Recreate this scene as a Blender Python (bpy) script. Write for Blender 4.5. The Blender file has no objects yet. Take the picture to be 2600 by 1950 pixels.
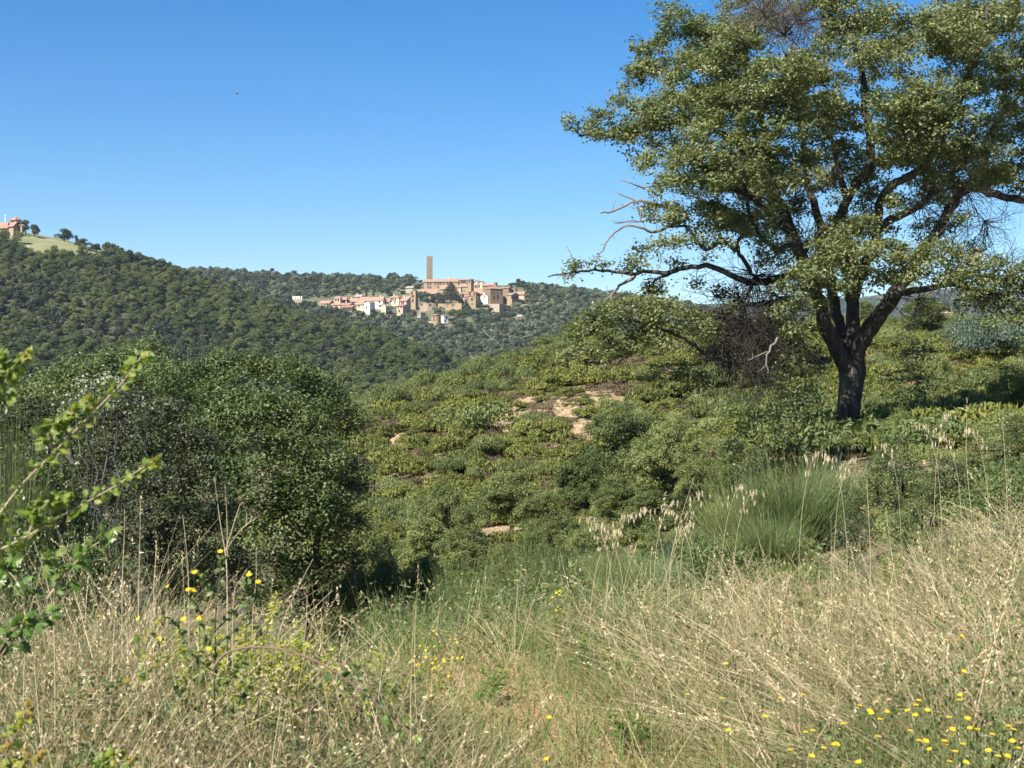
import bpy, math
import numpy as np
from mathutils import Vector

# ------------------------------------------------------------------ camera, sky, sun
C = bpy.context.scene.collection
scene = bpy.context.scene
FPX, CX, CY = 3800.0, 1300.0, 975.0          # focal length and centre in photo pixels (2600 x 1950)
cam_d = bpy.data.cameras.new("camera")
cam = bpy.data.objects.new("camera", cam_d)
C.objects.link(cam)
cam.location = (0, 0, 0)
cam.rotation_euler = (math.radians(90), 0, 0)
cam_d.sensor_width = 36.0
cam_d.lens = 36.0 * FPX / 2600.0
cam_d.clip_start = 0.05
cam_d.clip_end = 20000
cam_d.dof.use_dof = True
cam_d.dof.focus_distance = 45.0
cam_d.dof.aperture_fstop = 13.0
scene.camera = cam

SUN = Vector((-0.62, -0.66, 0.80)).normalized()   # towards the sun: left, behind the camera, high
world = bpy.data.worlds.new("World")
scene.world = world
world.use_nodes = True
wn = world.node_tree
bg = wn.nodes["Background"]
sky = wn.nodes.new("ShaderNodeTexSky")
sky.sky_type = 'NISHITA'
sky.sun_disc = False
sky.sun_elevation = math.asin(SUN.z)
sky.sun_rotation = math.atan2(SUN.x, SUN.y)
sky.altitude = 1000
sky.air_density = 1.0
sky.dust_density = 0.0
sky.ozone_density = 3.0
hs = wn.nodes.new("ShaderNodeHueSaturation")
hs.inputs["Hue"].default_value = 0.504
hs.inputs["Saturation"].default_value = 1.42
wn.links.new(sky.outputs[0], hs.inputs["Color"])
wn.links.new(hs.outputs[0], bg.inputs[0])
bg.inputs[1].default_value = 0.057
sun_d = bpy.data.lights.new("sun", 'SUN')
sun_d.energy = 5.0
sun_d.angle = math.radians(0.53)
sun_d.color = (1.0, 0.93, 0.82)
sun_o = bpy.data.objects.new("sun", sun_d)
C.objects.link(sun_o)
sun_o.rotation_euler = (-SUN).to_track_quat('-Z', 'Y').to_euler()
sun_o.location = (-60, -50, 80)
vs = scene.view_settings
vs.view_transform = 'Standard'
vs.look = 'None'
vs.exposure = 1.4
vs.gamma = 1.0
cy = scene.cycles
cy.max_bounces = 6
cy.diffuse_bounces = 3
cy.transmission_bounces = 4
cy.transparent_max_bounces = 4
cy.volume_bounces = 0
cy.use_adaptive_sampling = True
cy.adaptive_threshold = 0.02

RNG = np.random.default_rng(20240917)

# ------------------------------------------------------------------ helpers
def P(px, py, Y):
    return np.array([(px - CX) / FPX * Y, Y, (CY - py) / FPX * Y])

def hash2(ix, iy, seed):
    h = (ix.astype(np.int64) * 374761393 + iy.astype(np.int64) * 668265263 + seed * 974711) & 0x7fffffff
    h = ((h ^ (h >> 13)) * 1274126177) & 0x7fffffff
    return ((h ^ (h >> 16)) & 0xffff) / 65535.0

def vnoise(x, y, seed=0):
    x = np.asarray(x, float); y = np.asarray(y, float)
    ix = np.floor(x); iy = np.floor(y)
    fx = x - ix; fy = y - iy
    fx = fx * fx * (3 - 2 * fx); fy = fy * fy * (3 - 2 * fy)
    a = hash2(ix, iy, seed); b = hash2(ix + 1, iy, seed)
    c = hash2(ix, iy + 1, seed); d = hash2(ix + 1, iy + 1, seed)
    return (a * (1 - fx) + b * fx) * (1 - fy) + (c * (1 - fx) + d * fx) * fy

def fbm(x, y, seed=0, octv=4):
    t = 0.0; a = 0.5; s = 0.0
    for k in range(octv):
        t = t + a * vnoise(np.asarray(x) * 2 ** k, np.asarray(y) * 2 ** k, seed + 17 * k); s += a; a *= 0.5
    return t / s          # 0..1

def unit(v):
    return v / np.maximum(np.linalg.norm(v, axis=-1, keepdims=True), 1e-9)

class MB:
    """collects vertex / face arrays and links them as ONE mesh object"""
    def __init__(self):
        self.v = []; self.q = []; self.t = []; self.tint = []; self.n = 0; self.qm = []; self.tm = []
    def add(self, V, Q=None, T=None, tint=0.5, m=0):
        V = np.asarray(V, float).reshape(-1, 3)
        self.v.append(V)
        tt = np.asarray(tint, float)
        self.tint.append(np.broadcast_to(tt, (len(V),)) if tt.ndim == 0 else tt)
        if Q is not None and len(Q):
            Q = np.asarray(Q, int).reshape(-1, 4); self.q.append(Q + self.n); self.qm.append(np.full(len(Q), m))
        if T is not None and len(T):
            T = np.asarray(T, int).reshape(-1, 3); self.t.append(T + self.n); self.tm.append(np.full(len(T), m))
        self.n += len(V)
    def box(self, c, s, yaw=0.0, m=0, tint=0.5):
        c = np.asarray(c, float); h = np.asarray(s, float) / 2
        p = np.array([[-1, -1, -1], [1, -1, -1], [1, 1, -1], [-1, 1, -1], [-1, -1, 1], [1, -1, 1], [1, 1, 1], [-1, 1, 1]]) * h
        ca, sa = math.cos(yaw), math.sin(yaw)
        p = np.stack([p[:, 0] * ca - p[:, 1] * sa, p[:, 0] * sa + p[:, 1] * ca, p[:, 2]], 1) + c
        self.add(p, [[0, 3, 2, 1], [4, 5, 6, 7], [0, 1, 5, 4], [1, 2, 6, 5], [2, 3, 7, 6], [3, 0, 4, 7]], m=m, tint=tint)
    def tube(self, pts, rad, sides=6, tint=0.5, rough=0.0, cap=True, m=0):
        pts = np.asarray(pts, float); n = len(pts)
        rad = np.broadcast_to(np.asarray(rad, float), (n,))
        tg = np.gradient(pts, axis=0); tg = unit(tg)
        ref = np.array([0.31, 0.77, 0.55]) if abs(tg[:, 2]).mean() > 0.75 else np.array([0.05, 0.1, 1.0])
        a = unit(np.cross(tg, ref)); b = np.cross(tg, a)
        th = np.arange(sides) * 2 * math.pi / sides
        rr = rad[:, None] * np.ones(sides)
        if rough:
            rr = rr * (1 + rough * (RNG.random(sides)[None, :] - 0.5) * 1.2 + rough * (RNG.random((n, sides)) - 0.5))
        V = pts[:, None, :] + rr[..., None] * (np.cos(th)[None, :, None] * a[:, None, :] + np.sin(th)[None, :, None] * b[:, None, :])
        i = np.arange(n - 1)[:, None] * sides; j = np.arange(sides)[None, :]; k = (j + 1) % sides
        Q = np.stack([i + j, i + k, i + sides + k, i + sides + j], -1).reshape(-1, 4)
        T = None
        V = V.reshape(-1, 3)
        if cap:
            V = np.vstack([V, pts[-1:] + tg[-1:] * rad[-1]])
            T = [[(n - 1) * sides + q, (n - 1) * sides + (q + 1) % sides, n * sides] for q in range(sides)]
        self.add(V, Q, T, tint, m)
    def build(self, name, mats, parent=None, smooth=False, loc=None):
        V = np.concatenate(self.v) if self.v else np.zeros((0, 3))
        if loc is not None: V = V - np.asarray(loc)
        me = bpy.data.meshes.new(name)
        Q = np.concatenate(self.q) if self.q else np.zeros((0, 4), int)
        T = np.concatenate(self.t) if self.t else np.zeros((0, 3), int)
        me.vertices.add(len(V)); me.vertices.foreach_set("co", V.astype(np.float32).ravel())
        nl = 4 * len(Q) + 3 * len(T)
        me.loops.add(nl)
        me.loops.foreach_set("vertex_index", np.concatenate([Q.ravel(), T.ravel()]).astype(np.int32))
        me.polygons.add(len(Q) + len(T))
        ls = np.concatenate([np.arange(len(Q)) * 4, 4 * len(Q) + np.arange(len(T)) * 3])
        me.polygons.foreach_set("loop_start", ls.astype(np.int32))
        mi = np.concatenate((self.qm + self.tm) or [np.zeros(0)]).astype(np.int32)
        me.polygons.foreach_set("material_index", mi)
        me.polygons.foreach_set("use_smooth", np.full(len(mi), bool(smooth)))
        at = me.attributes.new("tint", 'FLOAT', 'POINT')
        at.data.foreach_set("value", np.concatenate(self.tint).astype(np.float32) if self.v else [])
        for mt in (mats if isinstance(mats, (list, tuple)) else [mats]): me.materials.append(mt)
        me.update(calc_edges=True)
        o = bpy.data.objects.new(name, me)
        C.objects.link(o)
        if parent is not None: o.parent = parent
        if loc is not None and parent is None: o.location = loc
        return o

def tag(o, label=None, cat=None, group=None, kind=None):
    if label: o["label"] = label
    if cat: o["category"] = cat
    if group: o["group"] = group
    if kind: o["kind"] = kind
    return o

def thing(name, loc, label, cat, group=None, yaw=0.0):
    o = bpy.data.objects.new(name, None)
    o.empty_display_size = 0.3
    C.objects.link(o); o.location = [float(q) for q in loc]; o.rotation_euler = (0, 0, yaw)
    return tag(o, label, cat, group)

def copy_tree(o, parent=None):
    c = o.copy(); C.objects.link(c)
    if parent is not None: c.parent = parent
    for ch in list(o.children): copy_tree(ch, c)
    return c

# ------------------------------------------------------------------ materials
def nodes(name):
    m = bpy.data.materials.new(name); m.use_nodes = True
    nt = m.node_tree
    return m, nt, nt.nodes["Principled BSDF"], nt.nodes["Material Output"]

def ramp(nt, fac, stops):
    r = nt.nodes.new("ShaderNodeValToRGB")
    e = r.color_ramp.elements
    while len(e) < len(stops): e.new(0.5)
    for k, (p, c) in enumerate(stops):
        e[k].position = p; e[k].color = (*c, 1)
    nt.links.new(fac, r.inputs[0]); return r.outputs[0]

def noise(nt, scale, detail=4, vec=None, rough=0.55):
    n = nt.nodes.new("ShaderNodeTexNoise"); n.inputs["Scale"].default_value = scale
    n.inputs["Detail"].default_value = detail; n.inputs["Roughness"].default_value = rough
    if vec is not None: nt.links.new(vec, n.inputs["Vector"])
    return n.outputs["Fac"]

def geo_pos(nt):
    g = nt.nodes.new("ShaderNodeNewGeometry"); return g.outputs["Position"]

def obj_pos(nt):
    g = nt.nodes.new("ShaderNodeTexCoord"); return g.outputs["Object"]

def attr(nt, name):
    a = nt.nodes.new("ShaderNodeAttribute"); a.attribute_name = name; return a.outputs["Fac"]

def mth(nt, op, a, b=None, clamp=False):
    n = nt.nodes.new("ShaderNodeMath"); n.operation = op; n.use_clamp = clamp
    for k, x in enumerate((a, b)):
        if x is None: continue
        if isinstance(x, (int, float)): n.inputs[k].default_value = x
        else: nt.links.new(x, n.inputs[k])
    return n.outputs[0]

def mixc(nt, fac, a, b, mode='MIX'):
    n = nt.nodes.new("ShaderNodeMix"); n.data_type = 'RGBA'; n.blend_type = mode
    for k, x in ((0, fac), (6, a), (7, b)):
        if isinstance(x, (int, float)): n.inputs[k].default_value = x
        elif isinstance(x, tuple): n.inputs[k].default_value = (*x, 1)
        else: nt.links.new(x, n.inputs[k])
    return n.outputs[2]

def bump(nt, bs, h, strength=0.5, dist=0.02):
    b = nt.nodes.new("ShaderNodeBump"); b.inputs["Strength"].default_value = strength; b.inputs["Distance"].default_value = dist
    nt.links.new(h, b.inputs["Height"]); nt.links.new(b.outputs[0], bs.inputs["Normal"])

def leaf_mat(name, stops, trans=0.3, rough=0.5, vary=0.35, spec=0.35, objvar=0.5, patch=None):
    """tint attribute -> colour ramp, a value shift per object, part of the light let through"""
    m, nt, bs, out = nodes(name)
    f = attr(nt, "tint")
    oi = nt.nodes.new("ShaderNodeObjectInfo")
    rnd = mth(nt, 'MULTIPLY', mth(nt, 'SUBTRACT', oi.outputs["Random"], 0.5), objvar)
    f2 = mth(nt, 'ADD', f, rnd)
    if patch:
        nz = mth(nt, 'MULTIPLY', mth(nt, 'SUBTRACT', noise(nt, patch[0], 2, geo_pos(nt)), 0.5), patch[1])
        f2 = mth(nt, 'ADD', f2, nz)
    col = ramp(nt, f2, stops)
    hv = nt.nodes.new("ShaderNodeHueSaturation"); nt.links.new(col, hv.inputs["Color"])
    nt.links.new(mth(nt, 'ADD', mth(nt, 'MULTIPLY', oi.outputs["Random"], vary), 1 - vary / 2), hv.inputs["Value"])
    col = hv.outputs[0]
    nt.links.new(col, bs.inputs["Base Color"]); bs.inputs["Roughness"].default_value = rough
    bs.inputs["Specular IOR Level"].default_value = spec
    tr = nt.nodes.new("ShaderNodeBsdfTranslucent")
    tc = mixc(nt, 1.0, col, (1.15, 1.2, 0.55), 'MULTIPLY'); nt.links.new(tc, tr.inputs["Color"])
    mx = nt.nodes.new("ShaderNodeMixShader"); mx.inputs[0].default_value = trans
    nt.links.new(bs.outputs[0], mx.inputs[1]); nt.links.new(tr.outputs[0], mx.inputs[2])
    nt.links.new(mx.outputs[0], out.inputs["Surface"])
    return m

def plain_mat(name, stops, scale=3.0, rough=0.85, bmp=0.4, bdist=0.02, use_tint=False, spec=0.25, detail=5, stretch=None):
    m, nt, bs, out = nodes(name)
    vec = obj_pos(nt)
    if stretch:
        mp = nt.nodes.new("ShaderNodeMapping"); mp.inputs["Scale"].default_value = stretch
        nt.links.new(vec, mp.inputs[0]); vec = mp.outputs[0]
    nf = noise(nt, scale, detail, vec, 0.65)
    f = nf
    if use_tint:
        f = mth(nt, 'ADD', mth(nt, 'MULTIPLY', nf, 0.5), mth(nt, 'MULTIPLY', attr(nt, "tint"), 0.5))
    nt.links.new(ramp(nt, f, stops), bs.inputs["Base Color"])
    bs.inputs["Roughness"].default_value = rough; bs.inputs["Specular IOR Level"].default_value = spec
    if bmp: bump(nt, bs, nf, bmp, bdist)
    return m

M = {}
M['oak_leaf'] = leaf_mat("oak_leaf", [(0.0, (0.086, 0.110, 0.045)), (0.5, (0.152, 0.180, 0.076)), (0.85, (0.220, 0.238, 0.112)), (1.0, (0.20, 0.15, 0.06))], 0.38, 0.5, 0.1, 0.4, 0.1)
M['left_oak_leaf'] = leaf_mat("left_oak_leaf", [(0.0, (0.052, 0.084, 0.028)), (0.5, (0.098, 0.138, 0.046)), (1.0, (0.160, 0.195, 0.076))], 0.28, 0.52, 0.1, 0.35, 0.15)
M['evergreen_leaf'] = leaf_mat("evergreen_leaf", [(0.0, (0.024, 0.034, 0.015)), (0.6, (0.052, 0.066, 0.030)), (1.0, (0.10, 0.11, 0.06))], 0.12, 0.5, 0.1, 0.3, 0.1)
M['scrub_leaf'] = leaf_mat("scrub_leaf", [(0.0, (0.075, 0.108, 0.034)), (0.5, (0.128, 0.165, 0.054)), (1.0, (0.20, 0.22, 0.080))], 0.3, 0.5, 0.2, 0.3, 0.7)
M['wood_leaf'] = leaf_mat("wood_leaf", [(0.0, (0.032, 0.054, 0.026)), (0.35, (0.064, 0.094, 0.035)), (0.65, (0.098, 0.126, 0.042)), (1.0, (0.150, 0.146, 0.060))], 0.2, 0.6, 0.25, 0.2, 0.6, (0.03, 0.9))
M['town_leaf'] = leaf_mat("town_leaf", [(0.0, (0.045, 0.065, 0.038)), (0.5, (0.092, 0.120, 0.070)), (1.0, (0.165, 0.185, 0.115))], 0.2, 0.6, 0.3, 0.2, 0.7, (0.03, 0.8))
M['dark_leaf'] = leaf_mat("dark_leaf", [(0.0, (0.020, 0.032, 0.019)), (1.0, (0.055, 0.072, 0.038))], 0.1, 0.5, 0.2, 0.3, 0.3)
M['pine_leaf'] = leaf_mat("pine_leaf", [(0.0, (0.030, 0.055, 0.018)), (1.0, (0.085, 0.130, 0.035))], 0.2, 0.55, 0.2, 0.3, 0.3)
M['bright_leaf'] = leaf_mat("bright_leaf", [(0.0, (0.05, 0.10, 0.02)), (0.5, (0.10, 0.17, 0.03)), (1.0, (0.20, 0.24, 0.05))], 0.4, 0.4, 0.15, 0.45, 0.2)
M['lime_leaf'] = leaf_mat("lime_leaf", [(0.0, (0.075, 0.13, 0.02)), (0.6, (0.16, 0.225, 0.035)), (0.9, (0.26, 0.30, 0.05)), (1.0, (0.28, 0.20, 0.05))], 0.5, 0.5, 0.1, 0.45, 0.1)
M['silver_leaf'] = leaf_mat("silver_leaf", [(0.0, (0.13, 0.16, 0.10)), (1.0, (0.30, 0.33, 0.24))], 0.25, 0.6, 0.1, 0.3, 0.1)
M['broom_stem'] = leaf_mat("broom_stem", [(0.0, (0.070, 0.098, 0.030)), (0.5, (0.122, 0.155, 0.050)), (1.0, (0.195, 0.215, 0.080))], 0.2, 0.5, 0.2, 0.4, 0.4)
M['near_broom'] = leaf_mat("near_broom", [(0.0, (0.040, 0.068, 0.022)), (0.5, (0.085, 0.125, 0.040)), (1.0, (0.155, 0.185, 0.068))], 0.2, 0.5, 0.2, 0.35, 0.3)
M['blue_broom_stem'] = leaf_mat("blue_broom_stem", [(0.0, (0.05, 0.08, 0.05)), (1.0, (0.105, 0.145, 0.10))], 0.2, 0.5, 0.1, 0.4, 0.2)
M['heath_leaf'] = leaf_mat("heath_leaf", [(0.0, (0.078, 0.092, 0.024)), (0.5, (0.138, 0.158, 0.035)), (0.9, (0.205, 0.198, 0.054)), (1.0, (0.16, 0.115, 0.055))], 0.25, 0.55, 0.2, 0.3, 0.35, (0.25, 0.5))
M['heath_brown'] = leaf_mat("heath_brown", [(0.0, (0.075, 0.058, 0.036)), (1.0, (0.18, 0.14, 0.08))], 0.15, 0.7, 0.25, 0.2, 0.5)
M['dry_grass'] = leaf_mat("dry_grass", [(0.0, (0.10, 0.135, 0.045)), (0.22, (0.17, 0.18, 0.075)), (0.35, (0.22, 0.17, 0.09)), (0.7, (0.38, 0.30, 0.175)), (1.0, (0.56, 0.47, 0.31))], 0.25, 0.55, 0.0, 0.35, 0.0)
M['green_grass'] = leaf_mat("green_grass", [(0.0, (0.085, 0.13, 0.035)), (0.5, (0.15, 0.205, 0.062)), (1.0, (0.28, 0.30, 0.12))], 0.35, 0.5, 0.0, 0.35, 0.0)
M['herb_leaf'] = leaf_mat("herb_leaf", [(0.0, (0.055, 0.085, 0.025)), (0.5, (0.11, 0.15, 0.05)), (0.85, (0.19, 0.21, 0.09)), (1.0, (0.26, 0.20, 0.10))], 0.3, 0.5, 0.0, 0.35, 0.0)
M['weed_leaf'] = leaf_mat("weed_leaf", [(0.0, (0.10, 0.15, 0.02)), (0.6, (0.19, 0.25, 0.03)), (1.0, (0.38, 0.36, 0.05))], 0.4, 0.5, 0.1, 0.35, 0.2)
M['oat'] = leaf_mat("oat", [(0.0, (0.34, 0.29, 0.17)), (1.0, (0.66, 0.59, 0.42))], 0.35, 0.5, 0.1, 0.3, 0.1)
M['petal'] = leaf_mat("petal", [(0.0, (0.50, 0.34, 0.015)), (1.0, (0.66, 0.50, 0.04))], 0.3, 0.5, 0.1, 0.2, 0.2)
M['dead_brown'] = plain_mat("dead_brown", [(0.3, (0.055, 0.038, 0.026)), (0.8, (0.16, 0.115, 0.08))], 20)
M['stalk'] = plain_mat("stalk", [(0.3, (0.26, 0.21, 0.13)), (0.8, (0.50, 0.43, 0.30))], 8)
M['green_stem'] = plain_mat("green_stem", [(0.3, (0.075, 0.10, 0.035)), (0.8, (0.15, 0.17, 0.07))], 8)
M['dark_stem'] = plain_mat("dark_stem", [(0.3, (0.035, 0.045, 0.022)), (0.8, (0.085, 0.09, 0.045))], 8)
M['bramble_stem'] = plain_mat("bramble_stem", [(0.3, (0.12, 0.075, 0.06)), (0.8, (0.27, 0.19, 0.14))], 10)
M['pale_stem'] = plain_mat("pale_stem", [(0.3, (0.24, 0.19, 0.12)), (0.8, (0.42, 0.36, 0.24))], 10)
M['bark'] = plain_mat("bark", [(0.25, (0.014, 0.012, 0.011)), (0.48, (0.050, 0.045, 0.040)), (0.66, (0.115, 0.108, 0.098)), (0.85, (0.24, 0.24, 0.215))], 7.0, 0.9, 0.9, 0.05, stretch=(1.6, 1.6, 0.35), detail=8)
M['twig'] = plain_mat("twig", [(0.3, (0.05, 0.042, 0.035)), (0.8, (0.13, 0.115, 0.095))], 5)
M['dead_wood'] = plain_mat("dead_wood", [(0.3, (0.10, 0.085, 0.070)), (0.8, (0.25, 0.22, 0.185))], 12)
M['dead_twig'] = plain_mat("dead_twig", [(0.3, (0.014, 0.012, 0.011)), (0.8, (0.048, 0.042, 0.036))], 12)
M['sapling_leaf'] = leaf_mat("sapling_leaf", [(0.0, (0.080, 0.112, 0.042)), (0.5, (0.130, 0.170, 0.068)), (1.0, (0.20, 0.23, 0.10))], 0.34, 0.5, 0.1, 0.3, 0.1)

# ------------------------------------------------------------------ terrain: one height field, cut into the named pieces of ground
def q(Y, py): return (Y, (CY - py) / FPX * Y)
FAR = lambda top: [q(2000, 1000), q(3000, top), q(4500, top + 25), q(9000, top + 60)]
COLS = {
 -1400: [(1, -1.6), (5, -1.6), (9, -2.2), (14, -3.2), (26, -6), (60, -9), (120, -14), (220, -26), (340, -28), q(420, 1060), q(520, 830), q(650, 590), q(760, 600), (1000, 60)] + FAR(840),
 0:    [(1, -1.6), (6, -1.55), (8.5, -1.7), (11, -2.6), (14, -3.6), (20, -5.2), (27, -6.4), (45, -9), (85, -9), (120, -14), (220, -27), (340, -28), q(420, 1080), q(520, 830), q(600, 660), q(655, 583), q(690, 574), q(760, 580), q(900, 650), (1050, 70)] + FAR(840),
 200:  [(1, -1.6), (6, -1.55), (8.5, -1.7), (11, -2.6), (14, -3.6), (20, -5.2), (27, -6.2), (45, -8.6), (85, -7), (120, -12), (220, -27), (340, -28), q(420, 1080), q(520, 850), q(600, 690), q(660, 616), q(700, 611), q(800, 640), (950, 62), (1050, 76)] + FAR(840),
 450:  [(1, -1.6), (6, -1.55), (8.5, -1.7), (11, -2.7), (14, -3.7), (20, -5.2), (27, -6.2), (45, -8.6), (85, -6), (120, -11), (220, -27), (340, -28), q(420, 1080), q(520, 880), q(600, 750), q(655, 694), q(700, 697), (820, 50), q(1000, 740), q(1150, 692), q(1250, 690), q(1400, 720)] + FAR(840),
 700:  [(1, -1.6), (6, -1.55), (8.5, -1.75), (11, -2.8), (14, -3.9), (20, -5.3), (27, -6.2), (45, -7.5), (70, -5), (85, -4), (120, -10), (220, -27), (340, -28), q(420, 1080), q(520, 900), q(590, 810), q(630, 786), q(690, 800), (820, 32), q(940, 805), q(1000, 775), q(1070, 740), q(1150, 712), q(1220, 702), q(1400, 730)] + FAR(840),
 900:  [(1, -1.6), (6.5, -1.6), (9, -1.75), (11, -2.1), (14, -3.0), (20, -4.4), (28, -5.1), (42, -5.3), (54, -4.9), (60, -4.1), (66, -3.0), (72, -1.9), (77, -1.5), (90, -2.0), (100, -2.7), (140, -8), (220, -26), (340, -28), q(420, 1060), q(500, 920), q(560, 856), q(600, 842), q(660, 860), (800, 18), q(900, 838), q(950, 812), q(1000, 792), q(1045, 764), q(1090, 738), q(1150, 716), q(1220, 708), q(1400, 740)] + FAR(840),
 1100: [(1, -1.6), (6.5, -1.6), (9, -1.72), (11, -1.95), (14, -2.6), (20, -4.0), (28, -4.6), (42, -4.8), (54, -4.4), (60, -3.4), (66, -2.2), (72, -1.0), (77, -0.4), (90, -0.8), (105, -1.3), (150, -8), (220, -26), (340, -28), q(420, 1040), q(490, 955), q(540, 912), q(580, 900), q(640, 920), (760, 8), q(850, 880), q(920, 838), q(970, 810), q(1005, 790), q(1035, 768), q(1062, 748), q(1090, 728), q(1120, 716), q(1200, 716), q(1400, 750)] + FAR(840),
 1250: [(1, -1.6), (6.5, -1.6), (9, -1.7), (11, -1.9), (14, -2.4), (20, -3.9), (28, -4.5), (42, -4.6), (54, -4.2), (60, -2.9), (66, -1.4), (72, 0.1), (78, 0.75), (92, 0.6), (112, 0.0), (150, -7), (220, -26), (340, -28), q(420, 1040), q(480, 990), q(530, 962), q(560, 958), q(640, 970), q(760, 935), q(860, 880), q(930, 835), q(975, 806), q(1010, 784), q(1040, 766), q(1065, 750), q(1090, 735), q(1120, 722), q(1200, 722), q(1400, 750)] + FAR(830),
 1500: [(1, -1.6), (6.5, -1.6), (10, -1.7), (14, -2.15), (20, -3.2), (28, -4.0), (42, -4.1), (54, -3.5), (60, -2.0), (66, -0.4), (72, 1.0), (79, 1.7), (100, 2.2), (125, 2.2), (160, -5), (240, -27), (380, -28), q(520, 1030), q(640, 985), q(760, 930), q(860, 880), q(950, 825), q(1020, 785), q(1080, 755), q(1120, 746), q(1200, 752), q(1400, 790)] + FAR(800),
 1800: [(1, -1.6), (6, -1.6), (10, -1.7), (14, -2.0), (18, -2.35), (24, -2.8), (30, -2.9), (40, -2.9), (54, -2.4), (60, -1.4), (66, 0.0), (72, 1.2), (80, 2.1), (100, 3.2), (118, 4.0), (135, 4.0), (180, -5), (260, -28), (420, -30), q(640, 990), q(860, 900), q(1020, 820), q(1120, 785), q(1250, 800)] + FAR(775),
 2150: [(1, -1.6), (6, -1.5), (10, -1.72), (14, -1.85), (20, -1.85), (26, -1.6), (30, -1.46), (40, -1.4), (54, -1.5), (60, -0.8), (66, 0.4), (72, 1.4), (80, 2.1), (100, 3.4), (118, 4.2), (140, 4.3), (200, -4), (400, -40), (900, -30), (1500, 10)] + FAR(757),
 2400: [(1, -1.6), (6, -1.42), (10, -1.52), (14, -1.48), (20, -1.4), (30, -1.15), (40, -1.1), (54, -1.1), (60, -0.4), (66, 0.7), (72, 1.6), (80, 2.3), (100, 3.5), (120, 4.5), (140, 4.5), (200, -3), (400, -40), (900, -30), (1500, 10)] + FAR(733),
 2650: [(1, -1.6), (6, -1.35), (10, -1.28), (14, -1.12), (20, -1.0), (30, -0.8), (60, 0.1), (80, 1.5), (100, 3.4), (120, 4.7), (140, 4.6), (200, -3), (400, -40), (900, -30), (1500, 10)] + FAR(735),
 4200: [(1, -1.6), (6, -1.2), (10, -0.8), (14, -0.6), (20, -0.4), (30, 0.0), (60, 1.5), (80, 3), (100, 5), (140, 5), (200, -3), (400, -40), (900, -30), (1500, 10)] + FAR(760),
}
S_GRID = np.linspace(0, math.log(9000), 720)
PX_GRID = np.arange(-1400, 4201, 25.0)
def gauss1(a, sig, axis):
    r = int(3 * sig) + 1
    k = np.exp(-0.5 * (np.arange(-r, r + 1) / sig) ** 2); k /= k.sum()
    pad = [(0, 0)] * a.ndim; pad[axis] = (r, r)
    b = np.pad(a, pad, mode='edge')
    return np.apply_along_axis(lambda x: np.convolve(x, k, 'valid'), axis, b)
def _table():
    keys = sorted(COLS)
    rows = []
    for k in keys:
        Y = np.array([c[0] for c in COLS[k]], float); z = np.array([c[1] for c in COLS[k]], float)
        rows.append(np.interp(S_GRID, np.log(Y), z))
    rows = gauss1(np.array(rows), 1.7, 1)
    T = np.array([np.interp(PX_GRID, keys, rows[:, j]) for j in range(len(S_GRID))])   # (S, PX)
    return gauss1(T, 1.9, 1)
TAB = _table()
def ground(X, Y):
    X = np.asarray(X, float); Y = np.asarray(Y, float)
    Yc = np.maximum(Y, 1.0)
    s = np.log(Yc) / S_GRID[-1] * (len(S_GRID) - 1)
    s = np.clip(s, 0, len(S_GRID) - 1.001)
    px = np.clip((CX + FPX * X / np.maximum(Yc, 3.0) + 1400) / 25.0, 0, len(PX_GRID) - 1.001)
    i = s.astype(int); j = px.astype(int); fs = s - i; fp = px - j
    z = (TAB[i, j] * (1 - fs) + TAB[i + 1, j] * fs) * (1 - fp) + (TAB[i, j + 1] * (1 - fs) + TAB[i + 1, j + 1] * fs) * fp
    z = z + 0.10 * (fbm(X / 1.3, Y / 1.3, 3, 3) - 0.5) * np.clip((70 - Y) / 40, 0, 1) * np.clip(Y / 4, 0.3, 1)
    z = z + 0.9 * (fbm(X / 9, Y / 9, 5, 4) - 0.5) * np.clip((Y - 45) / 25, 0, 1)
    z = z + 7.0 * (fbm(X / 70, Y / 70, 7, 3) - 0.5) * np.clip((Y - 250) / 150, 0, 1) * np.clip((640 - Y) / 150 , 0.25, 1)
    z = z + 60.0 * (fbm(X / 500, Y / 500, 9, 4) - 0.5) * np.clip((Y - 2000) / 800, 0, 1)
    return z
def gz(x, y): return float(ground(np.array([x]), np.array([y]))[0])
def hit(px, py, y0=3.0, y1=1900.0):
    """where the line of sight through a photo pixel first meets the ground, from distance y0 on"""
    Y = np.exp(np.linspace(math.log(y0), math.log(y1), 4000))
    X = (px - CX) / FPX * Y
    d = ground(X, Y) - (CY - py) / FPX * Y
    k = np.argmax(d >= 0)
    if d[k] < 0: k = len(Y) - 1
    return np.array([X[k], Y[k], float(ground(X[k:k + 1], Y[k:k + 1])[0])])

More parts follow.
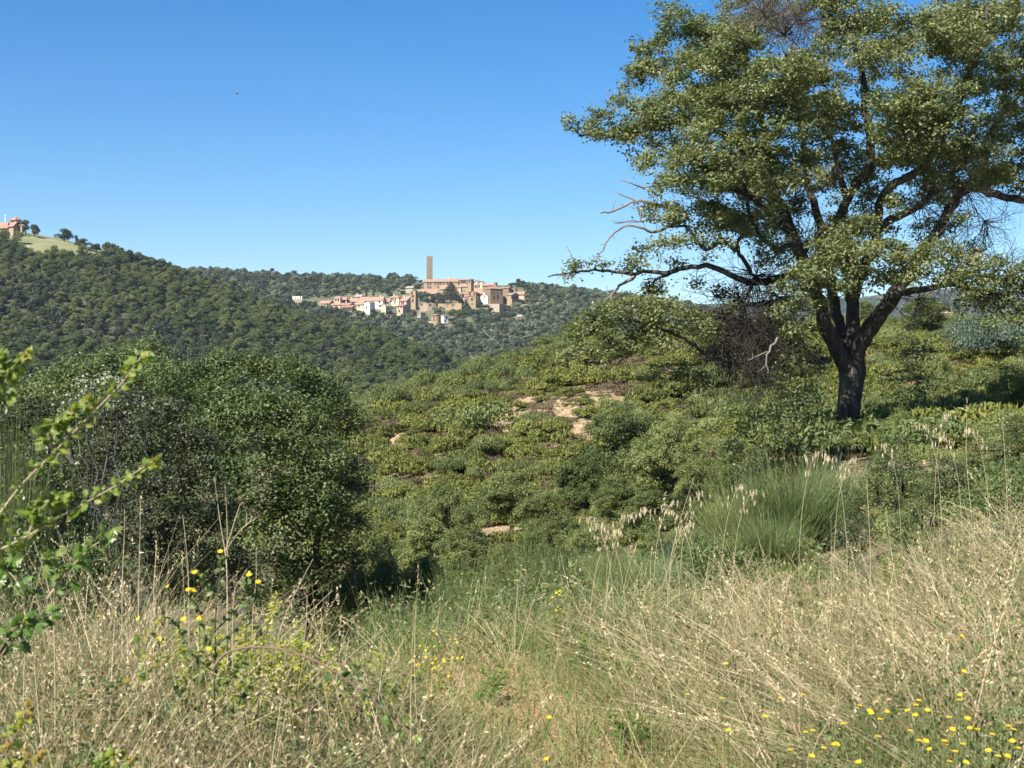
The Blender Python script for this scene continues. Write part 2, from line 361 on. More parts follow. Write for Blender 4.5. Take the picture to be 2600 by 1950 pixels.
# bare earth patches on the scrub hillside, (px, py, rx, ry, strength) in the photo, laid on the slope
SAND = [(1290, 1063, 62, 26, 1.0), (1400, 1060, 85, 45, 1.0), (1385, 1030, 70, 22, .9), (1500, 1010, 30, 55, 1.0), (1555, 1005, 18, 35, 1.0),
        (1475, 1050, 25, 55, .9), (1445, 1115, 70, 16, .8), (1060, 1150, 55, 38, 1.0), (1000, 1185, 40, 26, .8), (1020, 1110, 22, 12, .9), (1010, 1215, 60, 16, .7),
        (1590, 1140, 40, 30, .9), (1630, 1110, 40, 25, .8), (1440, 1180, 50, 28, .6), (1320, 1360, 110, 22, .8), (1065, 1395, 14, 22, .7), (1410, 1260, 20, 20, .7), (1475, 955, 16, 14, .6),
        (2205, 950, 36, 46, 1.5), (2450, 985, 30, 46, 1.5), (2240, 985, 60, 16, .8), (2442, 990, 24, 34, 1.0), (2440, 1038, 14, 12, .9), (2310, 990, 26, 16, .6), (1880, 1150, 20, 14, .3), (1480, 985, 14, 12, .4)]
def sand_mask(X, Y):
    X = np.asarray(X, float); Y = np.asarray(Y, float)
    Z = ground(X, Y)
    px = CX + FPX * X / np.maximum(Y, 1); py = CY - FPX * Z / np.maximum(Y, 1)
    m = np.zeros_like(X)
    for (a, b, rx, ry, w) in SAND:
        d = ((px - a) / rx) ** 2 + ((py - b) / ry) ** 2
        m = np.maximum(m, w * np.clip(1.45 - d * 0.58, 0, 1))
    n = fbm(X / 0.8, Y / 1.3, 31, 5)
    m = np.clip((m * .86 - 0.16 + (n - 0.5) * 3.0) * 2.0, 0, 1) * (m > 0.02)
    m = m * np.clip((fbm(X / 1.25, Y / 1.9, 37, 3) - .38) * 9, .12, 1)
    m = np.maximum(m, np.clip((fbm(X / 2.0, Y / 3.2, 33, 4) - .66) * 7, 0, .8))
    return m * ((Y > 38) & (Y < 130))
PATH_X = lambda Y: 0.35 - 0.24 * (Y - 6)
def path_mask(X, Y):
    return np.clip(1.25 - np.abs(X - PATH_X(Y)) / 0.74, 0, 1) * np.clip((10.2 - Y) / 1.5, 0, 1)
def meadow_mask(X, Y):
    px = CX + FPX * X / np.maximum(Y, 1); 
    edge = np.interp(px, [-200, 0, 45, 75, 130, 180, 250, 290], [642, 642, 638, 620, 619, 626, 645, 664])
    edge = edge + 14 * (fbm(X / 25, Y / 25, 21, 2) - 0.5)
    return ((Y > edge) & (Y < 900) & (px < 270) & (px > -1500)).astype(float)

def ground_mats():
    out = {}
    m, nt, bs, _ = nodes("near_soil")
    pos = geo_pos(nt)
    n1 = noise(nt, 2.2, 6, pos, 0.65); n2 = noise(nt, 26, 5, pos, 0.7); n3 = noise(nt, 90, 3, pos, 0.7)
    soil = ramp(nt, n2, [(0.25, (0.07, 0.055, 0.033)), (0.5, (0.155, 0.12, 0.07)), (0.8, (0.30, 0.225, 0.135))])
    straw = ramp(nt, n3, [(0.3, (0.10, 0.085, 0.045)), (0.7, (0.34, 0.27, 0.155))])
    base = mixc(nt, mth(nt, 'GREATER_THAN', n1, 0.52), soil, straw)
    ora = ramp(nt, n2, [(0.3, (0.36, 0.20, 0.085)), (0.75, (0.60, 0.38, 0.19))])
    nt.links.new(mixc(nt, mth(nt, 'MULTIPLY', attr(nt, "tint"), 0.75), base, ora), bs.inputs["Base Color"])
    bs.inputs["Roughness"].default_value = 0.95
    bump(nt, bs, n2, 0.9, 0.04); out['near'] = m
    m, nt, bs, _ = nodes("scrub_soil")
    pos = geo_pos(nt)
    mpg = nt.nodes.new("ShaderNodeMapping"); mpg.inputs["Scale"].default_value = (1.0, .38, .38); nt.links.new(pos, mpg.inputs[0])
    n1 = noise(nt, 2.6, 8, mpg.outputs[0], 0.75); n2 = noise(nt, 4, 7, mpg.outputs[0], 0.78)
    litter = ramp(nt, n2, [(0.30, (0.030, 0.028, 0.014)), (0.46, (0.085, 0.072, 0.034)), (0.56, (0.145, 0.115, 0.060)), (0.75, (0.27, 0.20, 0.11))])
    sand = ramp(nt, n2, [(0.32, (0.11, 0.075, 0.042)), (0.45, (0.31, 0.22, 0.12)), (0.55, (0.47, 0.355, 0.205)), (0.75, (0.60, 0.475, 0.30))])
    red = ramp(nt, n2, [(0.28, (0.25, 0.12, 0.06)), (0.7, (0.55, 0.30, 0.16))])
    spx = nt.nodes.new("ShaderNodeSeparateXYZ"); nt.links.new(pos, spx.inputs[0])
    sand = mixc(nt, mth(nt, 'MULTIPLY', mth(nt, 'GREATER_THAN', spx.outputs[0], 15.5), 0.8), sand, red)
    f = mth(nt, 'MULTIPLY', mth(nt, 'ADD', mth(nt, 'SUBTRACT', attr(nt, "tint"), 0.35), mth(nt, 'MULTIPLY', mth(nt, 'SUBTRACT', n1, 0.5), 3.2)), 6.0, True)
    nt.links.new(mixc(nt, f, litter, sand), bs.inputs["Base Color"])
    bs.inputs["Roughness"].default_value = 0.95
    bump(nt, bs, n2, 1.0, 0.25); out['scrub'] = m
    def far(name, stops, scale, grass=None):
        m, nt, bs, _ = nodes(name)
        pos = geo_pos(nt)
        col = ramp(nt, noise(nt, scale, 6, pos, 0.7), stops)
        if grass:
            g = ramp(nt, noise(nt, 0.035, 5, pos, 0.6), grass)
            col = mixc(nt, attr(nt, "tint"), col, g)
        nt.links.new(col, bs.inputs["Base Color"]); bs.inputs["Roughness"].default_value = 0.95
        return m
    out['wood'] = far("wood_floor", [(0.3, (0.028, 0.034, 0.016)), (0.6, (0.06, 0.062, 0.030)), (0.8, (0.13, 0.11, 0.065))], 0.12,
                      [(0.3, (0.105, 0.13, 0.045)), (0.5, (0.15, 0.165, 0.066)), (0.68, (0.27, 0.24, 0.13))])
    out['town'] = far("terrace_soil", [(0.3, (0.05, 0.06, 0.03)), (0.55, (0.10, 0.11, 0.055)), (0.8, (0.26, 0.22, 0.14))], 0.06)
    out['far'] = far("far_forest", [(0.3, (0.018, 0.028, 0.016)), (0.5, (0.038, 0.052, 0.026)), (0.7, (0.065, 0.078, 0.036))], 0.035)
    return out
GM = ground_mats()
def build_terrain():
    rows = [-30, -20, -12, -7, -4, -2, -0.5, 0.5, 1.5, 2.2]
    y = 2.6
    while y < 3700:
        rows.append(y); y *= 1.0115
    rows = np.array(rows + [3700.0])
    u = np.linspace(-1, 1, 431)
    t = np.sign(u) * (0.72 * np.abs(u) + 0.28 * np.abs(u) ** 3)
    W = np.maximum(14.0, 0.95 * np.maximum(rows, 0))
    X = t[None, :] * W[:, None]; Y = np.broadcast_to(rows[:, None], X.shape)
    Z = ground(X, Y)
    cuts = [('ground', -40, 40, 'near', 'ground'), ('scrub_hillside', 40, 200, 'scrub', None), ('wooded_hillside', 200, 760, 'wood', None),
            ('town_hillside', 760, 1800, 'town', None), ('far_hill', 1800, 9999, 'far', None)]
    nc = len(u)
    idx = [int(np.searchsorted(rows, c[1])) for c in cuts] + [len(rows) - 1]
    for k, c in enumerate(cuts):
        a, b = (0 if k == 0 else idx[k]), idx[k + 1]
        xs, ys, zs = X[a:b + 1], Y[a:b + 1], Z[a:b + 1]
        if c[3] == 'near': tn = path_mask(xs, ys)
        elif c[3] == 'scrub': tn = sand_mask(xs, ys)
        elif c[3] == 'wood': tn = meadow_mask(xs, ys)
        else: tn = np.full(xs.shape, 0.0)
        mb = MB(); n = xs.shape[0]
        i = np.arange(n - 1)[:, None] * nc; j = np.arange(nc - 1)[None, :]
        Q = np.stack([i + j, i + j + 1, i + nc + j + 1, i + nc + j], -1).reshape(-1, 4)
        mb.add(np.stack([xs, ys, zs], -1).reshape(-1, 3), Q, None, tn.ravel())
        tag(mb.build(c[0], GM[c[3]], smooth=True), kind='structure')
build_terrain()

# ------------------------------------------------------------------ foliage tools
def leaf_quads(mb, c, nrm, L, Wd, tint, up=0.0, along=None):
    n = len(c)
    nrm = unit(nrm)
    r = RNG.normal(size=(n, 3)) if along is None else along + 0.45 * RNG.normal(size=(n, 3))
    d = unit(r - (r * nrm).sum(1, keepdims=True) * nrm)
    s = np.cross(nrm, d)
    L = np.broadcast_to(L, (n,))[:, None] * (0.7 + 0.6 * RNG.random((n, 1)))
    Wd = np.broadcast_to(Wd, (n,))[:, None] * (0.75 + 0.5 * RNG.random((n, 1)))
    fold = nrm * Wd * 0.25 * (RNG.random((n, 1)) - 0.2)
    V = np.stack([c - d * L / 2, c + s * Wd / 2 + fold - d * L * .08, c + d * L / 2 - nrm * L * 0.08, c - s * Wd / 2 + fold - d * L * .08], 1).reshape(-1, 3)
    Q = np.arange(4 * n).reshape(n, 4)
    mb.add(V, Q, None, np.repeat(np.clip(np.broadcast_to(tint, (n,)), 0, 1), 4))

def blob_sprays(blobs, dens, shell=0.55, low=-0.5):
    """spray centres in a list of ellipsoids (cx,cy,cz,rx,ry,rz)"""
    out, own, dirs = [], [], []
    for k, (x, y, z, rx, ry, rz) in enumerate(blobs):
        n = max(3, int(dens * (rx * ry + ry * rz + rx * rz) * 1.4))
        v = unit(RNG.normal(size=(n * 2, 3))); v = v[v[:, 2] > low][:n]
        r = (shell + (1.05 - shell) * RNG.random(len(v)) ** 0.6)[:, None]
        out.append(np.array([x, y, z]) + v * r * np.array([rx, ry, rz])); own.append(np.full(len(v), k)); dirs.append(v)
    return np.concatenate(out), np.concatenate(own), np.concatenate(dirs)

def spray_leaves(mb, sp, dirs, per, rad, L, Wd, sun_up=0.5, outw=0.5, wild=0.9, flat=0.6, tint_base=None, gap=0.0, yellow=0.03):
    n = len(sp)
    cnt = np.maximum(3, (per * (0.5 + RNG.random(n)))).astype(int)
    if gap: cnt = (cnt * (RNG.random(n) > gap)).astype(int)
    ix = np.repeat(np.arange(n), cnt); N = len(ix)
    off = RNG.normal(size=(N, 3)) * rad * 0.55 * np.array([1, 1, flat])
    c = sp[ix] + off
    nr = dirs[ix] * outw + np.array([0, 0, 1.0]) * sun_up + RNG.normal(size=(N, 3)) * wild * 0.6
    tb = (0.5 + 0.18 * RNG.normal(size=n)) if tint_base is None else tint_base + 0.12 * RNG.normal(size=n)
    t = tb[ix] + 0.13 * RNG.normal(size=N)
    t = np.where(RNG.random(N) < yellow, 1.0, np.clip(t, 0, 0.9))
    leaf_quads(mb, c, nr, L, Wd, t)

class Skel:
    """branches: traced limbs first, then every spray is joined to the nearest wood"""
    def __init__(self): self.p = np.zeros((0, 3)); self.r = np.zeros(0)
    def push(self, pts, rad):
        self.p = np.vstack([self.p, pts]); self.r = np.concatenate([self.r, np.broadcast_to(rad, (len(pts),))])
    def limb(self, mb, pts, r0, r1, sides=9, wob=0.02, step=0.16, rough=0.16, power=1.0):
        pts = np.asarray(pts, float)
        seg = np.linalg.norm(np.diff(pts, axis=0), axis=1); s = np.concatenate([[0], np.cumsum(seg)])
        n = max(3, int(s[-1] / step) + 1); u = np.linspace(0, s[-1], n * 3)
        c = np.stack([np.interp(u, s, pts[:, k]) for k in range(3)], 1)
        sg = max(1.0, 0.5 * 3)
        e0, e1 = c[0].copy(), c[-1].copy()
        c = gauss1(c, sg * 1.3, 0); c[0] = e0; c[-1] = e1
        c = c[::3] if (len(c) - 1) % 3 == 0 else np.vstack([c[::3], c[-1:]])
        c[1:-1] += RNG.normal(size=(len(c) - 2, 3)) * wob
        t = np.linspace(0, 1, len(c)) ** power
        rad = r0 + (r1 - r0) * t
        mb.tube(c, rad, sides, RNG.random(), rough)
        self.push(c, rad)
        return c
    def join(self, mb, sprays, tip=0.004, thick=0.010, sag=0.12, jit=0.12, sides=4, maxlen=9):
        d0 = np.array([np.min(((self.p - s) ** 2).sum(1)) for s in sprays])
        buf = np.zeros((len(self.p) + 14 * len(sprays), 3)); rb = np.zeros(len(buf)); m = len(self.p)
        buf[:m] = self.p; rb[:m] = self.r
        for k in np.argsort(d0):
            s = sprays[k]
            dd = np.sqrt(((buf[:m] - s) ** 2).sum(1)) + 0.25 * np.maximum(0, buf[:m, 2] - s[2])
            a = int(np.argmin(dd)); d = float(np.linalg.norm(buf[a] - s))
            if d < 0.05 or d > maxlen: continue
            n = min(12, max(3, int(d / 0.22) + 2)); t = np.linspace(0, 1, n)[:, None]
            mid = (buf[a] + s) / 2 + RNG.normal(size=3) * d * jit + np.array([0, 0, sag * d])
            c = (1 - t) ** 2 * buf[a] + 2 * t * (1 - t) * mid + t ** 2 * s
            r0 = min(rb[a] * 0.75, tip + thick * d)
            rad = np.linspace(max(r0, tip), tip, n)
            mb.tube(c, rad, sides, RNG.random(), 0, cap=False)
            buf[m:m + n - 1] = c[1:]; rb[m:m + n - 1] = rad[1:]; m += n - 1
        self.p, self.r = buf[:m], rb[:m]

def twig_brush(mb, root, direction, n, length, spread, r=0.004, droop=0.0, fork=3):
    """a tangle of dead forking twigs from one point"""
    for k in range(n):
        d = unit(np.asarray(direction, float) + RNG.normal(size=3) * spread)
        l = length * (0.5 + 0.7 * RNG.random()); m = 6
        pts = [np.asarray(root, float)]
        for q_ in range(m):
            d = unit(d + RNG.normal(size=3) * 0.28 + np.array([0, 0, -droop])); pts.append(pts[-1] + d * l / m)
        pts = np.array(pts)
        mb.tube(pts, np.linspace(r * 1.5, r * 0.5, m + 1), 4, RNG.random(), cap=False)
        for f in range(fork):
            b = int(RNG.integers(1, m)); dd = unit(d + RNG.normal(size=3) * 0.8); p2 = [pts[b]]
            for q_ in range(4):
                dd = unit(dd + RNG.normal(size=3) * 0.3 + np.array([0, 0, -droop])); p2.append(p2[-1] + dd * l * 0.11)
            mb.tube(np.array(p2), np.linspace(r * 0.8, r * 0.4, 5), 3, RNG.random(), cap=False)

# ------------------------------------------------------------------ the big oak on the right
def PP(lst, Y): return np.array([P(a[0], a[1], Y + (a[2] if len(a) > 2 else 0.0)) for a in lst])

def px_blobs(lst, Y):
    """(px, py, rx, ry, dy) photo pixels at depth Y+dy -> ellipsoids in metres"""
    out = []
    for a in lst:
        d = Y + (a[4] if len(a) > 4 else 0.0)
        c = P(a[0], a[1], d); rx = a[2] / FPX * d; rz = a[3] / FPX * d
        out.append((*c, rx, (rx + rz) / 2, rz))
    return out

def big_oak():
    Y = 30.0
    base = hit(2157, 1164, 26); base = np.array([P(2157, 1164, Y)[0], Y, gz(P(2157, 0, Y)[0], Y)])
    t = thing("oak_tree", base, "large spreading oak with a thick dark forked trunk and bare dead twigs", "tree")
    L = base
    sk = Skel()
    mb = MB()
    tr = PP([(2157, 1185), (2156, 1150), (2152, 1090), (2156, 1030), (2162, 975), (2160, 930), (2160, 895)], Y)
    s = np.linspace(0, 1, len(tr))
    # trunk: flared foot, a swelling on the right below the fork
    u = np.linspace(0, len(tr) - 1, 34); c = np.stack([np.interp(u, np.arange(len(tr)), tr[:, k]) for k in range(3)], 1)
    c = gauss1(c, 1.5, 0)
    h = np.linspace(0, 1, 34)
    rad = np.interp(h, [0, .1, .25, .5, .75, .88, 1], [.37, .28, .235, .215, .225, .235, .215])
    sides = 26; th = np.arange(sides) * 2 * math.pi / sides
    V = []
    for i in range(34):
        ridge = 1 + 0.10 * np.sin(5 * th + 2.5 * h[i] + 0.6 * math.sin(7 * h[i])) + 0.12 * (fbm(np.cos(th) * 2.2 + 5, np.sin(th) * 2.2 + h[i] * 5, 77, 4) - 0.5) * 2
        ridge = ridge + 0.22 * np.exp(-((h[i] - .80) / .10) ** 2) * np.clip(np.cos(th - 0.1), 0, 1) ** 2
        r = rad[i] * ridge
        V.append(np.stack([c[i, 0] + r * np.cos(th), c[i, 1] + r * np.sin(th), np.full(sides, c[i, 2])], 1))
    V = np.array(V).reshape(-1, 3)
    i = np.arange(33)[:, None] * sides; j = np.arange(sides)[None, :]; k = (j + 1) % sides
    mb.add(V, np.stack([i + j, i + k, i + sides + k, i + sides + j], -1).reshape(-1, 4))
    mb.build("trunk", M['bark'], t, True, L)
    sk.push(c[-4:], 0.22)
    limbs = [
     # left co-trunk leaving the fork and climbing behind the lower leaves
     ([(2150, 930, -.1), (2118, 880, -.2), (2098, 830, -.2), (2070, 750, -.1), (2035, 650, .2), (2005, 580, .4), (1985, 530, .6), (1955, 470, .9), (1950, 400, 1.3), (1930, 300, 1.6), (1900, 190, 2.0), (1880, 60, 2.4)], .19, .05),
     ([(2005, 590, .4), (1975, 560, 0), (1938, 520, -.3), (1890, 490, -.8), (1846, 473, -1.2), (1790, 420, -1.6), (1740, 370, -2.0)], .10, .03),
     ([(1950, 420, 1.2), (1890, 370, .8), (1800, 320, .2), (1700, 312, -.4), (1620, 318, -.8), (1530, 335, -1.0), (1470, 345, -1.2)], .085, .02),
     # inner stems
     ([(2155, 915, 0), (2130, 820, .4), (2112, 735, .9), (2095, 650, 1.4), (2080, 560, 1.8), (2050, 470, 2.2), (2040, 360, 2.6), (2020, 240, 3.0), (2010, 110, 3.2)], .15, .04),
     ([(2165, 910, .1), (2166, 840, .1), (2166, 760, .2), (2160, 690, .4), (2120, 600, .2), (2130, 552, 0), (2152, 508, -.3), (2168, 473, -.5), (2195, 449, -.7), (2214, 416, -.8), (2210, 340, -.8), (2197, 290, -.6), (2190, 200, -.3), (2181, 108, 0), (2170, -40, .2)], .17, .04),
     ([(2152, 508, -.3), (2132, 450, -.1), (2122, 369, .2), (2089, 325, .5), (2062, 287, .8), (2030, 220, 1.0), (1990, 130, 1.2)], .085, .025),
     ([(2166, 760, .2), (2200, 660, -.4), (2228, 595, -.9), (2228, 549, -1.0), (2233, 503, -1.1), (2266, 468, -1.2), (2320, 443, -1.3), (2353, 416, -1.4), (2400, 340, -1.6), (2440, 250, -1.7), (2480, 140, -1.6), (2510, 20, -1.4)], .14, .04),
     ([(2225, 590, -.9), (2250, 563, -.7), (2290, 545, -.4), (2339, 522, -.1), (2380, 476, .2), (2420, 440, .5), (2480, 380, .9), (2540, 300, 1.3), (2600, 230, 1.6)], .10, .03),
     # the right fork
     ([(2172, 905, -.1), (2190, 862, -.3), (2219, 816, -.5), (2257, 770, -.6), (2279, 730, -.5), (2296, 710, -.3), (2330, 655, .1), (2355, 620, .4), (2382, 582, .7), (2407, 536, .9), (2434, 495, 1.1), (2463, 471, 1.2), (2515, 488, 1.0), (2570, 506, .7), (2640, 500, .5)], .20, .06),
     ([(2463, 471, 1.2), (2500, 400, 1.6), (2540, 300, 2.0), (2560, 180, 2.2), (2580, 60, 2.3)], .10, .03),
     ([(2276, 742, -.5), (2310, 738, -.9), (2345, 735, -1.3), (2410, 720, -1.8), (2480, 735, -2.0), (2560, 760, -2.1), (2640, 770, -2.2)], .09, .025),
     # the long low arm to the left
     ([(2045, 690, .1), (1990, 705, -.5), (1930, 720, -1.0), (1882, 711, -1.3), (1827, 683, -1.5), (1787, 674, -1.6), (1733, 680, -1.6), (1690, 695, -1.5), (1640, 688, -1.5), (1600, 697, -1.6), (1553, 688, -1.7), (1500, 684, -1.8), (1450, 692, -1.9), (1392, 703, -2.0)], .115, .012),
     ([(1720, 685, -1.6), (1690, 700, -1.4), (1667, 708, -1.3), (1640, 740, -1.0)], .05, .015),
     ([(2000, 760, .1), (1940, 770, -.6), (1880, 775, -1.2), (1800, 790, -1.6), (1740, 800, -1.8), (1660, 790, -2.0), (1600, 790, -2.2)], .085, .02),
     ([(2015, 610, .3), (1975, 640, -.6), (1930, 600, -1.2), (1905, 555, -1.5), (1900, 520, -1.7), (1890, 470, -1.8)], .07, .03),
     ([(1905, 690, -1.0), (1895, 666, -1.2), (1868, 637, -1.4), (1884, 590, -1.6), (1895, 550, -1.7)], .055, .03),
     ([(1868, 637, -1.4), (1841, 609, -1.6), (1800, 635, -1.8), (1775, 632, -1.9), (1765, 600, -1.9), (1740, 570, -1.9), (1690, 575, -1.9)], .05, .02),
     # hanging branch low on the left of the trunk
     ([(2105, 915, -.2), (2040, 918, -.8), (1975, 920, -1.3), (1920, 912, -1.7), (1872, 916, -2.0), (1800, 910, -2.4), (1753, 868, -2.7), (1682, 836, -3.0), (1620, 815, -3.2), (1540, 820, -3.4)], .085, .015),
    ]
    for pts, r0, r1 in limbs:
        mb = MB(); p3 = PP(pts, Y); r0 *= .86
        sk.limb(mb, p3, r0, r1, 12, 0.012, 0.14, 0.22, 0.8)
        mb.build("limb", M['bark'], t, True, L)
    # bare dead branches reaching into the sky on the left
    dead = [
     ([(1740, 540, -1.7), (1673, 522, -1.8), (1638, 511, -1.9), (1610, 511, -1.9), (1590, 522, -1.9), (1575, 530, -2.0), (1550, 537, -2.0), (1526, 541, -2.1)], .042, .016),
     ([(1612, 510, -1.9), (1594, 503, -1.9), (1582, 495, -1.9), (1567, 492, -1.9)], .02, .008),
     ([(1700, 556, -1.8), (1646, 560, -1.9), (1600, 563, -2.0), (1559, 567, -2.0)], .025, .008),
     ([(1627, 557, -1.9), (1628, 540, -1.9), (1626, 526, -1.9), (1616, 530, -1.9)], .018, .010),
     ([(1740, 560, -1.8), (1695, 573, -1.9), (1672, 588, -1.9), (1651, 592, -1.9), (1629, 579, -2.0), (1591, 573, -2.0), (1570, 582, -2.0), (1543, 606, -2.1), (1529, 630, -2.1), (1524, 644, -2.1), (1512, 662, -2.1)], .036, .012),
     ([(1690, 460, -1.6), (1640, 478, -1.8), (1610, 466, -1.9), (1576, 458, -1.9)], .025, .008),
     ([(1612, 701, -1.6), (1600, 712, -1.6), (1572, 726, -1.6), (1553, 746, -1.7), (1534, 767, -1.7)], .040, .012),
     ([(1565, 745, -1.6), (1545, 744, -1.6), (1526, 751, -1.6)], .016, .007),
     ([(1455, 690, -1.9), (1452, 655, -1.9), (1449, 632, -1.9), (1437, 626, -1.9)], .012, .006),
     ([(1452, 690, -1.9), (1446, 702, -1.9)], .012, .006),
     ([(1975, 857, -2.4), (1960, 880, -2.4), (1946, 900, -2.4), (1942, 925, -2.4), (1950, 948, -2.4)], .022, .015),
     ([(1948, 893, -2.4), (1925, 902, -2.4), (1900, 915, -2.4)], .014, .006),
     ([(2228, 742, -1.1), (2238, 756, -1.2), (2243, 782, -1.2)], .022, .014),
     ([(2243, 746, -1.1), (2249, 768, -1.2), (2270, 777, -1.2), (2295, 803, -1.2), (2326, 815, -1.2)], .017, .010),
     ([(2570, 506, .7), (2590, 512, .6), (2615, 508, .6)], .06, .05),
    ]
    for pts, r0, r1 in dead:
        mb = MB(); p3 = PP(pts, Y); sk2 = Skel()
        c = sk2.limb(mb, p3, r0, r1, 6, 0.012, 0.10, 0.2)
        for a in range(3, len(c) - 1, 3):
            dd = unit(RNG.normal(size=3) + np.array([-.4, 0, .5])); l = 0.08 + 0.22 * RNG.random()
            mb.tube(np.array([c[a], c[a] + dd * l * .5, c[a] + dd * l + RNG.normal(size=3) * .04]), [.008, .006, .004], 4, .5, cap=False)
        tag(mb.build("dead_branch", M['dead_wood'], t, True, L), "bare grey dead branch")
    # brushes of dead twigs hanging in the shade left of the trunk, in the crown's right and top
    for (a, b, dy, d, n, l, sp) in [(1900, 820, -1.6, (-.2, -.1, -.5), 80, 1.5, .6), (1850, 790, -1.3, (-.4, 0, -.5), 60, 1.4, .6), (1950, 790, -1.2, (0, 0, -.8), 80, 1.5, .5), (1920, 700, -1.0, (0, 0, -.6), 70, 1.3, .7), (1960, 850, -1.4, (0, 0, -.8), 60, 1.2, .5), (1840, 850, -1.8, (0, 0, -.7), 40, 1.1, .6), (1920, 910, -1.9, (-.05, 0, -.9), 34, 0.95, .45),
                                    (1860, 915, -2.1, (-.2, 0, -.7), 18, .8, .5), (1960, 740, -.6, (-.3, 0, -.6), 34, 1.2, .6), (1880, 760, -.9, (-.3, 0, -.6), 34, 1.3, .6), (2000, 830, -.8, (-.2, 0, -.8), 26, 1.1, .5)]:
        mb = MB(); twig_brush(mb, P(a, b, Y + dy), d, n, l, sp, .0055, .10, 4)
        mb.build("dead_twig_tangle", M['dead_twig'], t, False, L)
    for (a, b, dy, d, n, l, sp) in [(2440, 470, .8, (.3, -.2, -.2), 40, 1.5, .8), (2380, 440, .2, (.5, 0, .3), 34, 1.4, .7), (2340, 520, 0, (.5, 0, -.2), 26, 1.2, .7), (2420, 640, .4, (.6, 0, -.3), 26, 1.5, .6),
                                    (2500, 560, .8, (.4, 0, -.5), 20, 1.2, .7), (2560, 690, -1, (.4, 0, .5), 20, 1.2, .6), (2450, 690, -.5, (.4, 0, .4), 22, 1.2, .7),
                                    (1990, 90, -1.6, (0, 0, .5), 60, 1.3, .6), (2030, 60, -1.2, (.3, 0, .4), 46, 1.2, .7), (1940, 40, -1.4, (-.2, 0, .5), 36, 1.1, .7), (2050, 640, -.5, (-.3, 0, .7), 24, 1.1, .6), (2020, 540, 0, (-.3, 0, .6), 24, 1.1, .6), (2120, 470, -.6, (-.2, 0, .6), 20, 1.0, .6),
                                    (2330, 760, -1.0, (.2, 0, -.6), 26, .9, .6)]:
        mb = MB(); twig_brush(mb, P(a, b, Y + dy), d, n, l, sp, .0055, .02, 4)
        mb.build("dead_twig_tangle", M['twig'], t, False, L)
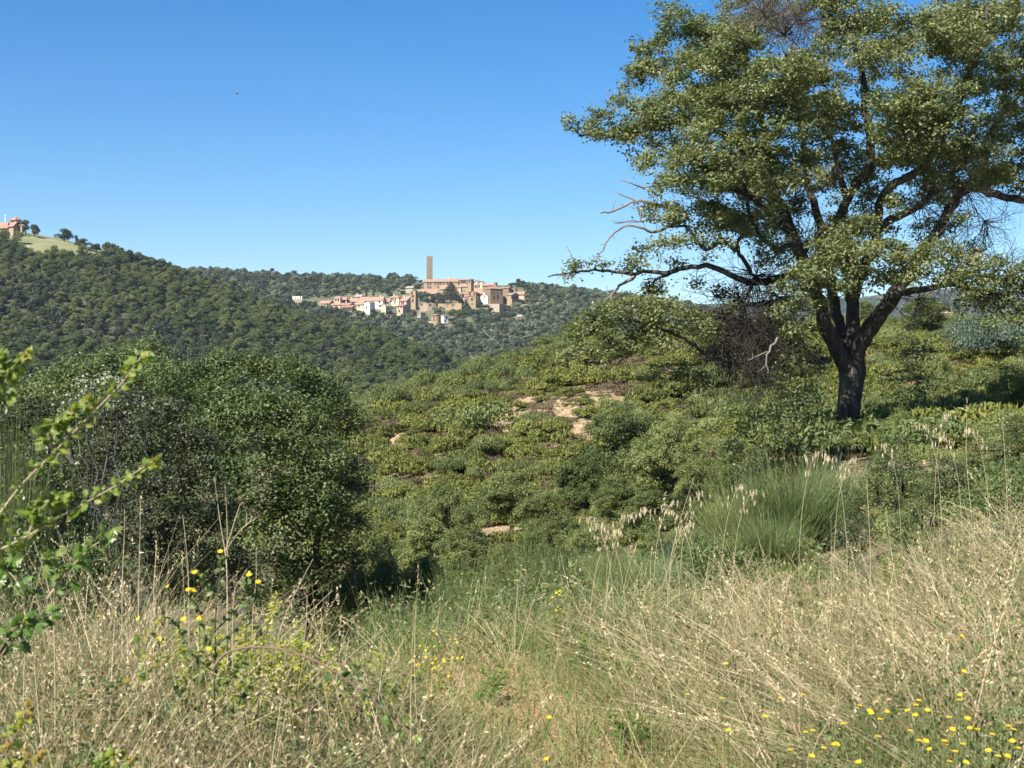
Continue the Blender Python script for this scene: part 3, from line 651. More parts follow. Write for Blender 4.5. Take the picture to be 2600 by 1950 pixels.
    # crown: clumps traced from the photo, (px, py, rx, ry, depth offset, fill)
    B = [(1480, 318, 45, 34, -1.2, .8), (1545, 330, 60, 48, -1.0, 1), (1600, 275, 60, 45, -.6, .9), (1620, 350, 55, 45, -.9, .9), (1615, 120, 45, 30, .2, .8), (1650, 175, 60, 50, 0, .9), (1610, 215, 35, 30, 0, .6), (1735, 45, 55, 55, .8, .9), (1690, 90, 40, 30, .5, .6),
         (1700, 290, 85, 60, -1.4, 1.1), (1680, 395, 80, 50, -1.3, 1), (1780, 200, 100, 80, -.8, 1.1), (1760, 110, 80, 60, .3, 1), (1850, 90, 90, 70, 1.6, 1), (1850, 150, 60, 50, -2, .6),
         (1880, 270, 90, 70, -2.4, 1.1), (1980, 230, 90, 70, -2.6, 1.1), (2060, 230, 90, 65, -2.2, 1.1), (1960, 330, 90, 60, -2.6, 1), (2070, 330, 70, 50, -1.8, .8), (1810, 360, 90, 60, -2.4, 1.1), (1760, 430, 90, 60, -2.4, 1.1), (1880, 430, 90, 60, -2.8, 1.1), (1960, 420, 60, 50, -2.0, .9), (1980, 480, 60, 35, -2.4, .9),
         (1700, 470, 60, 35, -1.8, .8), (1640, 445, 40, 30, -1.6, .4), (1600, 430, 35, 28, -1.6, .3), (1820, 490, 70, 40, -2.0, .7),
         (1690, 535, 70, 30, -2, .9), (1740, 545, 60, 32, -2.0, .9), (1790, 530, 50, 30, -2, .8), (1740, 610, 75, 32, -2.0, .9), (1690, 625, 50, 22, -1.9, .6), (1830, 560, 50, 50, -1.9, .8), (1860, 590, 45, 40, -1.8, .7), (1930, 580, 50, 55, -2.0, .9), (1960, 640, 50, 45, -1.6, .8), (1950, 520, 40, 30, -1.8, .5),
         (2160, 30, 90, 50, -1.6, 1), (2130, 90, 70, 50, -1.8, .9), (2220, 140, 70, 60, -1.4, .8), (2250, 60, 80, 60, -1, .9), (2330, 120, 80, 70, -1.8, 1), (2420, 110, 80, 70, -1.6, 1), (2440, 30, 80, 50, -.8, .8), (2530, 60, 80, 60, -1, .9), (2500, 190, 80, 60, -1.8, 1), (2590, 150, 70, 70, -1, .9), (2590, 260, 60, 60, -.6, .8),
         (2350, 220, 70, 50, -2, .8), (2300, 300, 90, 60, -2.2, 1), (2390, 310, 90, 60, -2.4, 1.1), (2450, 360, 70, 50, -2.4, 1), (2330, 380, 80, 45, -2.2, .9), (2250, 370, 50, 40, -1.6, .6), (2240, 230, 50, 40, -1, .5), (2540, 330, 70, 50, -1, .7), (2570, 420, 60, 45, -.8, .8), (2530, 455, 60, 28, -.6, .8), (2620, 350, 60, 60, -.4, .7), (2620, 450, 60, 50, -.4, .7), (2290, 470, 40, 30, -1.4, .5), (2265, 520, 30, 35, -1.2, .3),
         (2110, 600, 50, 35, -2, .9), (2160, 590, 60, 40, -2.2, 1.1), (2200, 575, 45, 30, -2.0, .8), (2110, 650, 70, 50, -2.6, 1.2), (2190, 650, 70, 50, -2.8, 1.2), (2260, 640, 60, 40, -2.4, 1.1), (2330, 630, 60, 32, -2.0, 1), (2380, 630, 45, 35, -1.6, .9), (2050, 690, 65, 50, -2.4, 1.2), (2030, 740, 55, 50, -2.2, 1.1), (2130, 715, 65, 42, -2.6, 1.1), (2210, 705, 60, 35, -2.6, 1), (2280, 685, 60, 40, -2.6, 1.1), (2340, 680, 60, 38, -2.4, 1), (2410, 690, 60, 45, -2.2, 1.1), (2470, 690, 55, 50, -2.0, 1.1), (2440, 640, 40, 30, -1.2, .5), (2520, 710, 60, 55, -2.2, 1.1), (2580, 720, 60, 60, -2.0, 1.1), (2480, 760, 60, 45, -2.2, 1), (2550, 790, 60, 45, -2.2, 1), (2600, 830, 50, 45, -2.2, .8), (2000, 790, 40, 45, -1.8, .9), (2070, 780, 45, 45, -2.2, .9), (2030, 840, 45, 40, -2.0, .9), (2640, 780, 60, 60, -1.8, .9), (2480, 625, 25, 25, -1.0, .4), (2550, 600, 22, 25, -.6, .25),
         (1425, 692, 38, 12, -1.9, .7), (1470, 672, 38, 18, -1.9, .8), (1520, 672, 35, 18, -1.8, .7), (1575, 672, 35, 20, -1.7, .7), (1615, 640, 30, 30, -1.6, .7), (1640, 665, 45, 25, -1.6, .7), (1700, 668, 50, 18, -1.6, .6), (1640, 728, 50, 22, -1.3, .5), (1690, 735, 40, 18, -1.3, .45), (1740, 755, 50, 22, -1.4, .5), (1800, 730, 45, 25, -1.2, .45), (1850, 665, 40, 20, -1.3, .35), (1850, 745, 50, 25, -1.0, .5), (1650, 745, 50, 18, -1.2, .4), (1780, 660, 50, 14, -1.6, .4),
         (1490, 840, 45, 40, -3.4, 1.2), (1470, 890, 35, 28, -3.4, 1), (1540, 890, 55, 30, -3.3, 1.1), (1610, 880, 55, 32, -3.1, 1.0), (1680, 870, 55, 32, -3.0, .9), (1500, 825, 45, 35, -3.4, 1.2), (1555, 800, 55, 38, -3.3, 1.2), (1620, 795, 60, 40, -3.1, 1.2), (1690, 815, 60, 45, -3.0, 1.2), (1750, 815, 50, 45, -2.6, 1.1), (1600, 775, 50, 26, -2.6, .9), (1680, 775, 50, 26, -2.4, .9), (1560, 850, 60, 25, -3.2, .6), (1640, 850, 60, 22, -3.0, .5), (1800, 850, 40, 35, -2.4, .5), (1820, 790, 50, 35, -1.8, .6), (1640, 955, 30, 20, -2.6, .6), (1700, 960, 55, 28, -2.6, .75), (1740, 985, 45, 25, -2.4, .7), (1770, 950, 40, 25, -2.4, .6), (1735, 1020, 25, 18, -2.4, .4)]
    for k in range(46):
        x = 1660 + 1000 * RNG.random(); y = -50 + 510 * RNG.random()
        if x < 1800 and (y > 420 or y < 90 - (x - 1660) * .6): continue
        if 2170 < x < 2240 and 230 < y < 470: continue
        B.append((x, y, 55 + 30 * RNG.random(), 34 + 18 * RNG.random(), -3.0 + 5.0 * RNG.random(), .75))
    for k in range(48):
        x = 1800 + 420 * RNG.random(); y = 400 + 280 * RNG.random(); B.append((x, y, 45, 32, -1.0 + 4.0 * RNG.random(), .6))
    for k in range(26):
        B.append((2230 + 330 * RNG.random(), 340 + 150 * RNG.random(), 45, 30, .5 + 2.5 * RNG.random(), .5))
    for k in range(16):
        B.append((2225 + 260 * RNG.random(), 440 + 150 * RNG.random(), 34, 24, 1.0 + 2.0 * RNG.random(), .35))
    blobs, fill = [], []
    for (x, y, rx, ry, dy, f) in B:
        blobs += px_blobs([(x, y, rx, ry, dy)], Y); fill.append(f)
        main = (y < 470 and x > 1640) or x > 2080
        if main and y < 600:                                   # the far half of the crown
            blobs += px_blobs([(x + 25 * RNG.normal(), y + 18 * RNG.normal(), rx * 1.0, ry * 1.0, -dy * .9 + .5)], Y); fill.append(f * .55)
    sp, own, dirs = blob_sprays(blobs, 21, 0.35, -0.8)
    keep = RNG.random(len(sp)) < np.clip(np.array(fill)[own], 0, 1.15) / 1.15
    sp, own, dirs = sp[keep], own[keep], dirs[keep]
    mb = MB(); sk.join(mb, sp, .0045, .009, .08, .14)
    mb.build("branchwork", M['twig'], t, False, L)
    mb = MB()
    tb = 0.45 + 0.16 * RNG.normal(size=len(blobs))
    spray_leaves(mb, sp, dirs, 76, .19, .075, .045, .9, .35, .95, .62, tb[own] + .09 * RNG.normal(size=len(sp)), yellow=.012)
    print("oak leaves", mb.n // 4, "sprays", len(sp))
    mb.build("crown", M['oak_leaf'], t, False, L)
big_oak()

# ------------------------------------------------------------------ trees built from traced clumps
def traced_tree(name, label, cat, base_px, Y, B, mat, leaf, per, dens, srad, stems, shell=.45, low=-.6, wild=.95, bark='bark', group=None, up=.8, outw=.4, back=True, sr=.13):
    x = P(base_px, 0, Y)[0]; base = np.array([x, Y, gz(x, Y)])
    t = thing(name, base, label, cat, group)
    blobs = px_blobs(B, Y)
    cen = np.mean([b[:3] for b in blobs], 0)
    if back: blobs = blobs + [(2 * cen[0] * .5 + b[0] * .0 + b[0] * .5, b[1] + 1.3 + abs(b[3]), b[2] - .1, b[3], b[4], b[5]) for b in blobs[::2]]
    sp, own, dirs = blob_sprays(blobs, dens, shell, low)
    sk = Skel()
    for k in range(stems):
        mb = MB(); tgt = blobs[int(RNG.integers(len(blobs)))]
        a = base + np.array([RNG.normal() * .12, RNG.normal() * .12, -.15]); b = np.array(tgt[:3]) * .7 + cen * .3
        sk.limb(mb, [a, a * .6 + b * .4 + np.array([RNG.normal() * .15, 0, .3]), b], sr / max(1, stems) ** .4 + .02 * (sr > .1), min(.035, sr * .25), 9, .03, .2, .2)
        mb.build("trunk" if k == 0 else "stem", M[bark], t, True, base)
    mb = MB(); sk.join(mb, sp, .004, .009, .06, .12); mb.build("branchwork", M['twig'], t, False, base)
    tb = .45 + .15 * RNG.normal(size=len(blobs))
    mb = MB(); spray_leaves(mb, sp, dirs, per, srad, leaf, leaf * .6, up, outw, wild, .75, tb[own] + .08 * RNG.normal(size=len(sp)))
    print(name, "leaves", mb.n // 4)
    mb.build("crown", mat, t, False, base)
    return t

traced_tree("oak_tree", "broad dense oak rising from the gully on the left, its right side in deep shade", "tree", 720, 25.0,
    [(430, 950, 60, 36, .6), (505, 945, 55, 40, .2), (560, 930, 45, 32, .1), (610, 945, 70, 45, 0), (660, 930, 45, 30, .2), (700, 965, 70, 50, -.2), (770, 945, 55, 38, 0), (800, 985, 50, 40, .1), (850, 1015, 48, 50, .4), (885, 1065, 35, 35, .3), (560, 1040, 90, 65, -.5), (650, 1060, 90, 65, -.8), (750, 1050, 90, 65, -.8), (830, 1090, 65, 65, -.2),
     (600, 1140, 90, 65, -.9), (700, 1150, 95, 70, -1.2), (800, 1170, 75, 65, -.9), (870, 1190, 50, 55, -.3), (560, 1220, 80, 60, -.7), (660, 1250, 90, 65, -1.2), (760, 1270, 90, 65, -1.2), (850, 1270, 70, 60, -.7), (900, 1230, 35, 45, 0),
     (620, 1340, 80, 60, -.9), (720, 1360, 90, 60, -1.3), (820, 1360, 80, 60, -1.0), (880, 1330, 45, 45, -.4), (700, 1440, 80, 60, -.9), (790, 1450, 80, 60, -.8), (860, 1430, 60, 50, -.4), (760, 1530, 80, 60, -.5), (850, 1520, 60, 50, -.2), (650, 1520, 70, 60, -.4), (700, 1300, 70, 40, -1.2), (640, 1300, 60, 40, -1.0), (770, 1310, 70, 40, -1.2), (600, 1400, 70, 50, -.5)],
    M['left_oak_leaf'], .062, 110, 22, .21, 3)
traced_tree("oak_tree", "pale green oak crown at the far left, behind the lime green bramble shoots", "tree", 420, 28.0,
    [(60, 1010, 80, 50, .3), (150, 985, 80, 55, 0), (235, 950, 70, 50, 0), (310, 930, 70, 50, .1), (375, 895, 45, 35, .2), (330, 915, 40, 30, .2), (100, 1080, 90, 60, -.5), (200, 1050, 90, 60, -.5), (300, 1010, 90, 60, -.4), (390, 980, 70, 55, -.3), (40, 1150, 90, 70, -.6), (150, 1160, 90, 70, -.8), (260, 1120, 80, 60, -.7), (-60, 1080, 90, 70, 0), (60, 1240, 90, 70, -.8), (160, 1250, 90, 60, -.8), (-30, 1320, 90, 60, -.8), (90, 1340, 90, 60, -.8), (200, 1340, 80, 60, -.6)],
    M['left_oak_leaf'], .062, 105, 22, .21, 3, shell=.4)
traced_tree("evergreen_bush", "dark evergreen bush with small leaves in front of the left oaks", "bush", 380, 20.0,
    [(265, 1080, 60, 55, .2), (340, 1050, 65, 55, .2), (400, 1040, 55, 50, .2), (460, 1075, 60, 60, .1), (300, 1150, 75, 60, -.2), (390, 1130, 80, 65, -.4), (480, 1150, 65, 65, -.2), (250, 1220, 70, 60, -.2), (340, 1230, 80, 65, -.6), (430, 1230, 80, 65, -.7), (510, 1235, 55, 60, -.3), (290, 1310, 80, 60, -.6), (380, 1320, 85, 60, -.9), (470, 1330, 80, 60, -.7), (540, 1320, 55, 55, -.3), (240, 1390, 70, 60, -.4), (340, 1400, 80, 60, -.8), (450, 1410, 80, 60, -.8), (540, 1410, 60, 60, -.4), (600, 1460, 60, 60, -.2), (500, 1490, 70, 60, -.5), (400, 1490, 70, 60, -.5)],
    M['evergreen_leaf'], .048, 90, 34, .15, 4, wild=1.1)
traced_tree("silver_bush", "silvery grey-leaved bush between the bramble shoots and the oaks", "bush", 250, 17.0,
    [(240, 975, 50, 26, 0), (200, 1010, 45, 26, .1), (280, 960, 28, 24, 0), (170, 1045, 40, 25, 0), (230, 1030, 50, 30, 0), (330, 1010, 30, 30, .1)],
    M['silver_leaf'], .05, 30, 40, .13, 5, outw=.2, up=.7, back=False, sr=.03)

traced_tree("oak_sapling", "pale leafy oak sapling growing up against the left of the big trunk", "tree", 2040, 28.6,
    [(2035, 880, 45, 38, 0), (2060, 925, 42, 42, .1), (2010, 935, 45, 38, -.2), (1985, 985, 50, 40, -.2), (2050, 985, 55, 42, -.3), (2050, 1010, 35, 42, 0), (2010, 1045, 58, 42, -.3), (2040, 1070, 45, 40, -.2), (1950, 1060, 50, 36, -.2), (1960, 1110, 60, 36, -.3), (2040, 1120, 60, 36, -.3), (1890, 1120, 50, 32, -.2), (2050, 1130, 40, 30, -.1)],
    M['sapling_leaf'], .07, 40, 22, .20, 3, back=True, sr=.03)

# ------------------------------------------------------------------ small oaks and bushes in the gully
def small_tree_proto(seed, name, label, cat, h, w, leaf, per, dens, srad, mat, stems=1, base_h=.25, nb=13, bark='bark', flat=.75):
    global RNG
    keep = RNG; RNG = np.random.default_rng(seed)
    t = thing(name, (0, 0, 0), label, cat)
    blobs = []
    for k in range(nb):
        a = RNG.random() * 2 * math.pi; r = (w / 2) * .72 * math.sqrt(RNG.random()); zz = base_h + (1 - base_h) * (.15 + .7 * RNG.random())
        zz = min(zz, 1 - .35 * (r / (w / 2)) ** 2 - .12)
        s = (w / 2) * (.24 + .14 * RNG.random())
        blobs.append((r * math.cos(a), r * math.sin(a), zz * h, s, s, s * flat))
    blobs.append((0, 0, h * .86, w * .2, w * .2, w * .15))
    sp, own, dirs = blob_sprays(blobs, dens, .4, -.7)
    sk = Skel()
    for k in range(stems):
        mb = MB(); b = blobs[k % len(blobs)]
        a = np.array([RNG.normal() * .1 * (stems > 1), RNG.normal() * .1 * (stems > 1), -.25])
        sk.limb(mb, [a, np.array([b[0] * .3 + RNG.normal() * .1, b[1] * .3, h * base_h]), np.array([b[0] * .8, b[1] * .8, b[2]])], .035 * h / stems ** .4, .02, 8, .02, .2, .2)
        mb.build("trunk" if k == 0 else "stem", M[bark], t, True)
    mb = MB(); sk.join(mb, sp, .006, .010, .05, .12); mb.build("branchwork", M['twig'], t)
    tb = .45 + .15 * RNG.normal(size=len(blobs))
    mb = MB(); spray_leaves(mb, sp, dirs, per, srad, leaf, leaf * .62, .85, .4, .95, .65, tb[own] + .08 * RNG.normal(size=len(sp)))
    mb.build("crown", mat, t)
    RNG = keep
    t["h"] = h; t["w"] = w
    return t
SCRUB = [small_tree_proto(101 + k, "scrub_oak", "scrub oak", "tree", 3.0, 3.2 + .3 * (k % 3), .085, 46, 20, .19, M['scrub_leaf'], 1 + (k % 3), [.12, .03, .18, .02, .08][k % 5], 24) for k in range(5)]
PLACED_PROTO = set()
def place(proto, px, py_top, wpx, Y, label, cat=None, name=None, group=None, rot=None, hmul=1.0, dz=0.0):
    """stand a copy of a plant on the ground at depth Y so that it spans wpx photo pixels, up to py_top"""
    if proto.name not in PLACED_PROTO:
        o = proto; PLACED_PROTO.add(proto.name)
    else: o = copy_tree(proto)
    x = P(px, 0, Y)[0]; z = gz(x, Y)
    top = (CY - py_top) / FPX * Y
    hh = max(.3, top - z) * hmul
    o.location = (x, Y, z + dz)
    sx = wpx / FPX * Y / proto["w"]; sz = hh / proto["h"]; sx = max(sx, .55 * sz)
    o.scale = (sx, sx, sz); o.rotation_euler = (0, 0, RNG.random() * 6.28 if rot is None else rot)
    o["label"] = label
    if cat: o["category"] = cat
    if group: o["group"] = group
    return o
GUL = [(975, 1395, 190, 27, 0, "dark bluish-green scrub oak just right of the big shaded oak"), (950, 1320, 110, 33, 1, "scrub oak peeping out beside the shaded oak's lower right edge"), (1120, 1225, 170, 40, 2, "olive-green scrub oak left of the one with two thin trunks"),
       (1300, 1185, 210, 43, 0, "scrub oak with thin trunks showing under its crown in the middle of the gully"), (1578, 1030, 200, 47, 3, "gnarled scrub oak standing out against the bare sandy slope"), (1480, 1160, 170, 45, 4, "scrub oak below the sandy slope, left of the gnarled one"),
       (1640, 1110, 190, 41, 2, "dense scrub oak right under the gnarled oak"), (1720, 1060, 150, 42, 1, "scrub oak below the big oak's lowest hanging leaves"), (1650, 1250, 220, 33, 4, "bushy scrub oak behind the pale oat heads"), (1060, 1300, 150, 35, 3, "scrub oak low in the gully, right of the bluish one"),
       (1180, 1340, 200, 32, 1, "wide low scrub oak in front of the middle trunks"), (1390, 1250, 160, 39, 2, "scrub oak right of the trunks in the middle of the gully"), (1430, 1310, 200, 31, 0, "scrub oak behind the broom in the middle of the picture"), (1780, 1150, 170, 35, 3, "scrub oak left of the big oak's trunk"),
       (1560, 1210, 150, 38, 1, "scrub oak under the gnarled oak's left side"), (1080, 1420, 170, 26, 4, "young scrub oak at the near edge of the gully"), (1280, 1390, 170, 25, 2, "scrub oak at the near edge of the gully, left of the broom"), (1860, 1120, 150, 33, 4, "scrub oak close to the big trunk's left, above the green broom"),
       (1760, 1230, 160, 29, 0, "scrub oak right of the pale oat heads"), (900, 1440, 150, 26.5, 2, "lowest scrub oak in the shade under the big left oak"),
       (1520, 1330, 170, 28, 2, "scrub oak behind the nearest oat heads"), (1660, 1340, 150, 25, 3, "scrub oak behind the tall broom"), (1200, 1270, 140, 37, 3, "scrub oak left of the middle trunks"), (1350, 1360, 120, 29, 4, "small scrub oak before the middle trunks")]
for (a, b, w, Y, k, lab) in GUL:
    place(SCRUB[k], a, b, w, Y, lab, "tree", group="scrub oaks in the gully")
# suckers and saplings round the big trunk, bushes on the right
for (a, b, w, Y, k, lab, g) in [(2390, 905, 100, 45, 2, "thin young oak on the plateau right of the trunk", None), (2570, 925, 170, 30, 1, "dark green bush at the right edge of the picture", None), (2520, 1010, 150, 33, 3, "dark bush beside the right edge, behind the tall oats", None),
                             (2290, 1040, 130, 27, 4, "bushy sapling just right of the big trunk's foot", None), (2350, 745, 120, 82, 0, "twiggy dark tree on the plateau skyline under the big oak", None), (2195, 765, 80, 95, 2, "small olive-toned tree on the skyline right beside the trunk", None),
                             (1480, 800, 180, 112, 0, "tree on the crest below the long low oak arm", None), (1400, 850, 130, 112, 3, "tree on the crest, left of the one below the low oak arm", None), (1560, 850, 140, 112, 1, "tree on the crest behind the olive-toned hanging leaves", None), (1650, 850, 140, 115, 4, "tree on the crest behind the hanging oak branch", None),
                             (1310, 905, 110, 116, 2, "low tree behind the crest of the sandy slope", None), (1220, 925, 100, 116, 1, "low tree behind the crest, left of the slope's top", None), (1040, 965, 110, 100, 3, "olive-like tree behind the brooms on the left end of the crest", None), (960, 985, 110, 96, 0, "tree at the left end of the crest beside the big oak", None), (1130, 950, 90, 105, 4, "low tree in the dip of the crest", None),
                             (1750, 860, 130, 118, 2, "tree on the crest left of the big trunk", None), (1880, 850, 150, 118, 3, "tree on the crest behind the dead twigs", None)]:
    place(SCRUB[k], a, b, w, Y, lab, "tree", name=None)

# ------------------------------------------------------------------ scattering: the largest in view as objects, the rest as one mass
def loose(mb, name, mat):
    o = mb.build(name, mat); C.objects.unlink(o); return o

def scatter_mass(name, protos, pos, scl, rot, idx):
    """one object: the protos instanced on points by a node group"""
    me = bpy.data.meshes.new(name); n = len(pos)
    me.vertices.add(n); me.vertices.foreach_set("co", np.asarray(pos, np.float32).ravel())
    for nm, ty, data in (("scl", 'FLOAT_VECTOR', scl), ("rot", 'FLOAT_VECTOR', rot)):
        a = me.attributes.new(nm, ty, 'POINT'); a.data.foreach_set("vector", np.asarray(data, np.float32).ravel())
    a = me.attributes.new("pick", 'INT', 'POINT'); a.data.foreach_set("value", np.asarray(idx, np.int32))
    o = bpy.data.objects.new(name, me); C.objects.link(o)
    ng = bpy.data.node_groups.new(name, 'GeometryNodeTree')
    ng.interface.new_socket("Geometry", in_out='INPUT', socket_type='NodeSocketGeometry')
    ng.interface.new_socket("Geometry", in_out='OUTPUT', socket_type='NodeSocketGeometry')
    N = ng.nodes; gi = N.new('NodeGroupInput'); go = N.new('NodeGroupOutput'); jn = N.new('GeometryNodeJoinGeometry')
    def named(nm, ty):
        a = N.new('GeometryNodeInputNamedAttribute'); a.data_type = ty; a.inputs[0].default_value = nm; return a.outputs[0]
    for k, pr in enumerate(protos):
        oi = N.new('GeometryNodeObjectInfo'); oi.inputs['Object'].default_value = pr; oi.inputs['As Instance'].default_value = True
        ip = N.new('GeometryNodeInstanceOnPoints')
        eq = N.new('FunctionNodeCompare'); eq.data_type = 'INT'; eq.operation = 'EQUAL'
        ng.links.new(named("pick", 'INT'), eq.inputs[2]); eq.inputs[3].default_value = k
        ng.links.new(gi.outputs[0], ip.inputs['Points']); ng.links.new(eq.outputs[0], ip.inputs['Selection'])
        ng.links.new(oi.outputs['Geometry'], ip.inputs['Instance'])
        ng.links.new(named("rot", 'FLOAT_VECTOR'), ip.inputs['Rotation']); ng.links.new(named("scl", 'FLOAT_VECTOR'), ip.inputs['Scale'])
        ng.links.new(ip.outputs[0], jn.inputs[0])
    ng.links.new(jn.outputs[0], go.inputs[0])
    md = o.modifiers.new("scatter", 'NODES'); md.node_group = ng
    return tag(o, kind='stuff')

def near_profile(px):
    return np.interp(px, [-300, 0, 170, 260, 370, 420, 500, 600, 700, 780, 850, 930, 1000, 1300, 1440, 1500, 1560, 2190, 2200, 2600],
                     [980, 985, 945, 905, 875, 930, 905, 905, 930, 915, 960, 1010, 985, 915, 870, 840, 800, 780, 900, 1000])
def horizon_cover(extra, y_from, y_to):
    """for each picture column the highest ground (plus growth) seen so far, by distance"""
    Y = np.exp(np.linspace(math.log(y_from), math.log(y_to), 260)); pxs = np.arange(-600, 3000, 20.0)
    X = (pxs[None, :] - CX) / FPX * Y[:, None]
    py = CY - (ground(X, np.broadcast_to(Y[:, None], X.shape)) + extra) / Y[:, None] * FPX
    return Y, pxs, np.minimum.accumulate(py, 0)
def seen(pos, top, cover, ys, pxs, lag):
    px = CX + FPX * pos[:, 0] / pos[:, 1]; py = CY - FPX * (pos[:, 2] + top) / pos[:, 1]
    i = np.clip(np.searchsorted(ys, pos[:, 1] - lag) - 1, 0, len(ys) - 1); j = np.clip(((px - pxs[0]) / 20).astype(int), 0, len(pxs) - 1)
    return (py < cover[i, j] + 4) & (px > -25) & (px < 2625), px, py

def scatter(protos, pos, scl, rotz, idx, n_obj, size, vis, oname, label, cat, group, mass):
    order = np.argsort(-(size * vis)); pick = order[:n_obj]; pick = pick[vis[pick] > 0]
    rest = np.setdiff1d(np.arange(len(pos)), pick)
    for k in pick:
        o = bpy.data.objects.new(oname, protos[idx[k]].data); C.objects.link(o)
        o.location = pos[k]; o.rotation_euler = (0, 0, float(rotz[k])); o.scale = scl[k]
        tag(o, label, cat, group)
    rot = np.zeros((len(rest), 3)); rot[:, 2] = rotz[rest]
    if len(rest): scatter_mass(mass, protos, pos[rest], scl[rest], rot, idx[rest])
    print(mass, len(pos), "objects", len(pick))

def crown_mesh(seed, name, w, h, n, leaf, mat, nb=9, low=.05, flat=.75, outw=.8, trunk=True):
    global RNG
    keep = RNG; RNG = np.random.default_rng(seed)
    mb = MB(); bl = []
    for k in range(nb):
        a = RNG.random() * 6.283; r = w / 2 * .68 * math.sqrt(RNG.random()); s = w / 2 * (.32 + .2 * RNG.random()) * (1 if nb < 13 or nb == 15 and w > 6 else .78)
        z = h * (low + (1 - low) * (.25 + .6 * RNG.random())) - .30 * h * (r / (w / 2)) ** 2
        bl.append((r * math.cos(a), r * math.sin(a), max(z, h * low + s * .5), s, s, s * flat))
    bl.append((0, 0, h * .8, w * .22, w * .22, w * .16))
    per = int(n / len(bl))
    for b in bl:
        v = unit(RNG.normal(size=(per * 2, 3))); v = v[v[:, 2] > -.55][:per]
        c = np.array(b[:3]) + v * np.array(b[3:]) * (.7 + .38 * RNG.random((len(v), 1)))
        tb = .45 + .14 * RNG.normal()
        leaf_quads(mb, c, v * outw + np.array([0, 0, .35]) + RNG.normal(size=(len(v), 3)) * .55, leaf, leaf * .75, tb + .13 * RNG.normal(size=len(v)))
    if trunk:
        mb.tube(np.array([[0, 0, -1.5], [.05, 0, h * .3], [0, .05, h * .6]]), [w * .05, w * .035, w * .02], 5, 0.0)
    o = loose(mb, name, mat); RNG = keep
    return o
WOOD = [crown_mesh(200 + k, "woodland_tree", 5.2, [4.0, 4.6, 5.2, 4.3][k % 4], 2500, .31, M['wood_leaf'], 14 + k % 5, flat=.6) for k in range(6)]
HILLT = [crown_mesh(230 + k, "hillside_tree", 5.0, [4.0, 5.4, 4.6][k % 3], 1000, .52, M['town_leaf'], 6 + k % 4) for k in range(5)]
DARKT = [crown_mesh(250 + k, "dark_tree", 5.2, [4.8, 5.6][k % 2], 1100, .50, M['dark_leaf'], 7) for k in range(2)]

YS, PXS, COVER = horizon_cover(3.0, 42, 1500)
nearY = near_profile(PXS)
COVER = np.minimum(COVER, nearY[None, :] + 25)

def grid_points(x0, x1, y0, y1, step, jit=.85):
    gx, gy = np.meshgrid(np.arange(x0, x1, step), np.arange(y0, y1, step))
    p = np.stack([gx.ravel(), gy.ravel()], 1) + (RNG.random((gx.size, 2)) - .5) * step * 2 * jit * .5
    return p[:, 0], p[:, 1]

# the wooded hill on the left
x, y = grid_points(-330, 120, 330, 740, 3.7)
ppx = CX + FPX * x / y
mead = meadow_mask(x, y) > .5
ok = (ppx > -120) & (ppx < 1620) & ~mead & (y < np.interp(ppx, [-120, 1600], [735, 700]))
ok &= RNG.random(len(x)) < (.72 + .5 * fbm(x / 30, y / 30, 51, 3))
x, y = x[ok], y[ok]
pos = np.stack([x, y, ground(x, y) - .3], 1); n = len(x)
s = (.55 + .62 * RNG.random(n) ** 1.8) * (0.85 + .4 * fbm(x / 40, y / 40, 53, 2))
scl = np.stack([s, s, s * (.85 + .35 * RNG.random(n))], 1)
vis, vpx, vpy = seen(pos, 4.5, COVER, YS, PXS, 9)
cutv = (pos[:, 1] < 900) & ((vpx < 1500))
pos, scl, vis, s = pos[cutv], scl[cutv], vis[cutv], s[cutv]; n = len(pos)
darkzone = (fbm(pos[:, 0] / 22, pos[:, 1] / 22, 57, 3) > .62) & (RNG.random(n) < .6)
idx = np.where(darkzone, 6 + RNG.integers(0, 2, n), RNG.integers(0, 6, n))
scatter(WOOD + DARKT, pos, scl, RNG.random(n) * 6.28, idx, 290, s / pos[:, 1], vis.astype(float), "woodland_tree", "one of the many round-crowned oaks covering the wooded hill on the left", "tree", "oaks covering the wooded hill", "woodland")

# the hill the village stands on
def town_zone(px, py):
    top = np.interp(px, [735, 770, 800, 900, 980, 1040, 1075, 1200, 1300, 1345], [762, 755, 758, 748, 742, 728, 700, 700, 722, 742])
    bot = np.interp(px, [735, 770, 800, 850, 900, 950, 1000, 1040, 1100, 1180, 1250, 1345], [770, 772, 782, 790, 800, 805, 812, 806, 806, 798, 798, 768])
    z = (px > 778) & (px < 1342) & (py > top) & (py < bot)
    z |= (px > 738) & (px < 772) & (py > 758) & (py < 774)
    z |= (px > 1088) & (px < 1150) & (py > 800) & (py < 836)
    z |= (px > 1138) & (px < 1192) & (py > 803) & (py < 822)
    z |= (px > 1050) & (px < 1086) & (py > 790) & (py < 812)
    z |= (px > 1308) & (px < 1328) & (py > 802) & (py < 818)
    return z
x, y = grid_points(-300, 330, 740, 1330, 5.0)
ppx = CX + FPX * x / y; ppy = CY - FPX * ground(x, y) / y
ok = (ppx > 380) & (ppx < 2150) & ~town_zone(ppx, ppy)
ok &= RNG.random(len(x)) < (.45 + .85 * fbm(x / 35, y / 35, 61, 3))
x, y = x[ok], y[ok]
pos = np.stack([x, y, ground(x, y) - .3], 1); n = len(x)
s = (.55 + .75 * RNG.random(n) ** 1.6)
scl = np.stack([s, s, s * (.75 + .4 * RNG.random(n))], 1)
YS2, PXS2, COVER2 = horizon_cover(3.0, 330, 1500)
COVER2 = np.minimum(COVER2, near_profile(PXS2)[None, :] + 10)
vis, vpx, vpy = seen(pos, 4.5, COVER2, YS2, PXS2, 14)
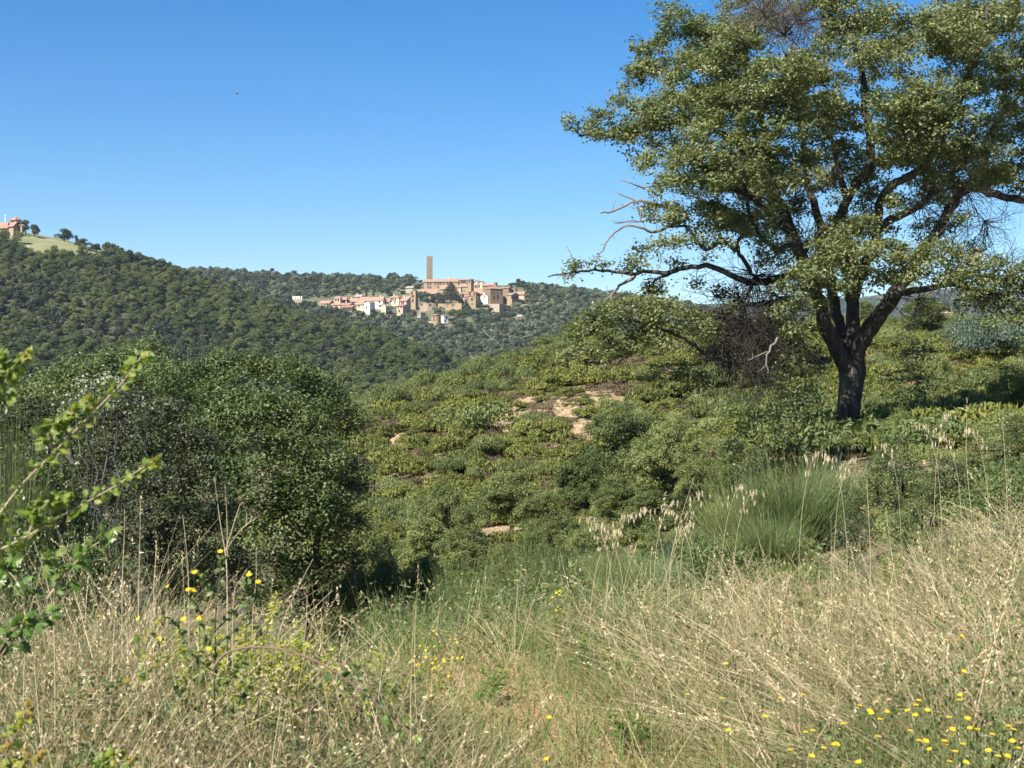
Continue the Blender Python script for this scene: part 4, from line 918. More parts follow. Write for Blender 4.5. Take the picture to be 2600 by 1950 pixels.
vis &= vpx < 1560
idx = np.where(RNG.random(n) < np.where(ppx[ok] < 1000, .30, .14), 5 + RNG.integers(0, 2, n), RNG.integers(0, 5, n))
scatter(HILLT + DARKT, pos, scl, RNG.random(n) * 6.28, idx, 270, s / pos[:, 1], vis.astype(float), "hillside_tree", "one of the many grey-green trees on the slopes around the hilltop village", "tree", "trees on the village hill", "hillside_woodland")

# far hill behind the oak
x, y = grid_points(560, 1320, 2500, 3100, 15)
pos = np.stack([x, y, ground(x, y) - 1], 1); n = len(x); s = 1.6 + 1.6 * RNG.random(n)
scatter_mass("far_woodland", HILLT, pos, np.stack([s, s, s * .7], 1), np.stack([s * 0, s * 0, RNG.random(n) * 6.28], 1), RNG.integers(0, 5, n))

# edge of the meadow and its single trees on the skyline
def tree_at(protos, k, px, py_base, wpx, hpx, y0, label, name="hillside_tree", cat="tree", group=None, Y=None):
    p = hit(px, py_base, y0) if Y is None else np.array([P(px, 0, Y)[0], Y, gz(P(px, 0, Y)[0], Y)])
    d = protos[k % len(protos)]
    bb = np.array([v for v in d.bound_box]); w0 = max(np.ptp(bb[:, 0]), np.ptp(bb[:, 1])); h0 = bb[:, 2].max()
    o = bpy.data.objects.new(name, d.data); C.objects.link(o); o.location = p
    sx = wpx / FPX * p[1] / w0; sz = hpx / FPX * p[1] / h0
    o.scale = (sx, sx, sz); o.rotation_euler = (0, 0, RNG.random() * 6.28)
    return tag(o, label, cat, group)
BIGDARK = [crown_mesh(270 + k, "meadow_tree", 7, 7, 4200, .45, M['dark_leaf'], 15, .12, .8) for k in range(2)]
tree_at(BIGDARK, 0, 65, 583, 38, 38, 600, "dark round tree beside the farmhouse, nearer to its wall", "meadow_tree", Y=668)
tree_at(BIGDARK, 1, 88, 586, 34, 33, 600, "dark round tree on visible trunks, second from the farmhouse", "meadow_tree", Y=662)
tree_at(BIGDARK, 0, 163, 603, 48, 33, 600, "dark rounded thicket standing alone on the meadow skyline", "meadow_tree", Y=668)
tree_at(BIGDARK, 1, 194, 606, 14, 24, 600, "slim dark tree right of the thicket on the meadow skyline", "meadow_tree", Y=668)
tree_at(BIGDARK, 0, 212, 618, 44, 26, 600, "dark tree at the foot of the meadow, right of the slim one", "meadow_tree", Y=655)
tree_at(BIGDARK, 1, 245, 628, 34, 22, 600, "dark tree where the meadow meets the wooded ridge", "meadow_tree", Y=655)
for k in range(16):
    px = [10, 35, 55, 78, 105, 128, 150, 168, 190, 20, 45, 90, 140, 228, 118, 70][k]; py = [628, 622, 640, 650, 650, 645, 640, 648, 658, 650, 655, 665, 660, 655, 668, 672][k]
    tree_at(WOOD, k, px, py + 8, 26 + 8 * RNG.random(), 24 + 9 * RNG.random(), 560, "one of the round oaks along the lower edge of the hilltop meadow", "woodland_tree", group="oaks along the meadow's edge", Y=612 - (py - 640) * .6)

RNG = np.random.default_rng(77)
# ------------------------------------------------------------------ shrubs on the scrub hillside
def ribbons(mb, base, d0, length, width, bend, tint, seg=3, side=None):
    """grass blades / stems: (n,3) roots, start directions, bending vectors"""
    n = len(base); t = np.linspace(0, 1, seg + 1)[None, :, None]
    L = np.broadcast_to(length, (n,))[:, None, None]
    c = base[:, None, :] + (d0[:, None, :] * t + bend[:, None, :] * t ** 2) * L
    if side is None:
        side = np.cross(d0, unit(RNG.normal(size=(n, 3)) + np.array([0, -1.2, 0])))
    side = unit(side)
    w = np.broadcast_to(width, (n,))[:, None, None] * (1 - .8 * t) * .5
    V = np.stack([c - side[:, None, :] * w, c + side[:, None, :] * w], 2).reshape(n, -1, 3)
    m = 2 * (seg + 1)
    q1 = np.array([[2 * k, 2 * k + 1, 2 * k + 3, 2 * k + 2] for k in range(seg)])
    Q = (np.arange(n)[:, None, None] * m + q1[None]).reshape(-1, 4)
    mb.add(V.reshape(-1, 3), Q, None, np.repeat(np.clip(np.broadcast_to(tint, (n,)), 0, 1), m))

def broom_mesh(seed, name, w, h, n, width, mat, woody=True, seg=3):
    global RNG
    keep = RNG; RNG = np.random.default_rng(seed)
    mb = MB()
    a = RNG.random(n) * 6.283; r = (w * .30) * np.sqrt(RNG.random(n))
    base = np.stack([r * np.cos(a), r * np.sin(a), h * ((.04 + .62 * RNG.random(n) ** 1.0) if woody else (.10 + .35 * RNG.random(n)))], 1)
    out = np.stack([np.cos(a), np.sin(a), np.zeros(n)], 1) * (r / (w * .30))[:, None]
    d = unit(out * (.62 if woody else .48) + np.array([0, 0, 1.0]) + RNG.normal(size=(n, 3)) * .22)
    ribbons(mb, base, d, h * ((.26 + .18 * RNG.random(n)) if woody else (.28 + .50 * RNG.random(n))), width, out * .10 + RNG.normal(size=(n, 3)) * .07, .5 + (.2 if woody else .32) * RNG.normal(size=n), seg)
    mats = [mat]
    if woody:
        k = n // 5; a = RNG.random(k) * 6.283; rr = w * .12 * RNG.random(k)
        b = np.stack([rr * np.cos(a), rr * np.sin(a), np.full(k, -.1)], 1)
        o2 = np.stack([np.cos(a), np.sin(a), np.zeros(k)], 1)
        m2 = MB(); ribbons(m2, b, unit(o2 * .6 * RNG.random((k, 1)) + np.array([0, 0, 1.])), h * .5, width * 1.3, o2 * .1, RNG.random(k), 2)
        mb.add(np.concatenate(m2.v), np.concatenate(m2.q), None, np.concatenate(m2.tint), 1); mats.append(M['heath_brown'])
    RNG = keep
    return mb, mats
def heath_mesh(seed, w, h, n, leaf, mat, spiky=.6, asp=.38):
    global RNG
    keep = RNG; RNG = np.random.default_rng(seed)
    mb = MB()
    bl = [(w * .3 * RNG.normal(), w * .3 * RNG.normal(), h * (.35 + .25 * RNG.random()), w * (.2 + .12 * RNG.random())) for _ in range(7)]
    for b in bl:
        k = n // 7; v = unit(RNG.normal(size=(2 * k, 3))); v = v[v[:, 2] > -.35][:k]
        c = np.array(b[:3]) + v * b[3] * np.array([1, 1, h / w * 1.1]) * (.65 + .45 * RNG.random((len(v), 1)))
        up = np.broadcast_to(np.array([0, 0, 1.0]), v.shape)
        leaf_quads(mb, c, v * .8 + RNG.normal(size=v.shape) * .6, leaf, leaf * asp, .45 + .12 * RNG.normal() + .15 * RNG.normal(size=len(v)), along=up * spiky + v * .6)
    RNG = keep
    return mb
BROOM = []
for k in range(4):
    BROOM.append(loose(heath_mesh(300 + k, 1.45, 1.05, 3000, .17, M['broom_stem'], 1.6, .14), "broom_shrub", M['broom_stem']))
HEATH = [loose(heath_mesh(320 + k, 1.2, .75, 1100, .15, M['heath_leaf']), "heath_shrub", M['heath_leaf']) for k in range(4)]
HEATH += [loose(heath_mesh(330 + k, 1.1, .55, 900, .10, M['heath_brown'], .6, .3), "heath_shrub", M['heath_brown']) for k in range(2)]
MASTIC = [loose(heath_mesh(340 + k, 1.7, 1.2, 1700, .13, M['scrub_leaf'], .1), "mastic_shrub", M['scrub_leaf']) for k in range(3)]

YS3, PXS3, COVER3 = horizon_cover(.5, 12, 140)
def scrub_layer(protos, step, prob, sand_max, smin, smax, n_obj, oname, label, group, mass, zs=1.0, yr=(27, 128), gully=False):
    x, y = grid_points(-14, 48, yr[0], yr[1], step)
    ppx = CX + FPX * x / y
    ok = (ppx > 780) & (ppx < 2700) & ((y > 46) | (ppx > np.interp(y, [27, 34, 46], [2230, 2000, 1800])) | gully) & (sand_mask(x, y) < sand_max) & (RNG.random(len(x)) < prob(x, y, ppx))
    x, y = x[ok], y[ok]; n = len(x)
    pos = np.stack([x, y, ground(x, y) - .08], 1)
    s = smin + (smax - smin) * RNG.random(n) ** 1.5
    vis, vpx, vpy = seen(pos, .8, COVER3, YS3, PXS3, 2)
    scatter(protos, pos, np.stack([s, s, s * zs * (.8 + .4 * RNG.random(n))], 1), RNG.random(n) * 6.28, RNG.integers(0, len(protos), n), n_obj, s / y, vis.astype(float), oname, label, "shrub", group, mass)
crest = lambda y, px: np.clip(1 - np.abs(y - np.interp(px, [900, 1300], [75, 76])) / 9, 0, 1) * (px < 1330)
scrub_layer(BROOM, 1.35, lambda x, y, px: .10 + .9 * crest(y, px) + .28 * (fbm(x / 6, y / 6, 71, 2) > .58), .4, .7, 1.25, 230, "broom_shrub", "one of the domed green brooms dotted over the sandy hillside", "brooms on the hillside", "broom_scrub")
scrub_layer(HEATH, .66, lambda x, y, px: .62 + .4 * fbm(x / 4, y / 4, 73, 2), .46, .5, 1.2, 220, "heath_shrub", "one of the low yellow-green heath cushions around the bare sand patches", "heath cushions on the hillside", "heath_scrub")
x, y = grid_points(-12, 30, 48, 122, .62)
sm = sand_mask(x, y); ok = (sm > .12) & (RNG.random(len(x)) < np.where(sm < .6, .42, .40 * (fbm(x / 1.2, y / 2.0, 79, 3) > .46) + .10)); x, y = x[ok], y[ok]; s = .16 + .50 * RNG.random(len(x)) ** 1.4
scatter_mass("sand_tufts", HEATH, np.stack([x, y, ground(x, y) - .03], 1), np.stack([s, s, s * .9], 1), np.stack([s * 0, s * 0, RNG.random(len(x)) * 6.28], 1), RNG.integers(0, 6, len(x)))
scrub_layer(MASTIC, 2.6, lambda x, y, px: .34 * (fbm(x / 8, y / 8, 75, 2) > .50), .2, .6, 1.3, 120, "mastic_shrub", "one of the rounded darker green bushes scattered over the hillside", "dark bushes on the hillside", "bush_scrub")
FINE = [loose(heath_mesh(350 + k, 1.1, .7, 3600, .055, M['scrub_leaf'], .25), "low_bush", M['scrub_leaf']) for k in range(3)]
for (pr, st, pb, a, b, nm, yr) in ((FINE, .8, .6, .35, .95, "gully_bushes", (10, 30)), (MASTIC, 1.5, .45, .3, .6, "gully_thicket", (30, 48)), (HEATH, .8, .5, .35, .8, "gully_heath", (28, 48))):
    scrub_layer(pr, st, lambda x, y, px: pb * ~((px > 2080) & (px < 2240) & (y > 21) & (y < 35)) * (y > np.interp(px, [780, 1000, 1300, 1600, 1800, 2050, 2650], [11, 13.5, 15.5, 17, 15, 13.5, 14])), .5, a, b, 0, nm, nm, nm, nm, 1.0, yr, True)
# grey-blue feathery bush on the right skyline
mb, mt = heath_mesh(390, 4.2, 2.1, 9000, .14, M['blue_broom_stem'], .5), M['blue_broom_stem']
o = mb.build("feathery_bush", mt); p = P(2500, 880, 66); o.location = (p[0], 66, gz(p[0], 66) - .1)
o.scale = (.9, .9, ((CY - 785) / FPX * 66 - gz(p[0], 66)) / 2.1)
tag(o, "grey-blue feathery bush on the right skyline under the oak's leaves", "bush")
mb, mt = heath_mesh(391, 3.0, 2.0, 7000, .14, M['blue_broom_stem'], .5), M['blue_broom_stem']
o = mb.build("feathery_bush", mt); p = P(2590, 880, 70); o.location = (p[0], 70, gz(p[0], 70) - .1)
o.scale = (.9, .9, ((CY - 800) / FPX * 70 - gz(p[0], 70)) / 2.0)
tag(o, "second grey-blue feathery bush, cut by the right edge of the picture", "bush")

# ------------------------------------------------------------------ the village on its hill
M['stone_tan'] = plain_mat("stone_tan", [(0.25, (0.158, 0.112, 0.067)), (0.5, (0.259, 0.191, 0.120)), (0.8, (0.374, 0.289, 0.190))], 1.6, .9, .5, .1, detail=8)
M['stone_brown'] = plain_mat("stone_brown", [(0.25, (0.108, 0.072, 0.046)), (0.5, (0.187, 0.134, 0.084)), (0.8, (0.274, 0.206, 0.134))], 1.6, .9, .5, .1, detail=8)
M['stone_pale'] = plain_mat("stone_pale", [(0.25, (0.187, 0.152, 0.113)), (0.5, (0.302, 0.253, 0.190)), (0.8, (0.403, 0.353, 0.275))], 1.3, .9, .5, .1, detail=8)
M['tower_stone'] = plain_mat("tower_stone", [(0.25, (0.120, 0.094, 0.060)), (0.5, (0.204, 0.164, 0.107)), (0.8, (0.288, 0.238, 0.163))], 1.4, .9, .6, .1, detail=8)
M['plaster_white'] = plain_mat("plaster_white", [(0.3, (0.66, 0.62, 0.54)), (0.7, (0.80, 0.77, 0.70))], .8, .9, .2)
M['plaster_cream'] = plain_mat("plaster_cream", [(0.3, (0.418, 0.361, 0.254)), (0.7, (0.518, 0.462, 0.339))], .8, .9, .2)
M['plaster_yellow'] = plain_mat("plaster_yellow", [(0.3, (0.480, 0.435, 0.258)), (0.7, (0.576, 0.533, 0.344))], .8, .9, .2)
M['plaster_pink'] = plain_mat("plaster_pink", [(0.3, (0.331, 0.238, 0.183)), (0.7, (0.432, 0.332, 0.261))], .8, .9, .2)
M['plaster_orange'] = plain_mat("plaster_orange", [(0.3, (0.400, 0.238, 0.146)), (0.7, (0.512, 0.328, 0.215))], .8, .9, .2)
M['roof_red'] = plain_mat("roof_red", [(0.25, (0.160, 0.086, 0.060)), (0.5, (0.288, 0.168, 0.125)), (0.8, (0.400, 0.254, 0.198))], 1.0, .9, .5, .1, detail=7)
M['roof_brown'] = plain_mat("roof_brown", [(0.25, (0.152, 0.090, 0.065)), (0.5, (0.256, 0.160, 0.112)), (0.8, (0.344, 0.238, 0.172))], 1.3, .9, .5, .1, detail=7)
M['roof_grey'] = plain_mat("roof_grey", [(0.25, (0.18, 0.15, 0.12)), (0.8, (0.36, 0.30, 0.25))], 1.3, .9, .5, .1)
M['dark_pane'] = plain_mat("dark_pane", [(0.3, (0.035, 0.028, 0.022)), (0.8, (0.075, 0.06, 0.05))], 4, .4, 0)
M['metal'] = plain_mat("metal", [(0.3, (0.10, 0.10, 0.10)), (0.8, (0.2, 0.2, 0.2))], 4, .5, 0)
M['white_paint'] = plain_mat("white_paint", [(0.3, (0.72, 0.72, 0.70)), (0.8, (0.82, 0.82, 0.80))], 4, .6, 0)

def frame_mesh(mb, cx, cz, w, h, y=0.0):
    pass

def house(label, pl, pr, side, top, base, roof, rh, wall, rcol, wins=(), Y=None, depth=8.0, yaw=24.0, name="house", cat="house", y0=700.0, door=None, sidewins=(), chimney=None, over=.45, rooflabel=None, swall=None):
    """front face spans photo pixels pl..pr, eaves at row top, foot at row base; side > 0: that many pixels of the right
    flank show as well, side < 0: of the left flank. wins: (x 0..1, row, width m, height m) on the front"""
    if Y is None: Y = hit((pl + pr) / 2, base, y0)[1]
    k = Y / FPX
    if side: ya = math.radians(yaw); dpt = abs(side) * k / math.sin(ya); w = (pr - pl) * k / math.cos(ya)
    else: ya = 0.0; dpt = depth; w = (pr - pl) * k
    zt = (CY - top) * k; zb = (CY - base) * k
    H = zt - zb; rm = rh * k
    x0 = (pl - CX) * k
    sgn = -1 if side >= 0 else 1
    org = np.array([x0, Y + (w * math.sin(ya) if side >= 0 and side else 0.0), zb])
    if side < 0: org[0] = x0
    t = thing(name, org, label, cat, None, sgn * ya)
    D = 4.0
    mb = MB()
    V = [[0, 0, -D], [w, 0, -D], [w, dpt, -D], [0, dpt, -D], [0, 0, H], [w, 0, H], [w, dpt, H], [0, dpt, H]]
    mb.add(V, [[0, 1, 5, 4], [1, 2, 6, 5], [2, 3, 7, 6], [3, 0, 4, 7], [4, 5, 6, 7]])
    if roof == 'gable_y': mb.add([[0, .02, H], [w, .02, H], [w / 2, .02, H + rm - .1], [0, dpt - .02, H], [w, dpt - .02, H], [w / 2, dpt - .02, H + rm - .1]], None, [[0, 1, 2], [4, 3, 5]])
    if roof == 'gable_x': mb.add([[.02, 0, H], [.02, dpt, H], [.02, dpt / 2, H + rm - .1], [w - .02, 0, H], [w - .02, dpt, H], [w - .02, dpt / 2, H + rm - .1]], None, [[1, 0, 2], [3, 4, 5]])
    if roof == 'shed': mb.add([[.02, 0, H], [.02, dpt, H], [.02, dpt, H + rm - .1], [w - .02, 0, H], [w - .02, dpt, H], [w - .02, dpt, H + rm - .1]], [[2, 1, 4, 5]], [[1, 0, 2], [3, 4, 5]])
    mb.build("wall", M[wall], t)
    o = over; e = .28; mb = MB()
    def slab(a, b, c, d):
        p = np.array([a, b, c, d], float); n = unit(np.cross(p[1] - p[0], p[3] - p[0])) * e
        if n[2] < 0: n = -n
        mb.add(np.vstack([p, p + n]), [[0, 3, 2, 1], [4, 5, 6, 7], [0, 1, 5, 4], [1, 2, 6, 5], [2, 3, 7, 6], [3, 0, 4, 7]])
    if roof == 'gable_x':
        g = rm / (dpt / 2) * o
        slab([-o, -o, H - g], [w + o, -o, H - g], [w + o, dpt / 2, H + rm], [-o, dpt / 2, H + rm]); slab([w + o, dpt + o, H - g], [-o, dpt + o, H - g], [-o, dpt / 2 + .01, H + rm], [w + o, dpt / 2 + .01, H + rm])
    elif roof == 'gable_y':
        g = rm / (w / 2) * o
        slab([-o, -o, H - g], [w / 2, -o, H + rm], [w / 2, dpt + o, H + rm], [-o, dpt + o, H - g]); slab([w + o, -o, H - g], [w + o, dpt + o, H - g], [w / 2 + .01, dpt + o, H + rm], [w / 2 + .01, -o, H + rm])
    elif roof == 'shed':
        g = rm / dpt * o
        slab([-o, -o, H - g], [w + o, -o, H - g], [w + o, dpt + o, H + rm + g], [-o, dpt + o, H + rm + g])
    elif roof == 'hip':
        i = min(w, dpt) / 2 * .98
        rz = H + rm; h0 = H - .12
        A = np.array([[-o, -o, h0], [w + o, -o, h0], [w + o, dpt + o, h0], [-o, dpt + o, h0]])
        if w >= dpt: R = np.array([[i, dpt / 2, rz], [max(w - i, i + .05), dpt / 2, rz]]); F = ([[0, 1, 5, 4], [2, 3, 4, 5]], [[1, 2, 5], [3, 0, 4]])
        else: R = np.array([[w / 2, i, rz], [w / 2, max(dpt - i, i + .05), rz]]); F = ([[1, 2, 5, 4], [3, 0, 4, 5]], [[0, 1, 4], [2, 3, 5]])
        mb.add(np.vstack([A, R]), F[0], F[1])
        mb.add(np.vstack([A - [0, 0, .22], A]), [[0, 1, 5, 4], [1, 2, 6, 5], [2, 3, 7, 6], [3, 0, 4, 7], [0, 3, 2, 1]])
    elif roof == 'flat':
        mb.box([w / 2, dpt / 2, H + .12], [w + .3, dpt + .3, .24])
    rf = None
    if mb.n: rf = mb.build("roof", M[rcol], t)
    for (u, row, ww, hh) in wins:
        ww *= 1.25; hh *= 1.25
        mb = MB(); z = (CY - row) * k - zb
        mb.box([u * w, -.02, z], [ww, .10, hh]); wo = mb.build("window", M['dark_pane'], t)
        mb = MB(); mb.box([u * w, -.05, z - hh / 2 - .08], [ww + .3, .16, .14]); mb.build("sill", M['stone_pale'], wo)
    for (v, row, ww, hh) in sidewins:
        mb = MB(); z = (CY - row) * k - zb
        mb.box([w + .02 if side >= 0 else -.02, v * dpt, z], [.10, ww, hh]); mb.build("window", M['dark_pane'], t)
    if door:
        mb = MB(); mb.box([door[0] * w, -.02, door[2] / 2], [door[1], .12, door[2]]); mb.build("door", M['dark_pane'], t)
    if chimney and rf:
        for (u, v) in chimney:
            mb = MB(); mb.box([u * w, v * dpt, H + rm * .8 + .5], [.7, .6, 1.8]); mb.box([u * w, v * dpt, H + rm * .8 + 1.5], [.9, .8, .16]); mb.build("chimney", M['plaster_cream'], rf)
    return t

W1 = lambda us, row, ww=.9, hh=1.3: [(u, row, ww, hh) for u in us]
# lower street on the left
house("terracotta-roofed house lowest at the left end of the village", 809, 836, 10, 770, 779, 'gable_x', 7, 'plaster_pink', 'roof_red', W1([.55, .8], 774), yaw=28)
house("hip-roofed pinkish house standing highest at the village's left end", 847, 864, 4, 757, 772, 'hip', 5, 'plaster_pink', 'roof_red', W1([.3, .7], 762))
house("small house with a brownish roof right of the left end's highest roof", 864, 880, 2, 759, 771, 'gable_x', 4, 'plaster_pink', 'roof_red', W1([.3, .7], 764))
house("pale pink house under a long red roof left of the tall chimney", 873, 909, 2, 763, 773, 'gable_x', 5, 'plaster_pink', 'roof_red', W1([.2, .45, .7], 767), chimney=[(.5, .6)])
house("small grey-roofed house with a chimney peeping over the long red roof", 901, 918, 4, 753, 766, 'gable_x', 4, 'plaster_pink', 'roof_grey', W1([.5], 757), chimney=[(.2, .5)])
house("long house with the widest red roof above a white wall", 912, 972, 4, 761, 785, 'gable_x', 8, 'plaster_white', 'roof_red', W1([.25, .42, .85], 766, 1.2, 1.5) + W1([.86, .92], 776, 1.0, 1.2), chimney=[(.88, .4)])
house("house with a long tiled roof and dark gable end in the lower street", 836, 887, 11, 774, 788, 'gable_x', 5, 'plaster_pink', 'roof_red', W1([.3, .55, .8], 778, .8, 1.0))
house("low shed with a wide dark opening under the lower street", 864, 894, 4, 780, 792, 'shed', 4, 'stone_brown', 'roof_brown', [(.6, 785, 5.0, 1.6)])
house("cream house with a dark arched doorway in the lower street", 905, 923, 2, 771, 795, 'shed', 8, 'plaster_cream', 'roof_red', W1([.3], 777) , door=None)
house("narrow white house with a dark shaded flank in the lower street", 925, 939, 11, 768, 798, 'gable_y', 3, 'plaster_white', 'roof_grey', W1([.35], 780, .9, 1.2))
house("tall pale yellow house with a plain gable in the lower street", 967, 979, 16, 777, 800, 'gable_y', 5, 'plaster_yellow', 'roof_grey', W1([.4], 788, .7, .9), yaw=35, sidewins=[(.4, 784, 1.0, 1.2)])
house("red-roofed low house between the white wall and the cream house", 972, 990, 2, 763, 785, 'gable_x', 5, 'plaster_pink', 'roof_red', [(.5, 771, 3.0, 1.0)])
house("cream house with four small windows under a shallow brown roof", 989, 1013, 6, 755, 778, 'hip', 6, 'plaster_cream', 'roof_brown', W1([.15, .35, .6], 760, .8, 1.2) + W1([.55], 767, .8, 1.2), chimney=[(.3, .5)])
house("pinkish house with a broad tiled roof and a tall dark flank", 1014, 1032, 10, 764, 799, 'shed', 12, 'plaster_pink', 'roof_red', W1([.3, .55], 770, .8, 1.4), yaw=30, chimney=[(.2, .8)])
house("lower pink house with a shaded right wall under the broad tiled roof", 1007, 1023, 8, 777, 802, 'shed', 4, 'plaster_pink', 'roof_red', W1([.4], 789, 1.0, 1.2) + W1([.25, .7], 780, .7, .9))
house("tall narrow tan house with four windows one above another", 1041, 1055, 6, 739, 788, 'flat', 1, 'stone_tan', 'roof_brown', W1([.32], 744, 1.2, 1.4) + W1([.5], 752, 1.3, 1.6) + W1([.5], 763, 1.2, 1.6), yaw=30)
house("long low building with an overhanging tiled roof behind the garden trees", 1056, 1106, 4, 744, 760, 'shed', 8, 'stone_tan', 'roof_brown', [(.1, 747, 2.6, 1.4), (.26, 747, 1.4, 1.4), (.8, 748, 1.0, 1.4)], over=1.0)
house("pale ruined house at the hill's edge left of the great palace", 1030, 1048, 2, 731, 745, 'shed', 3, 'stone_pale', 'roof_grey')
# palace, church and the upper town
house("great stone palace with two rows of small windows below the tower", 1075, 1163, 4, 715, 742, 'gable_x', 7, 'stone_tan', 'roof_brown', [(u, 719.5, .9, 1.4) for u in (.13, .2, .34, .42, .49, .58, .68, .8)] + [(u, 728.5, .8, 1.1) for u in (.13, .2, .42, .56)], depth=12, yaw=10, chimney=[(.7, .5)], name="palace", cat="palace", Y=1062)
house("upper house whose roof rises behind the palace's right half", 1137, 1168, 3, 712, 730, 'hip', 6, 'stone_tan', 'roof_brown', Y=1082, chimney=[(.1, .5), (.5, .5)])
house("open loggia with a pale frame and dark openings beside the bell tower", 1167, 1185, 2, 711, 733, 'shed', 2, 'stone_pale', 'roof_brown', [(.5, 716, 3.6, 1.5)], Y=1050)
house("church nave with a brown roof left of the bell tower", 1118, 1147, 3, 731, 747, 'gable_x', 8, 'stone_tan', 'roof_brown', W1([.3, .7], 736), name="church", cat="church", Y=1040)
house("tall pale church transept with a dark arch beside the cedar", 1160, 1175, 2, 729, 760, 'shed', 4, 'plaster_pink', 'roof_brown', [(.85, 738, 1.3, 5.0)], Y=1040)
house("low sacristy wall with one small window at the bell tower's foot", 1174, 1187, 2, 728, 760, 'shed', 3, 'stone_tan', 'roof_brown', W1([.35], 739, .8, .8), Y=1038)
house("long low roof under the cedar's right-hand branches", 1160, 1190, 2, 747, 765, 'shed', 3, 'plaster_pink', 'roof_brown', Y=1028)
t = house("square stone bell tower with a dark open belfry", 1187, 1196, 7, 709, 760, 'hip', 3, 'stone_tan', 'roof_brown', [(.5, 713.5, 1.1, 2.0)], yaw=38, name="bell_tower", cat="bell tower", Y=1036, sidewins=[(.5, 713.5, 1.1, 2.0)], over=.3)
house("pink house with a red roof right of the bell tower", 1202, 1216, 6, 719, 745, 'gable_y', 7, 'plaster_pink', 'roof_red', W1([.35, .7], 727, 1.0, 1.6), Y=1062)
house("cream gabled house at the top right of the village", 1214, 1228, 5, 720, 745, 'gable_y', 6, 'plaster_cream', 'roof_brown', W1([.2], 726, .9, 2.0), Y=1056)
house("low brown roofs between the bell tower and the white chapel", 1204, 1224, 2, 740, 762, 'shed', 6, 'plaster_cream', 'roof_brown', W1([.6], 743, 1.4, .8), Y=1034)
house("narrow pinkish house just left of the white chapel", 1213, 1226, 2, 744, 764, 'gable_x', 4, 'plaster_pink', 'roof_brown', W1([.5], 748), Y=1026)
house("stone house with two windows rising behind the lower gabled stone house", 1189, 1208, 6, 743, 770, 'gable_y', 4, 'stone_tan', 'roof_brown', W1([.22, .78], 746.5, .9, 1.8), Y=1022, sidewins=[(.5, 747, 1.2, 1.4)])
house("square stone house with a low gable standing above the green bushes", 1179, 1208, 8, 754.5, 776, 'gable_y', 4, 'stone_tan', 'roof_brown', [(.26, 760, .8, 1.5), (.68, 760, 1.5, 1.3), (.27, 772, .9, .7), (.68, 772, .9, .7)], Y=1012, yaw=20)
t = house("small white chapel with a bellcote and one dark window", 1220, 1238, 2, 752, 764, 'gable_y', 4, 'plaster_white', 'roof_grey', [(.5, 753.5, .8, 1.6)], Y=1016, name="chapel", cat="chapel", over=.2)
mb = MB(); kk = 1016 / FPX; mb.box([9 * kk, .4, (752 - 764) * -kk + 1.5], [1.0, .5, 2.0]); mb.build("bellcote", M['plaster_white'], t)
house("brown stone house behind the big hip-roofed one", 1224, 1257, 4, 724, 745, 'gable_x', 4, 'stone_brown', 'roof_brown', Y=1050)
house("small brick belfry rising over the brown stone house's right end", 1255, 1260, 3, 717, 740, 'hip', 2, 'stone_brown', 'roof_brown', [(.5, 719, .6, 1.2)], name="belfry", cat="belfry", Y=1046, yaw=35, over=.25)
house("big hip-roofed stone house with rows of windows right of the chapel", 1245, 1277, -12, 732, 762, 'hip', 7, 'stone_brown', 'roof_brown', [(u, 735.5, .8, 1.2) for u in (.12, .32, .56, .84)] + [(u, 744.5, .8, 1.2) for u in (.12, .32, .56, .84)] + [(.3, 755, 1.2, 1.8), (.58, 754, 1.2, 2.4)], Y=1024, yaw=26)
house("stone house with a shaded arch at the village's right end", 1274, 1292, 6, 731, 752, 'gable_x', 3, 'stone_brown', 'roof_brown', Y=1040, sidewins=[(.5, 735, 2.0, 2.0)])
house("small tan house farthest right on the village skyline", 1298, 1307, 2, 733, 752, 'flat', 1, 'stone_tan', 'roof_brown', W1([.4], 737, .7, .9), Y=1044)
house("low house with a wide dark opening at the village's right end", 1287, 1300, 17, 749, 764, 'gable_x', 6, 'stone_tan', 'roof_brown', Y=1018, yaw=38, sidewins=[(.45, 755, 8.5, 2.0)])
house("pale low house at the far right end of the village", 1306, 1331, 2, 745, 758, 'gable_x', 5, 'plaster_pink', 'roof_brown', W1([.3], 748, 1.0, 1.0), Y=1026)
house("small grey-roofed house among trees below the ruined wall", 1060, 1068, 12, 793, 808, 'gable_y', 3, 'stone_pale', 'roof_grey', W1([.5], 797, .7, 1.2), yaw=40)
house("small white house attached to the round tower's right side", 1127, 1138, -6, 802, 822, 'shed', 2, 'plaster_white', 'roof_grey', W1([.55], 807, .8, .9) + W1([.25], 813, .8, .9), yaw=35)
house("tiny pale hut alone among the trees right of the village", 1313, 1323, 2, 804, 812, 'shed', 3, 'plaster_pink', 'roof_grey', [(.4, 808, 1.0, .8)])

